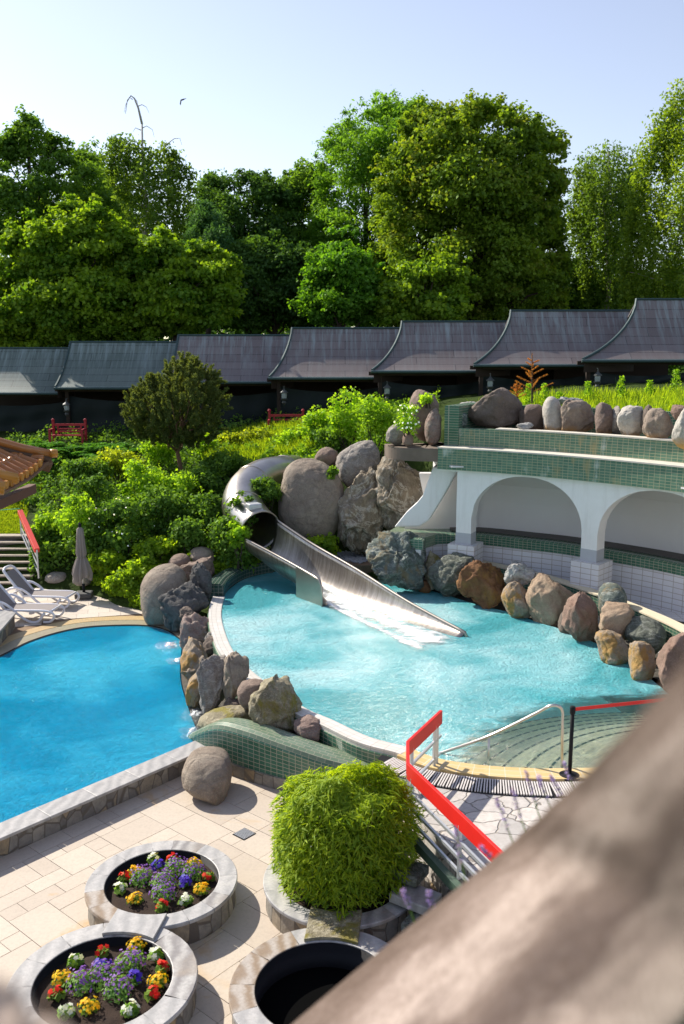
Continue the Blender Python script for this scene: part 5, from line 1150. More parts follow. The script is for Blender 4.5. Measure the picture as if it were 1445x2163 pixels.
# ================================================================ PAVILION ROOF CORNER (left)
terra = NT('glazed_terracotta'); v_ = terra.coord('Object'); terra.pbsdf(terra.mix(terra.noise(v_, 3, 5), (.30, .105, .025), (.46, .19, .05)), .32, terra.bump(terra.noise(v_, 20, 4), .2, .01), spec=.6); M['terra'] = terra.m
terrag = plain('gold_glazed_tile', (.50, .22, .03), .3, var=.15)
pv = empty('pavilion_roof', (-5.5, 12, 6.3)); tag(pv, 'corner of a glazed terracotta tiled pagoda roof at the left edge', 'roof')
tipP = np.array(A(100, 984, 12.2)); ex = tipP[0]; ez = tipP[2]; ylist = np.linspace(12.1, 8.9, 19)
mbt = MB(); base = MB()
def roofz(dx): return ez - .10 + .56 * dx + .06 * dx * dx
for i, y_ in enumerate(ylist):
    up_ = .16 * math.exp(-(12.1 - y_) / .5)                    # eave lifts towards the corner
    d0 = 0; dmax = 3.0 ; n_ = 12
    dmin = 0; hipd = (12.35 - y_) * 1.0                         # hip line limits how far up this row runs
    L_ = min(dmax, max(.35, hipd * 1.15))
    pts = [(ex - L_ * t - .02, y_, roofz(L_ * t) + up_ * (1 - t) + .05) for t in np.linspace(0, 1, 9)]
    rads = [.052] * 9; mbt.tube(pts, rads, 10)
    for t in np.arange(.28, L_, .32): mbt.tube([(ex - t - .01, y_, roofz(t) + up_ * (1 - t / L_) + .05), (ex - t + .03, y_, roofz(t) + up_ * (1 - t / L_) + .038)], .060, 10)
mbt.build('cover_tiles', M['terra'], pv, smooth=True)
V = []; F = []; nr_, nc = len(ylist), 9
yl = [12.35] + list(ylist) + [8.6]
for y_ in yl:
    up_ = .16 * math.exp(-max(0, 12.1 - y_) / .5); L_ = min(3.0, max(.05, (12.38 - y_) * 1.15))
    V += [(ex - L_ * t + .02, y_, roofz(L_ * t) + up_ * (1 - t)) for t in np.linspace(0, 1, nc)]
for i in range(len(yl) - 1):
    for j in range(nc - 1): F.append((i * nc + j, i * nc + j + 1, (i + 1) * nc + j + 1, (i + 1) * nc + j))
o = MB().add(V, F).build('pan_tiles', plain('dark_pan_tile', (.14, .07, .035), .7, var=.3), pv); s_ = o.modifiers.new('t', 'SOLIDIFY'); s_.thickness = .05; s_.offset = -1
hipp = [(ex + .02 - 3.3 * t, 12.28 - 2.9 * t, roofz(3.2 * t) + .16 * math.exp(-t * 6) + .10 + .03 * t) for t in np.linspace(0, 1, 12)]
MB().tube(hipp, [.055] + [.062] * 11, 10).build('hip_ridge', M['terra'], pv, smooth=True)
MB().tube([(p[0], p[1], p[2] - .08) for p in hipp], .05, 8).build('hip_under_ridge', plain('dark_mortar', (.10, .06, .04), .9), pv, smooth=True)
MB().tube([tuple(np.array(hipp[0]) + [.09, .04, -.005]), hipp[0]], [.055, .062], 12).build('ridge_end_cap', terrag, pv, smooth=True)
c2_ = A(36, 1012, 10.9); MB().tube([c2_, (c2_[0] - .9, c2_[1] - .4, c2_[2] + .28)], [.07, .09], 12).build('lower_hip_ridge', terrag, pv, smooth=True)
c2_ = A(10, 1032, 10.3); MB().tube([c2_, (c2_[0] - .9, c2_[1] - .2, c2_[2] + .2)], [.08, .09], 12).build('lower_ridge_tile', terrag, pv, smooth=True)
caps = MB()
for y_ in ylist[1:]: caps.tube([(ex + .01, y_, roofz(0) + .16 * math.exp(-(12.1 - y_) / .5) + .05), (ex - .02, y_, roofz(0) + .16 * math.exp(-(12.1 - y_) / .5) + .055)], .062, 12)
caps.build('eave_end_caps', terrag, pv)
MB().bar((ex - .15, 12.0, ez - .28), (ex - .15, 8.6, ez - .28), .10, .12).build('eaves_beam', plain('red_brown_timber', (.12, .05, .03), .7), pv)
MB().bar((ex - .02, 10.4, ez - .30), (ex - 1.2, 10.4, ez - .22), .06, .07).build('rafter', M['dark'], pv)

MB().tube([(ex - 1.0, 9.0, -.1), (ex - 1.0, 9.0, ez + .35)], .11, 16).build('post', plain('red_lacquer_post', (.30, .03, .02), .5, var=.2), pv, smooth=True)

# ================================================================ PLANTERS
def planter(c, r_in, r_out, h, label, soil=True, segs=14, seed=0, brown=()):
    p = empty('round_planter', (c[0], c[1], 0)); tag(p, label, 'planter', 'round stone planters on the terrace')
    MB().lathe([(r_out - .03, -.05), (r_out - .05, h - .05)], (c[0], c[1], 0), 72).build('stone_facing', M['slab_wall'] if seed % 2 else M['slab_wall2'], p)
    MB().lathe([(r_in + .0, h - .06), (r_in - .01, h - .01), (r_in - .02, 0.02)], (c[0], c[1], 0), 64).build('black_liner', M['black'], p, smooth=True)
    rr = random.Random(seed); angs = []; a = rr.random()
    while a < 2 * math.pi + rr.random() * .0: angs.append(a); a += 2 * math.pi / segs * rr.uniform(.7, 1.3)
    angs.append(angs[0] + 2 * math.pi); 
    for i in range(len(angs) - 1):
        a0, a1 = angs[i] + .004, angs[i + 1] - .004
        if a1 - a0 < .12: continue
        pth = [(c[0] + r_out * math.cos(q), c[1] + r_out * math.sin(q)) for q in np.linspace(a0, a1, 9)]
        m_ = M['slab_brown'] if i in brown else SL[(i + seed) % len(SL)]
        sweep(pth, [(.0, h - .052), (r_out - r_in, h - .052), (r_out - r_in, h - .004), (r_out - r_in - .01, h), (.01, h), (.0, h - .01)]).build('coping_slab', m_, p)
    if soil:
        V = []; F = []; n = 40; m = 14
        for i in range(m + 1):
            for k in range(n): q = 2 * math.pi * k / n; x_ = c[0] + (r_in - .005) * i / m * math.cos(q); y_ = c[1] + (r_in - .005) * i / m * math.sin(q); V.append((x_, y_, h - .14 + .05 * (1 - (i / m) ** 2) + .03 * noise.fractal(Vector((x_ * 7, y_ * 7, seed)), .7, 2, 4)))
        for i in range(m):
            for k in range(n): F.append((i * n + k, (i + 1) * n + k, (i + 1) * n + (k + 1) % n, i * n + (k + 1) % n))
        MB().add(V, F).build('soil', M['soil'], p, smooth=True)
    return p
SL = [swirl_mat('planter_slab', (.38, .37, .36), (.52, .50, .48), (.62, .59, .55), k * 3.1 + 20) for k in range(5)]
SL[3] = swirl_mat('planter_slab_banded', (.28, .26, .25), (.55, .53, .50), (.36, .30, .24), 40)
PH = .38
PC1 = (-2.62, 11.93); PC2 = (-2.93, 9.83); PC3 = (.0, 12.0); PC4 = (-.22, 9.72)
planter(PC1, .82, 1.09, PH, 'round stone planter full of flowers, the farther of the two flower beds', seed=1, brown=(7, 8))
planter(PC2, .84, 1.15, PH, 'round stone planter full of flowers, the nearer one at the bottom left', seed=2)
planter(PC3, .88, 1.15, PH, 'round stone planter holding the bamboo', seed=3)
planter(PC4, .84, 1.15, PH, 'empty round stone planter with black liner partly behind the ledge', soil=False, seed=5, brown=(3, 4, 5, 7, 8))
o = MB().lathe([(0, .02), (.85, .02)], (PC4[0], PC4[1], 0), 40).build('planter_floor', plain('black_pond_film', (.005, .005, .005), .9, spec=0)); 
o.parent = bpy.data.objects['round_planter.003']; o.location = (0, 0, .02)
for k, (c1_, c2_, lab) in enumerate([(PC1, PC2, 'grey slab bridging the two flower planters'), (PC3, PC4, 'mottled brown slab bridging the bamboo planter and the empty planter')]):
    m_ = ((c1_[0] + c2_[0]) / 2, (c1_[1] + c2_[1]) / 2); d = np.array([c2_[0] - c1_[0], c2_[1] - c1_[1]]); d /= np.linalg.norm(d); n_ = np.array([-d[1], d[0]]); out = []
    for q in np.linspace(-.42, .42, 9): out.append(tuple(np.array(c1_) + (d * math.cos(q) + n_ * math.sin(q)) * .865))
    for q in np.linspace(.42, -.42, 9): out.append(tuple(np.array(c2_) + (-d * math.cos(q) + n_ * math.sin(q)) * .865))
    o = slab(ccw(out), PH + .002, PH + .045).build('bridging_slab', [SL[1], K['moss']][k], bevel=.006); tag(o, lab, 'slab')

# ================================================================ NEAR LEDGE (out of focus)
def near_mat():
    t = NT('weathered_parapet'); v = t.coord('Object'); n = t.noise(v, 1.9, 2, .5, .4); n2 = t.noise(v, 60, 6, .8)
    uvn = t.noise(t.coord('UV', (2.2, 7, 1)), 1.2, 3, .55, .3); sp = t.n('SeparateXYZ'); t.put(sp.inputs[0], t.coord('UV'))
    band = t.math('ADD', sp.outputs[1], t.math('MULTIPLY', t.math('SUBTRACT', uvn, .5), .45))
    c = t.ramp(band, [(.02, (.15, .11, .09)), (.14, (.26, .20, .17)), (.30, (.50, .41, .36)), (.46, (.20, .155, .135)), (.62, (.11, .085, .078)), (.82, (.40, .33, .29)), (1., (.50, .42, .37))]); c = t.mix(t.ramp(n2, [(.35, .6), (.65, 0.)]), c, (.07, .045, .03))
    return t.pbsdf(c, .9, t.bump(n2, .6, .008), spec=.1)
nm = near_mat()
def A2(px, py, d):
    r = ray(px, py); r = r / np.linalg.norm(r); p = np.array([0, 0, CAMH]) + r * d; return tuple(p)
# far edge line of the parapet top and rows coming up towards the lens
rows_px = [
    [(460, 2290, 3.3), (600, 2170, 3.2), (830, 1978, 3.1), (1050, 1800, 2.9), (1170, 1685, 1.9), (1290, 1560, 1.2), (1500, 1310, .8)],
    [(640, 2330, 2.6), (800, 2200, 2.5), (980, 2020, 2.4), (1180, 1840, 2.0), (1280, 1730, 1.4), (1390, 1600, 1.0), (1620, 1380, .7)],
    [(800, 2450, 2.0), (980, 2300, 1.9), (1150, 2100, 1.8), (1330, 1930, 1.4), (1420, 1820, 1.1), (1530, 1700, .85), (1760, 1500, .62)],
    [(1000, 2600, 1.6), (1150, 2450, 1.5), (1350, 2250, 1.4), (1500, 2080, 1.1), (1600, 1950, .9), (1750, 1850, .72), (1950, 1650, .55)]]
V = []; F = []; top_ = []
for r_ in rows_px:
    s = spline([A2(*p) for p in r_], 10); top_.append(s)
cols = list(zip(*top_)); cols = [spline(c, 10) for c in cols]; nr_ = len(cols[0]); nc = len(cols)
for c in cols:
    for p in c: V.append((p[0], p[1], p[2] + .003 * noise.fractal(Vector((p[0] * 3, p[1] * 3, p[2] * 3)), .8, 2, 5) - .012))
for i in range(nc - 1):
    for j in range(nr_ - 1): F.append((i * nr_ + j, i * nr_ + j + 1, (i + 1) * nr_ + j + 1, (i + 1) * nr_ + j))
uvp = [[((q // nr_) / nc * 3, (q % nr_) / nr_) for q in f] for f in F]
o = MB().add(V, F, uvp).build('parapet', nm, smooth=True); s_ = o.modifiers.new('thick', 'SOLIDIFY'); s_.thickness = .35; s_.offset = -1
tag(o, 'rough weathered brown ledge running diagonally across the lower right, nearest the viewer', 'ledge')
NEARB = 1
def log(p0, p1, r0, r1, mat, name, label, seed):
    a = Vector(A2(*p0)); b = Vector(A2(*p1)); t = (b - a).normalized(); u = t.cross(Vector((0, 0, 1))).normalized(); v = u.cross(t); V = []; F = []; n, m = 40, 60
    for i in range(m + 1):
        c = a.lerp(b, i / m); r = r0 + (r1 - r0) * i / m
        for k in range(n): q = 2 * math.pi * k / n; rr = r * (1 + .12 * noise.fractal(Vector((i * .12, math.cos(q) * 1.2, math.sin(q) * 1.2 + seed)), .8, 2, 4)); V.append(c + (u * math.cos(q) + v * math.sin(q)) * rr)
    for i in range(m):
        for k in range(n): F.append((i * n + k, i * n + (k + 1) % n, (i + 1) * n + (k + 1) % n, (i + 1) * n + k))
    F += [tuple(range(n))[::-1], tuple(m * n + k for k in range(n))]
    o = MB().add(V, F).build(name, mat, smooth=True); tag(o, label, 'beam' if 'beam' in name else 'stone'); return o
0 and log((1560, 1390, .62), (1330, 2400, .62), .045, .05, nm, 'timber_beam', 'blurred weathered beam rising steeply at the right edge close to the lens', 3)
cm = plain('pale_capstone', (.46, .36, .29), .9, var=.2, scale=3, bump=.3)
log((-360, 2100, .8), (20, 2400, .8), .065, .07, cm, 'capstone', 'blurred pale capstone in the bottom left corner close to the lens', 8)
# broken stone bedding under the rocks between the pools
bed = [tuple(p) for p in rightL] ; bedp = spline(rightL, 4); ob = ow[::-1]
ob = [p for p in ow if p[1] > 16.3]
bd = ccw([(bedp[0][0] + .02, bedp[0][1])] + [(p[0] + .03, p[1]) for p in bedp] + ob[::-1] + [(-4.6, 25.6)])
struct(slab(bd, -.5, .30).build('rock_bedding', M['ledge']))

# ================================================================ VEGETATION
LM = {}
LM['maple'] = leafmat('maple_leaf', (.032, .080, .008), (.115, .172, .012), .45)
LM['dark'] = leafmat('dark_leaf', (.012, .034, .010), (.045, .090, .016), .35)
LM['mid'] = leafmat('mid_green_leaf', (.022, .055, .010), (.075, .135, .018), .4)
LM['chestnut'] = leafmat('chestnut_leaf', (.030, .062, .008), (.095, .145, .014), .4, c3=(.10, .115, .018))
LM['ash'] = leafmat('ash_leaf', (.032, .080, .010), (.09, .17, .02), .45)
LM['birch'] = leafmat('birch_leaf', (.028, .060, .012), (.085, .130, .02), .45)
LM['birchy'] = leafmat('yellow_birch_leaf', (.04, .078, .010), (.12, .165, .018), .5)
LM['bright'] = leafmat('bright_shrub_leaf', (.05, .11, .010), (.17, .26, .018), .5)
LM['yellow'] = leafmat('yellow_green_leaf', (.06, .10, .010), (.17, .20, .015), .5)
LM['ivy'] = leafmat('ivy_leaf', (.045, .095, .008), (.17, .24, .015), .5)
LM['fern'] = leafmat('fern_leaf', (.020, .065, .012), (.05, .13, .02), .45)
LM['grass'] = leafmat('grass_blade', (.06, .105, .008), (.18, .235, .014), .5)
LM['lawn'] = leafmat('lawn_blade', (.07, .11, .008), (.16, .20, .015), .45)
LM['pine'] = leafmat('pine_needle', (.028, .045, .012), (.085, .10, .028), .3)
LM['pinetip'] = leafmat('pine_needle_tip', (.05, .07, .02), (.12, .13, .04), .3)
LM['deadspruce'] = leafmat('dead_spruce_needle', (.16, .06, .015), (.40, .18, .05), .3)
LM['bamboo'] = leafmat('bamboo_leaf', (.050, .096, .006), (.195, .24, .012), .45)
BARK = plain('bark', (.060, .045, .035), .95, var=.35, scale=5, bump=.8); BIRCHBARK = plain('birch_bark', (.42, .38, .33), .8, var=.5, scale=4, bump=.3)
def limb(mb, a, b, r0, r1, sag=0, n=5, rnd=.06):
    a = Vector(a); b = Vector(b); L = (b - a).length; pts = []; rr = []
    for i in range(n + 1):
        t = i / n; p = a.lerp(b, t); p.z += sag * math.sin(math.pi * t) * L
        if 0 < i < n: p += Vector((random.uniform(-1, 1), random.uniform(-1, 1), random.uniform(-.5, .5))) * L * rnd
        pts.append(p); rr.append(r0 + (r1 - r0) * t)
    mb.tube(pts, rr, 6)
def tree(poly, Y0, thick, label, mat, nclump, per, crad, L, W, base_z=4.3, trunk=.3, base_px=None, group=None, name='tree', flat=.7, bark=None, fill=.62, limbs=14, edge=.6, cat='tree', holes=0):
    q, D = polysample(poly, nclump); dm_ = D.max(); frac = np.minimum(1, D / (dm_ * .75)); r = crad * rng.uniform(.65, 1.3, nclump) * (edge + (1 - edge) * frac)
    # clumps near the outline move in by their own radius so the silhouette holds
    c0 = np.array(poly, float).mean(0); mp_ = r * FPX / Y0 * .8; mv = np.clip((mp_ - D) / np.maximum(np.linalg.norm(q - c0, axis=1), 1), 0, .5)[:, None]; q = q + (c0 - q) * mv
    Yc = Y0 + (rng.random(nclump) * 2 - 1) * thick * np.sqrt(frac) ; C = place(q, Yc)
    C[:, 2] = np.maximum(C[:, 2], base_z + .6)
    # loose sprays standing out of the crown
    ne = int(nclump * 1.6); pick = rng.integers(0, nclump, ne); pick = pick[D[pick] < dm_ * .5]; off = unit(rng.normal(size=(len(pick), 3)) + [0, -.2, .5]); CE = C[pick] + off * (r[pick] * rng.uniform(.8, 1.6, len(pick)))[:, None]; RE = crad * rng.uniform(.2, .5, len(pick))
    o = empty(name, (float(C[:, 0].mean()) if base_px is None else A(base_px, 700, Y0)[0], Y0, base_z)); tag(o, label, cat, group)
    leafobj('crown', [clumpleaves(C, r, int(per * 1.5), L * .76, W * .80, flat=flat, fill=fill), clumpleaves(CE, RE, int(per * .3), L * .76, W * .80, flat=.8, fill=.9)], mat, o)
    mb = MB(); bx = ORI[o.name][0]; top = np.array([C[:, 0].mean(), Y0, C[:, 2].max() - .08 * (C[:, 2].max() - base_z)])
    tp = Vector((bx, Y0, base_z - .3)); limb(mb, tp, top, trunk, trunk * .15, n=8, rnd=.015)
    for i in rng.choice(nclump, min(limbs, nclump), replace=False):
        c = C[i]; t = max(.12, min(.85, (c[2] - base_z) / (top[2] - base_z) * .7)); s = tp.lerp(Vector(top), t); limb(mb, s, c, trunk * .4 * (1 - t * .6), .03, sag=.08)
    mb.build('trunk', bark or BARK, o, smooth=True); return o, C, r
tg = 'trees behind the gallery'
tree([(0, 320), (25, 245), (50, 250), (68, 230), (90, 290), (110, 300), (125, 275), (150, 330), (190, 345), (235, 370), (255, 480), (260, 740), (-90, 740), (-90, 260)], 60, 4, 'tall dark tree with a jagged top at the far left', LM['mid'], 250, 150, 1.25, .34, .20, base_px=60, group=tg, trunk=.35)
tree([(150, 340), (175, 310), (205, 330), (225, 365), (255, 395), (300, 430), (310, 560), (300, 720), (140, 720), (130, 450)], 66, 4, 'loose mid green tree between the jagged tree and the bare-topped birch', LM['mid'], 130, 150, 1.2, .34, .18, base_px=220, group=tg)
tree([(0, 560), (10, 510), (60, 470), (110, 450), (140, 424), (165, 445), (200, 430), (225, 445), (250, 470), (290, 490), (310, 540), (330, 620), (320, 740), (-40, 745), (-60, 600)], 47.5, 2.6, 'broad sunlit yellow green maple in front on the left', LM['maple'], 290, 190, .95, .27, .23, base_px=150, group=tg, trunk=.3, flat=.5, edge=.5)
tree([(280, 520), (310, 500), (340, 495), (375, 510), (400, 540), (430, 505), (455, 525), (485, 550), (505, 580), (512, 620), (490, 660), (470, 700), (400, 708), (270, 722)], 46.8, 2.0, 'smaller bright yellow green maple leaning right over the gallery roofs', LM['maple'], 170, 190, .85, .27, .23, base_px=350, group=tg, trunk=.22, flat=.5, edge=.5)
tree([(405, 430), (430, 380), (470, 360), (520, 352), (545, 375), (580, 390), (610, 395), (640, 420), (650, 560), (640, 700), (400, 700), (380, 500)], 64, 4, 'dense dark tree with hanging top twigs at the centre left skyline', LM['dark'], 230, 160, 1.25, .34, .18, base_px=520, group=tg, trunk=.35)
tree([(395, 480), (420, 440), (455, 445), (480, 480), (490, 560), (470, 640), (410, 640), (385, 560)], 57, 2.6, 'blue green weeping tree between the birch and the dark centre', leafmat('blue_green_leaf', (.018, .050, .022), (.045, .10, .04), .35), 80, 190, 1.0, .30, .10, base_px=440, group=tg)
tree([(560, 420), (600, 380), (640, 350), (680, 370), (700, 430), (720, 560), (700, 690), (560, 690), (545, 560)], 66, 3.5, 'mid green tree on the skyline left of the tall ash', LM['mid'], 150, 160, 1.25, .34, .18, base_px=620, group=tg)
tree([(640, 520), (665, 430), (665, 350), (690, 300), (720, 265), (745, 235), (790, 225), (830, 215), (880, 210), (905, 230), (900, 330), (870, 430), (840, 560), (820, 690), (650, 690)], 62, 4.2, 'tall feathery light green ash tree left of the great chestnut', LM['ash'], 250, 170, 1.15, .32, .13, base_px=770, group=tg, trunk=.38)
tree([(790, 440), (800, 350), (850, 300), (855, 260), (900, 225), (960, 235), (1000, 210), (1050, 215), (1095, 240), (1130, 265), (1160, 290), (1198, 300), (1190, 350), (1200, 390), (1180, 450), (1195, 520), (1200, 600), (1180, 690), (810, 690), (780, 560)], 56, 5.4, 'great rounded chestnut tree with reddish tints, tallest on the skyline', LM['chestnut'], 560, 180, 1.15, .30, .20, base_px=1010, group=tg, trunk=.55, limbs=30, edge=.45)
tree([(645, 600), (660, 560), (690, 515), (720, 500), (750, 520), (790, 560), (800, 620), (790, 690), (640, 690)], 50, 2.2, 'low vivid green maple under the ash tree', leafmat('vivid_leaf', (.025, .075, .008), (.07, .15, .012), .45), 100, 170, .85, .27, .21, base_px=715, group=tg, flat=.5)
tree([(800, 640), (810, 600), (850, 580), (900, 560), (950, 555), (985, 570), (980, 640), (960, 690), (810, 690)], 49, 2.2, 'low sunlit maple spreading under the great chestnut', LM['maple'], 100, 170, .85, .27, .23, base_px=890, group=tg, flat=.5)
tree([(1000, 560), (1060, 520), (1130, 540), (1200, 560), (1260, 580), (1330, 590), (1400, 600), (1460, 560), (1480, 650), (1000, 690)], 63, 3, 'dark bushy tree filling the gap under the right birches', LM['dark'], 170, 150, 1.2, .34, .20, base_px=1210, group=tg)
tree([(470, 560), (520, 500), (600, 520), (680, 540), (700, 640), (690, 700), (470, 700)], 56, 2.5, 'dark shaded tree just above the gallery roof at the centre', LM['dark'], 120, 170, 1.05, .30, .18, base_px=580, group=tg)
# weeping birches: leaves strung on hanging twigs
def birch(poly, Y0, thick, label, mat, nst, base_px, bare=None, per=34, slen=(1.0, 3.0), L=.20, W=.11, trunk=.2, tcurve=0, top_px=None, group=tg):
    q, D = polysample(poly, nst); C = place(q, Y0 + (rng.random(nst) * 2 - 1) * thick * np.minimum(1, D / D.max() * 1.5)); bz = 4.3
    o = empty('birch_tree', (A(base_px, 700, Y0)[0], Y0, bz)); tag(o, label, 'tree', group)
    ln = rng.uniform(*slen, nst); per = int(per * 1.7); idx = np.repeat(np.arange(nst), per); t = rng.random(len(idx)); sway = rng.normal(size=(nst, 2)) * .18
    P = C[idx].copy(); P[:, 2] -= ln[idx] * t - .3; P[:, :2] += sway[idx] * (t ** 2)[:, None] + rng.normal(size=(len(idx), 2)) * (.09 + .14 * (1 - t))[:, None]; P[:, 2] = np.maximum(P[:, 2], bz + .3)
    N = rng.normal(size=P.shape) + np.array([0, 0, .15]); ct = rng.random(nst); tt = np.clip(ct[idx] * .6 + rng.random(len(idx)) * .45, 0, 1); s = rng.uniform(.7, 1.2, len(idx))
    leafobj('crown', [leafgeo(P, N, L * s, W * s, tt)], mat, o)
    mb = MB(); bx = ORI[o.name][0]; tx, ty = top_px or (base_px, min(p[1] for p in poly) + 20); top = Vector(A(tx, ty, Y0)); b0 = Vector((bx, Y0, bz - .3)); limb(mb, b0, top, trunk, .05, n=9, rnd=.008)
    for i in rng.choice(nst, 26, replace=False):
        c = Vector(C[i]); s_ = max(.15, min(.92, (c.z - bz) / (top.z - bz) - .12)); limb(mb, b0.lerp(top, s_), c, trunk * .3 * (1 - s_) + .02, .012, sag=.10)
    if bare:
        for a_, b_ in bare:
            P_ = [Vector(A(x_, y_, Y0)) for x_, y_ in b_]; mb.tube(P_, [a_ * (1 - .8 * i / (len(P_) - 1)) for i in range(len(P_))], 5)
    mb.build('trunk', BIRCHBARK, o, smooth=True); return o
birch([(215, 330), (235, 295), (262, 285), (290, 300), (320, 325), (350, 305), (372, 310), (380, 345), (410, 370), (408, 410), (385, 470), (360, 560), (330, 600), (290, 560), (265, 440), (240, 380)], 54, 2.4, 'thin birch with a bare dead drooping top against the sky', LM['birch'], 420, 312, per=22, slen=(.4, 1.8), L=.22, W=.12, trunk=.16, top_px=(300, 260),
    bare=[(.07, [(300, 262), (292, 228), (284, 208), (277, 202), (269, 212), (265, 240)]), (.03, [(290, 225), (300, 221), (309, 226), (316, 240)]), (.03, [(302, 270), (310, 266), (322, 274), (326, 290)]), (.03, [(298, 275), (286, 270), (280, 280)]),
          (.04, [(335, 330), (352, 305), (368, 293), (380, 292), (384, 306)]), (.03, [(345, 360), (372, 350), (388, 350), (392, 362)]), (.03, [(280, 210), (274, 206), (266, 220), (262, 238)]), (.02, [(284, 208), (290, 214), (292, 230)])])
birch([(1205, 390), (1225, 330), (1250, 312), (1290, 300), (1325, 308), (1350, 330), (1355, 420), (1345, 520), (1330, 600), (1220, 620), (1215, 500), (1200, 430)], 60, 3, 'grey green weeping birch right of the great chestnut', LM['birch'], 420, 1285, per=40, slen=(1.2, 3.5), L=.22, W=.11, trunk=.22)
birch([(1315, 560), (1325, 440), (1340, 330), (1375, 290), (1385, 240), (1400, 205), (1430, 175), (1520, 160), (1620, 300), (1640, 600), (1500, 640), (1340, 640)], 50, 3.6, 'tall yellow green weeping birch at the right edge', LM['birchy'], 780, 1470, per=48, slen=(1.2, 3.6), L=.20, W=.10, trunk=.3, top_px=(1480, 190))
# far wood seen through the gaps
fx_ = rng.uniform(-60, 60, 1500); fz = 4.3 + rng.random(1500) ** 1.2 * 7.0; fy = rng.uniform(78, 96, 1500)
fw = leafobj('far_wood', [clumpleaves(np.stack([fx_, fy, fz], 1), rng.uniform(1.2, 2.4, 1500), 60, .55, .35)], LM['dark']); tag(fw, 'dark undergrowth of the wood seen through the gaps below the trees', 'wood', kind='stuff')

# ---- shrubs
def shrub(px, py, wpx, hpx, Y0, label, mat, n=26, per=90, L=.13, W=.09, group='shrubs on the slope', name='shrub', flat=.85, depth=None, crad=.32, stems=True, cat='shrub', blossom=None):
    q = rng.uniform(-1, 1, (n * 4, 2)); q = q[(q ** 2).sum(1) < 1][:n]; dep = (depth or wpx * Y0 / FPX * .4); k = len(q)
    C = place(np.stack([px + q[:, 0] * wpx * .42, py + q[:, 1] * hpx * .42], 1), Y0 + rng.uniform(-1, 1, k) * dep * np.sqrt(1 - (q ** 2).sum(1)))
    bx, by = A(px, py, Y0)[0], Y0; bz = hz1(bx, by) if group else A(px, py + hpx * .5, Y0)[2]; C[:, 2] = np.maximum(C[:, 2], (hz(C[:, 0], C[:, 1]) if group else bz) + .1)
    r = crad * rng.uniform(.7, 1.3, k); o = empty(name, (bx, by, bz)); tag(o, label, cat, group)
    leafobj('foliage', [clumpleaves(C, r, per, L, W, flat=flat, fill=.6)], mat, o)
    mb = MB()
    for i in range(0, k, 3): limb(mb, (bx + random.uniform(-.1, .1), by, bz - .1), C[i], .025, .008, rnd=.05)
    mb.build('stems', BARK, o)
    if blossom is not None:
        idx = rng.integers(0, k, 60); P = C[idx] + unit(rng.normal(size=(60, 3)) * [1, 1, .6] + [0, -.4, .5]) * r[idx][:, None]; leafobj('blossom', [leafgeo(P, rng.normal(size=P.shape) + [0, -1, 1], .07, .07, rng.random(60))], blossom, o)
    return o
wb = leafmat('white_blossom', (.75, .72, .70), (.85, .80, .80), .2)
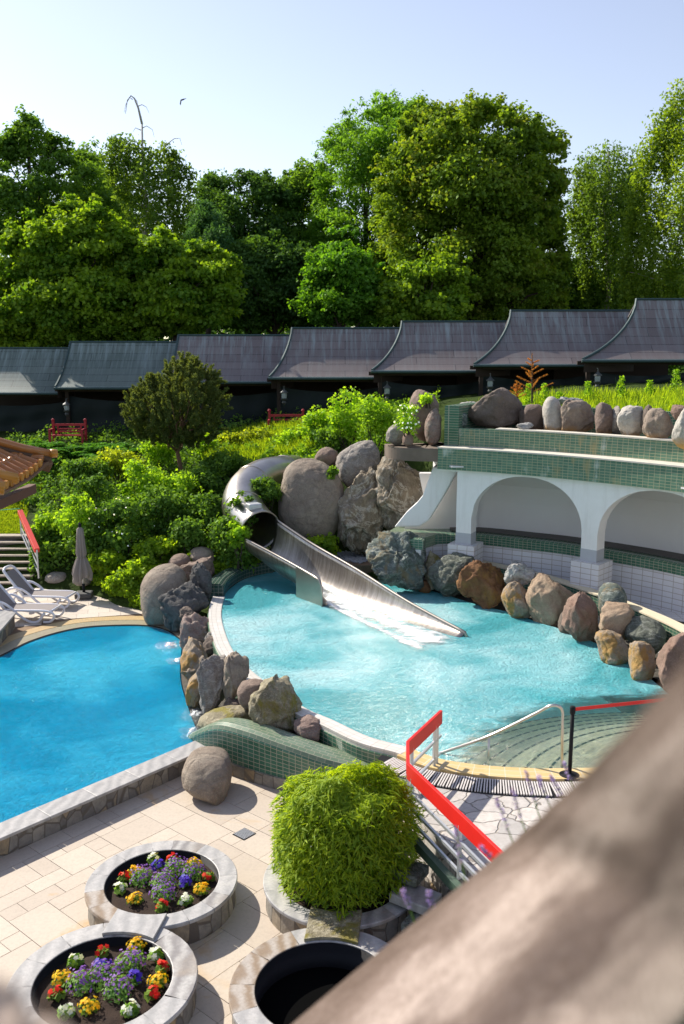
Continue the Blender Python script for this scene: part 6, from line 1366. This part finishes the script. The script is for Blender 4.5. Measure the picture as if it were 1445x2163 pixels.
S = [
 (168, 1100, 95, 100, 29.2, 'broad leaved bright bush beside the left railing', 'bright', {}), (200, 1060, 110, 110, 30.5, 'twiggy dark green bush above the railing bush', 'mid', {}),
 (250, 1120, 130, 130, 28.6, 'dense green bush behind the closed parasol', 'mid', dict(blossom=wb)), (300, 1030, 120, 110, 31.0, 'lush light green bush in the middle of the slope left of the pine', 'bright', {}),
 (340, 1085, 120, 110, 29.4, 'rounded bush with dense leaves below the pine trunk', 'mid', {}), (375, 1050, 90, 90, 31.0, 'arching vine-covered bush at the foot of the pine', 'bright', {}),
 (420, 1030, 90, 80, 32.0, 'low leafy bush right of the pine trunk', 'mid', {}), (440, 1090, 90, 90, 29.2, 'green bush left of the steel tube bend', 'mid', {}),
 (250, 985, 110, 60, 33.8, 'yellow leaved shrub left of the pine', 'yellow', {}), (180, 1000, 100, 70, 33.0, 'brownish green shrub above the lawn', 'mid', {}),
 (480, 985, 90, 50, 33.5, 'low spreading shrub below the tall grass', 'mid', {}), (545, 935, 70, 70, 36.5, 'bright yellow bush beside the tall grass near the middle bench', 'yellow', {}),
 (440, 950, 60, 60, 36.8, 'pale budding shrub just right of the pine crown', 'bright', {}), (490, 940, 60, 44, 36.9, 'small yellow green shrub before the dark curtains', 'yellow', {}),
 (330, 960, 70, 60, 35.6, 'shrub with light tips under the pine crown', 'bright', {}), (620, 940, 70, 46, 35.4, 'leafy yellow green shrub under the middle bench', 'bright', {}),
 (670, 905, 60, 70, 34.6, 'upright light green shrub right of the middle bench', 'bright', {}), (735, 880, 80, 110, 32.4, 'tall feathery bright shrub left of the gallery post', 'bright', {}),
 (790, 885, 80, 90, 31.2, 'dense leafy shrub next to the shelf rocks', 'bright', {}), (700, 930, 70, 50, 33.0, 'low shrub behind the tilted grey boulder', 'mid', {}),
 (570, 1035, 70, 50, 28.9, 'ivy-like bush draped over the steel tube', 'mid', dict(crad=.2)), (480, 1140, 60, 90, 27.4, 'leafy bramble between the rock pile and the chute', 'mid', {}),
 (500, 1180, 60, 50, 27.3, 'low bramble leaves beside the pool lip', 'mid', {}), (610, 1160, 30, 30, 29.2, 'small plant at the foot of the huge beige boulder', 'mid', dict(n=8)), (680, 1155, 70, 40, 28.2, 'low green plants between the boulders and the chute', 'ivy', dict(n=14, crad=.2)),
 (265, 1235, 90, 50, 26.9, 'low ivy mound at the edge of the lounger terrace', 'ivy', dict(crad=.2, per=140)), (330, 1165, 100, 60, 28.0, 'ivy mound on the bank above the smooth beige boulder', 'ivy', dict(crad=.22, per=140)), (225, 1190, 70, 50, 27.8, 'ivy mound right of the closed parasol', 'ivy', dict(crad=.2, per=140)), (300, 1205, 60, 60, 27.0, 'ivy hanging beside the smooth beige boulder', 'ivy', dict(crad=.18, per=140)), (515, 1075, 80, 90, 27.9, 'creeper trailing over the bend of the steel tube', 'mid', dict(crad=.13, n=26, per=50, group=None)), (500, 1130, 50, 50, 26.9, 'leafy creeper under the mouth of the steel tube', 'bright', dict(crad=.18, n=14)), (862, 885, 50, 60, 26.2, 'small flowering shrub on the concrete shelf', 'bright', dict(crad=.16, n=18, L=.08, W=.05, blossom=wb, group=None)), (905, 845, 50, 20, 27.0, 'creeper leaves hanging over the top of the upright brown rock', 'bright', dict(crad=.12, n=10, L=.1, W=.07, group=None)),
 (98, 1112, 40, 36, 30.2, 'low bush at the upper end of the garden steps', 'bright', dict(n=10)), (400, 1130, 70, 50, 28.0, 'dark-twigged bush above the rock pile', 'mid', {}), (190, 1150, 80, 60, 28.3, 'shaded bush between railing and parasol', 'mid', {}),
 (660, 990, 30, 24, 30.2, 'tuft of leaves between two brown boulders', 'bright', dict(n=8, crad=.15)), (700, 1000, 20, 30, 29.0, 'green tuft squeezed beside the huge beige boulder', 'mid', dict(n=6, crad=.12))]
for px_, py_, w_, h_, Y_, lab, mt, kw in S: shrub(px_, py_, w_, h_, Y_, lab, LM[mt], **{**dict(n=34 if w_ > 80 else 24, per=110 if w_ > 80 else 80), **kw})
# ---- ground cover and grass scattered over the hill
def on_hill(polypx, n, zoff=0):
    """photo pixels dropped on the hill surface by marching along the line of sight"""
    q, D = polysample(polypx, n); Y_ = np.full(n, 24.); done = np.zeros(n, bool)
    for _ in range(150):
        P = place(q, Y_); h = hz(P[:, 0], P[:, 1]); done |= P[:, 2] <= h; Y_ = np.where(done, Y_, Y_ + .12)
        if done.all(): break
    P = place(q, Y_); P[:, 2] = hz(P[:, 0], P[:, 1]) + zoff; return P[done]
def cover(name, polypx, n, L, W, mat, label, hmax=.25, lump=.35, cat='ground cover'):
    P = on_hill(polypx, n); nz = np.array([noise.noise(Vector((p[0] * 1.6, p[1] * 1.6, 3))) for p in P]); P[:, 2] += rng.random(len(P)) * hmax + np.maximum(0, nz) * lump
    N = np.array([0, -.2, 1.]) + rng.normal(size=P.shape) * .8; s = rng.uniform(.6, 1.3, len(P)); o = leafobj(name, [leafgeo(P, N, L * s, W * s, np.clip(rng.random(len(P)) * .7 + nz * .5 + .15, 0, 1))], mat); tag(o, label, cat, kind='stuff')
cover('ivy', [(195, 1225), (200, 1160), (300, 1120), (400, 1100), (500, 1130), (560, 1200), (500, 1215), (440, 1250), (400, 1230), (345, 1200), (310, 1296), (290, 1290), (250, 1272), (215, 1250), (190, 1236)], 26000, .12, .10, LM['ivy'], 'ivy carpeting the bank above the lounger terrace', lump=.45)
cover('undergrowth', [(-60, 960), (60, 930), (700, 880), (860, 860), (800, 960), (640, 1000), (560, 1100), (420, 1130), (60, 1230), (80, 1080), (-60, 1060)], 30000, .15, .10, LM['mid'], 'tangled low undergrowth covering the slope below the gallery', hmax=.4, lump=.7)
cover('hill_herbs', [(640, 900), (860, 850), (930, 840), (920, 900), (820, 960), (740, 1000), (600, 1010), (560, 960)], 9000, .14, .09, LM['bright'], 'bright green herbs on the slope behind the boulders', hmax=.4, lump=.5)
def grass(name, P, hgt, wdt, mat, label, lean=.25, cat='grass'):
    n = len(P); a = rng.random(n) * 6.28; d = np.stack([np.cos(a), np.sin(a), 0 * a], 1); h = hgt * rng.uniform(.5, 1.3, n)[:, None]; t = P + np.array([0, 0, 1.]) * h + rng.normal(size=(n, 3)) * [1, 1, 0] * h * lean; m = P * .45 + t * .55 + [0, 0, 0] + np.array([0, 0, .08]) * h
    V = np.stack([P - d * wdt / 2, P + d * wdt / 2, m + d * wdt * .4, t, m - d * wdt * .4], 1).reshape(-1, 3); F = np.arange(5 * n).reshape(-1, 5); u = rng.random(n)
    o = meshobj(name, V, F, mat, uv=np.stack([np.repeat(u, 5), np.tile([0, 0, .5, 1, .5], n)], 1)); tag(o, label, cat, kind='stuff')
grass('tall_grass', on_hill([(430, 985), (470, 955), (500, 925), (560, 915), (620, 910), (700, 900), (690, 940), (650, 970), (560, 985), (500, 995)], 17000), .46, .03, LM['grass'], 'tall sunlit yellow green grass in the middle of the slope')
grass('lawn', on_hill([(-80, 1040), (100, 985), (230, 985), (190, 1010), (90, 1030), (60, 1070), (50, 1130), (-80, 1140)], 26000), .10, .02, LM['lawn'], 'mown bright lawn at the left above the garden steps', cat='lawn')
gx = rng.uniform(4.5, 14, 14000); gy = rng.uniform(25.6, 30.5, 14000); k_ = ~inpoly(gx, gy, arc_zone); gx, gy = gx[k_], gy[k_]
grass('meadow_grass', np.stack([gx, gy, hz(gx, gy)], 1), .42, .02, LM['grass'], 'rough sunlit grass on top behind the channel rocks')
gz = hz(gx, gy); sel = rng.random(len(gx)) < .5; P = np.stack([gx, gy, gz + .25 * rng.random(len(gx))], 1)[sel]
o = leafobj('meadow_herbs', [leafgeo(P, rng.normal(size=P.shape) + [0, -.3, .8], .11, .07, rng.random(len(P)))], LM['bright']); tag(o, 'leafy weeds among the grass behind the channel rocks', 'weeds', kind='stuff')
for k, (px_, py_, h_, lab) in enumerate([(1115, 835, .9, 'leafy green weed beside the dead little spruce'), (1150, 820, .9, 'tall leafy weed right of the dead little spruce'), (1240, 835, .8, 'leafy weed stem above the wide brown rock'), (1310, 840, .9, 'leafy weed stem above the pale banded rock'), (1370, 830, .7, 'thin flowering weed left of the right photo edge'), (1425, 825, 1.0, 'tall weed clump at the right photo edge'), (985, 848, .6, 'thin grass-like weed left of the big pointed boulder'), (1180, 845, .6, 'low leafy weed above the pale oval stone')]):
    Y_ = 29.2 if px_ > 1000 else 27.8; c = A(px_, py_ + 18, Y_); gz_ = max(hz1(c[0], Y_), c[2] - .5); n = 260; t = rng.random(n); r = .28 * (1 - t * .7); a_ = rng.random(n) * 6.28
    P = np.stack([c[0] + r * np.cos(a_) * rng.random(n), Y_ + r * np.sin(a_), gz_ + t * h_], 1); o = empty('weed', (c[0], Y_, gz_)); tag(o, lab, 'weed', 'weeds behind the channel')
    leafobj('foliage', [leafgeo(P, rng.normal(size=P.shape) + [0, 0, .8], .11, .05, rng.random(n))], LM['bright'], o); mb = MB()
    for q_ in range(4): mb.tube([(c[0], Y_, gz_ - .1), (c[0] + random.uniform(-.2, .2), Y_ + random.uniform(-.2, .2), gz_ + h_ * random.uniform(.7, 1))], [.012, .004], 4)
    mb.build('stems', LM['mid'], o)
# ferns in front of the left bench
def fern(px_, py_, Y_, lab):
    c = A(px_, py_, Y_); z = hz1(c[0], Y_); P = []; Ax = []; Ls = []
    for f in range(24):
        a_ = f * 2.4 + random.random(); L_ = random.uniform(1.0, 1.5); d = np.array([math.cos(a_), math.sin(a_), 0])
        for t in np.linspace(.1, 1, 20):
            b = np.array([c[0], Y_, z]) + d * L_ * t * .75 + np.array([0, 0, 1]) * (L_ * (1.15 * t - .75 * t * t)); s_ = np.cross(d, [0, 0, 1]); l = .24 * math.sin(math.pi * min(1, t * .9 + .08))
            for sg in (-1, 1): P.append(b + s_ * sg * l / 2); Ax.append(s_ * sg + d * .3); Ls.append(l)
    P = np.array(P); Ax = np.array(Ax); o = empty('fern', (c[0], Y_, z)); tag(o, lab, 'fern', 'ferns in front of the gallery'); leafobj('fronds', [leafgeo(P, np.array([0, 0, 1.]) + rng.normal(size=P.shape) * .2, np.array(Ls) + .03, .075, rng.random(len(P)), axis=Ax)], LM['fern'], o)
    mb = MB(); mb.tube([(c[0], Y_, z - .1), (c[0], Y_, z + .15)], [.06, .03], 6); mb.build('rootstock', BARK, o)
for k, (a_, b_, lab) in enumerate([(62, 930, 'fern at the far left under the dark curtains'), (95, 925, 'fern just left of the left bench'), (125, 930, 'fern in front of the left bench at its left end'), (160, 935, 'fern in front of the left bench at its right end'), (195, 930, 'fern right of the left bench'), (228, 932, 'second fern to the right of the left bench'), (262, 935, 'fern under the left side of the pine'), (80, 945, 'lower fern above the pagoda roof corner'), (215, 945, 'lower fern left of the pine')]): fern(a_, b_, 38.4 - (b_ - 925) * .08, lab)
# ---- pine on the slope
pz = hz1(*A(385, 1005, 34.6)[:2]); pn = empty('pine_tree', A(388, 1005, 34.6)); tag(pn, 'small pine with a rounded brownish green crown and leaning bare trunk', 'tree')
poly = [(272, 850), (282, 828), (300, 832), (315, 808), (345, 800), (352, 790), (370, 775), (400, 768), (420, 785), (445, 788), (455, 805), (460, 860), (455, 900), (440, 938), (400, 945), (340, 945), (300, 920), (275, 880)]
q, D = polysample(poly, 260); C = place(q, 34.6 + (rng.random(260) * 2 - 1) * 1.7 * np.sqrt(D / D.max())); up = unit(np.stack([(C[:, 0] - C[:, 0].mean()) * .5, (C[:, 1] - 34.6) * .5, np.full(260, .8)], 1))
Pn = []; Ax = []
for c, u in zip(C, up):
    for k in range(3):
        u2 = u + rng.normal(size=3) * .35; u2 /= np.linalg.norm(u2); t = rng.random(120) * .36; base = c + u2 * t[:, None] + rng.normal(size=(1, 3)) * .12; dd = unit(rng.normal(size=(120, 3)) + u2 * .9); Pn.append(base + dd * .05); Ax.append(dd)
Pn = np.concatenate(Pn); Ax = np.concatenate(Ax)
leafobj('crown', [leafgeo(Pn, rng.normal(size=Pn.shape), .13, .028, np.clip(rng.random(len(Pn)) * .8 + .2 * (Pn[:, 2] - 5) / 2, 0, 1), axis=Ax)], LM['pine'], pn)
mb = MB(); tpts = [A(390, 1012, 34.6), A(381, 985, 34.6), A(375, 955, 34.6), A(378, 915, 34.6), A(392, 870, 34.6), A(396, 810, 34.6)]; mb.tube(tpts, [.10, .085, .08, .07, .05, .02], 8)
for i in rng.choice(190, 34, replace=False): t = random.choice(tpts[2:5]); limb(mb, t, C[i], .035, .01, sag=-.05)
mb.build('trunk', plain('pine_bark', (.16, .09, .055), .95, var=.35, scale=6, bump=.8), pn, smooth=True)
# dead little spruces on the channel
def spruce(px_, pyb, pyt, Y_, lab):
    b = np.array(A(px_, pyb, Y_)); t = np.array(A(px_, pyt, Y_)); H_ = t[2] - b[2]; o = empty('dead_spruce', tuple(b)); tag(o, lab, 'tree', 'dead little spruces'); mb = MB(); mb.tube([b, t], [.035, .01], 6); P = []; Ax = []
    def twig(a, c, n):
        s = rng.random(n); d = unit(np.array([c - a]))[0]; P.append(a + (c - a) * s[:, None]); Ax.append(unit(rng.normal(size=(n, 3)) + d))
    twig(b + [0, 0, H_ * .2], t, 260)
    for k in range(15):
        f = .22 + .66 * k / 15; L_ = (1 - f) * H_ * .48 + .06; a_ = k * 2.4; c0_ = b + (t - b) * f; c1_ = c0_ + np.array([math.cos(a_) * L_, math.sin(a_) * L_, L_ * .45]); mb.tube([c0_, c1_], [.012, .005], 4); twig(c0_, c1_, 110)
    P = np.concatenate(P); Ax = np.concatenate(Ax); leafobj('needles', [leafgeo(P, rng.normal(size=P.shape), .075, .014, rng.random(len(P)), axis=Ax)], LM['deadspruce'], o); mb.build('trunk', BARK, o)
spruce(1124, 852, 745, 28.8, 'orange brown dead little spruce behind the channel rocks'); spruce(1092, 850, 808, 28.6, 'tiny brown dead spruce left of the larger one')
# ---- bamboo
bb = empty('bamboo', (PC3[0], PC3[1], PH - .1)); tag(bb, 'dense clipped yellow green bamboo clump in a round planter', 'bamboo')
n = 15000; th = rng.random(n) * 2 * math.pi; zz = rng.random(n) ** .85; shell = 1 - .30 * rng.random(n) ** 2
top = rng.random(n) < .34; bx_, by_ = .03, 12.03
rad = 1.14 * (1 - .10 * (1 - zz)) * (1 + .05 * np.sin(3 * th + 1) + .04 * np.sin(7 * th)); ht = 1.42 * (1 + .07 * np.sin(2 * th + .5) + .03 * np.sin(5 * th))
rr2 = np.where(top, np.sqrt(rng.random(n)) * .76, 1.); er = np.where(top, 1., np.where(zz > .4, np.sqrt(np.maximum(.0, 1 - ((zz - .4) / .6) ** 2 * .62)), 1))
zf_ = np.where(top, (.80 + .26 * np.sqrt(np.maximum(0, 1 - rr2 ** 2))) * (1 - .10 * rng.random(n)), zz * .95); lump = 1 + .07 * np.sin(th * 11 + zf_ * 9) * np.sin(zf_ * 14 + th * 3)
x_ = bx_ + rad * rr2 * er * shell * lump * np.cos(th); y_ = by_ + rad * .92 * rr2 * er * shell * lump * np.sin(th); z_ = PH - .05 + .10 + zf_ * ht * (1 + .04 * np.sin(9 * x_) * np.sin(8 * y_))
P = np.stack([x_, y_, z_], 1); outw = np.stack([np.cos(th), np.sin(th), np.where(top, 1., .1)], 1); ax = outw * .8 + rng.normal(size=P.shape) * .55 + np.array([0, 0, -.35]); ax = unit(ax)
N = np.stack([np.cos(th) * .5, np.sin(th) * .5, np.full(n, .9)], 1) + rng.normal(size=P.shape) * .35; s = rng.uniform(.7, 1.3, n)
# ragged twigs rising above the top
leafobj('foliage', [leafgeo(P, N, .135 * s, .024 * s, np.clip(rng.random(n) * .8 + .15 * zf_, 0, 1), axis=ax, fold=.1)], LM['bamboo'], bb)
n = 9000; th = rng.random(n) * 6.283; r_ = .92 * np.sqrt(rng.random(n)); P = np.stack([bx_ + r_ * np.cos(th), by_ + r_ * .92 * np.sin(th), PH + rng.random(n) * 1.35], 1); leafobj('inner_foliage', [leafgeo(P, rng.normal(size=P.shape), .13, .026, rng.random(n) * .5)], LM['bamboo'], bb)
mb = MB()
for k in range(60): a_ = random.random() * 6.28; r_ = .8 * math.sqrt(random.random()); mb.tube([(bx_ + r_ * math.cos(a_) * .8, by_ + r_ * math.sin(a_) * .8, PH - .12), (bx_ + r_ * math.cos(a_) * 1.1, by_ + r_ * math.sin(a_), PH + random.uniform(1.1, 1.45))], [.008, .004], 5)
mb.build('canes', plain('bamboo_cane', (.20, .20, .05), .6), bb)
# ---- flowers
FM = {k: leafmat(k + '_petal', a, b, .3) for k, a, b in [('yellow', (.28, .16, .005), (.40, .26, .01)), ('red', (.22, .005, .005), (.36, .01, .01)), ('white', (.28, .28, .26), (.36, .36, .34)), ('purple', (.075, .025, .17), (.17, .075, .27)), ('blue', (.02, .004, .15), (.045, .018, .27))]}
FL = {k: leafmat(k + '_plant_leaf', a, b, .4) for k, a, b in [('yellow', (.05, .09, .01), (.12, .18, .02)), ('red', (.05, .09, .012), (.12, .17, .025)), ('white', (.06, .12, .015), (.13, .20, .03)), ('purple', (.05, .11, .03), (.12, .20, .05)), ('blue', (.04, .10, .02), (.08, .16, .03))]}
KIND = {'yellow': ('marigold', .145, .10, 46, .026, .020, 150), 'red': ('begonia', .12, .13, 14, .045, .055, 45), 'white': ('white_begonia', .13, .14, 10, .045, .05, 60), 'purple': ('lobelia', .18, .20, 95, .020, .022, 330), 'blue': ('petunia', .12, .14, 20, .044, .050, 90)}
def flower(x, y, kind, lab, grp, sc=1.):
    nm_, r, h, nb, s, ll, nl = KIND[kind]; r *= sc; h *= sc * .85; z = PH - .09; o = empty(nm_, (x, y, z)); tag(o, lab, 'flower', grp)
    d = unit(rng.normal(size=(nl, 3))); d[:, 2] = abs(d[:, 2]); rr = r * rng.random(nl) ** .5; P = np.array([x, y, z + .02]) + d * rr[:, None] * [1, 1, h / r * .9]
    Ls = .10 if kind in ('red', 'white') else .06; leafobj('leaves', [leafgeo(P, d + [0, 0, .6] + rng.normal(size=d.shape) * .4, Ls, Ls * (.8 if kind in ('red', 'white') else .4), rng.random(nl))], FL[kind], o)
    d = unit(rng.normal(size=(nb, 3))); d[:, 2] = abs(d[:, 2]) * 1.2; d = unit(d); C = np.array([x, y, z + .05]) + d * (r * rng.uniform(.6, 1.08, nb))[:, None] * [1, 1, h / r * 1.05]
    if kind == 'red': C = C[:8]; d = d[:8]
    m = len(C); pet = 5; idx = np.repeat(np.arange(m), pet); a_ = np.tile(np.arange(pet) * 2 * math.pi / pet, m) + rng.random(m)[idx] * 6; Nn = unit(d + [0, -.25, .6] + rng.normal(size=d.shape) * .25)
    t1 = unit(np.cross(Nn, rng.normal(size=Nn.shape))); t2 = np.cross(Nn, t1); ax = t1[idx] * np.cos(a_)[:, None] + t2[idx] * np.sin(a_)[:, None]; PP = C[idx] + ax * s * .42
    V, F, uv = leafgeo(PP, Nn[idx] + ax * .0, s * .95, s * .75, rng.random(len(PP)), axis=ax, fold=.1); leafobj('blossoms', [(V, F, uv)], FM[kind], o)
    return o
def gp_(px_, py_, z=PH + .0): p = G(px_, py_, z); return p[0], p[1]
G1 = 'flowers in the farther round planter'; G2 = 'flowers in the nearer round planter'
for px_, py_, kd, lab in [(324, 1808, 'white', 'white begonia at the far rim of the farther planter'), (364, 1810, 'red', 'red begonia at the far rim of the farther planter'), (410, 1818, 'yellow', 'yellow marigold at the far right of the farther planter'),
    (285, 1835, 'yellow', 'yellow marigold upper left in the farther planter'), (262, 1848, 'red', 'red begonia at the left rim of the farther planter'), (253, 1870, 'white', 'white begonia at the left rim of the farther planter'), (285, 1893, 'yellow', 'yellow marigold at the near left of the farther planter'),
    (342, 1907, 'red', 'red begonia at the near rim of the farther planter'), (392, 1895, 'white', 'white begonia near right in the farther planter'), (426, 1872, 'yellow', 'yellow marigold at the right of the farther planter'), (440, 1845, 'red', 'red begonia at the right rim of the farther planter'),
    (336, 1825, 'blue', 'violet blue petunia in the upper middle of the farther planter'), (391, 1860, 'blue', 'violet blue petunia right of centre in the farther planter'), (302, 1850, 'purple', 'small purple lobelia left of centre in the farther planter'), (345, 1860, 'purple', 'large purple lobelia in the centre of the farther planter'), (405, 1838, 'purple', 'purple lobelia reaching right in the farther planter'), (345, 1885, 'purple', 'purple lobelia in the near middle of the farther planter'), (372, 1830, 'purple', 'purple lobelia at the far middle of the farther planter')]:
    flower(*gp_(px_, py_), kd, lab, G1, 1.12 if kd == 'purple' else .72 if kd in ('red', 'white') else .85)
for px_, py_, kd, lab in [(288, 1990, 'yellow', 'yellow marigold at the far rim of the nearer planter'), (216, 2003, 'red', 'red begonia at the far rim of the nearer planter'), (158, 2022, 'white', 'white begonia upper left of the nearer planter'), (330, 2010, 'white', 'white begonia upper right of the nearer planter'),
    (130, 2060, 'yellow', 'yellow marigold at the left of the nearer planter'), (118, 2092, 'red', 'red begonia at the left rim of the nearer planter'), (138, 2128, 'white', 'white begonia at the near left of the nearer planter'), (188, 2118, 'yellow', 'yellow marigold at the near rim of the nearer planter'),
    (344, 2035, 'red', 'red begonia at the right rim of the nearer planter, the farther of two'), (335, 2065, 'yellow', 'yellow marigold at the right of the nearer planter'), (322, 2090, 'red', 'red begonia at the near right of the nearer planter'), (275, 2125, 'white', 'white flowering plant at the near right rim of the nearer planter'),
    (215, 2035, 'blue', 'violet blue petunia in the upper middle of the nearer planter'), (285, 2062, 'blue', 'violet blue petunia right of centre in the nearer planter'), (170, 2072, 'purple', 'purple lobelia left of centre in the nearer planter'), (215, 2060, 'purple', 'large purple lobelia in the middle of the nearer planter'), (275, 2030, 'purple', 'purple lobelia reaching to the upper right of the nearer planter'), (250, 2085, 'purple', 'purple lobelia in the near middle of the nearer planter')]:
    flower(*gp_(px_, py_), kd, lab, G2, 1.18 if kd == 'purple' else .74 if kd in ('red', 'white') else .9)
# ---- lavender sprigs just behind the near ledge
LV = leafmat('lavender_bloom', (.12, .08, .22), (.24, .17, .36), .2)
def lav(x0, y0, x1, y1, d, lab):
    a = np.array(A2(x0, y0, d)); b = np.array(A2(x1, y1, d)); o = empty('lavender_sprig', tuple(a)); tag(o, lab, 'lavender', 'lavender sprigs behind the ledge'); mb = MB(); mb.tube([a, b], [.004, .002], 5); mb.build('stem', LM['grass'], o)
    P = []; 
    for t in (.55, .66, .76, .84, .90, .95, 1.): c = a + (b - a) * t; P.append(c + rng.normal(size=(7, 3)) * .006)
    P = np.concatenate(P); leafobj('blossoms', [leafgeo(P, rng.normal(size=P.shape), .015, .011, rng.random(len(P)))], LV, o)
for x0, y0, x1, y1, d, lab in [(880, 1960, 852, 1880, 4.2, 'lavender sprig nearest the bamboo planter'), (925, 1950, 905, 1885, 4.2, 'second lavender sprig right of the bamboo'), (1095, 1810, 1050, 1690, 4.6, 'lavender sprig over the end of the red board'), (1120, 1790, 1082, 1668, 4.6, 'lavender sprig over the flagstones, left one'),
    (1150, 1760, 1112, 1632, 4.8, 'tall lavender sprig over the overflow grate'), (1175, 1740, 1138, 1640, 4.8, 'lavender sprig beside the tall one'), (1205, 1720, 1165, 1640, 5.0, 'lavender sprig below the barrier post'), (990, 1900, 963, 1750, 4.4, 'lavender sprig over the grey bars'), (1060, 1830, 1015, 1790, 4.4, 'short lavender sprig on the ledge edge'), (1220, 1690, 1192, 1610, 5.0, 'lavender sprig farthest right beside the blurred ledge')]: lav(x0, y0, x1, y1, d, lab)
# ---- a swift in the sky
mb = MB(); c = Vector(A(384, 212, 60)); mb.add([c + Vector(v) for v in [(-.12, 0, -.22), (-.06, .02, .02), (0, 0, .05), (.30, 0, .12), (.05, .0, -.02), (0, -.03, .0), (-.08, 0, -.30), (-.03, .05, .0)]], [(0, 1, 2, 5), (2, 3, 4, 5), (0, 5, 6), (1, 7, 2), (2, 7, 4)]); o = mb.build('bird', M['black']); tag(o, 'small dark bird gliding in the sky above the left trees', 'bird'); s_ = o.modifiers.new('t', 'SOLIDIFY'); s_.thickness = .03
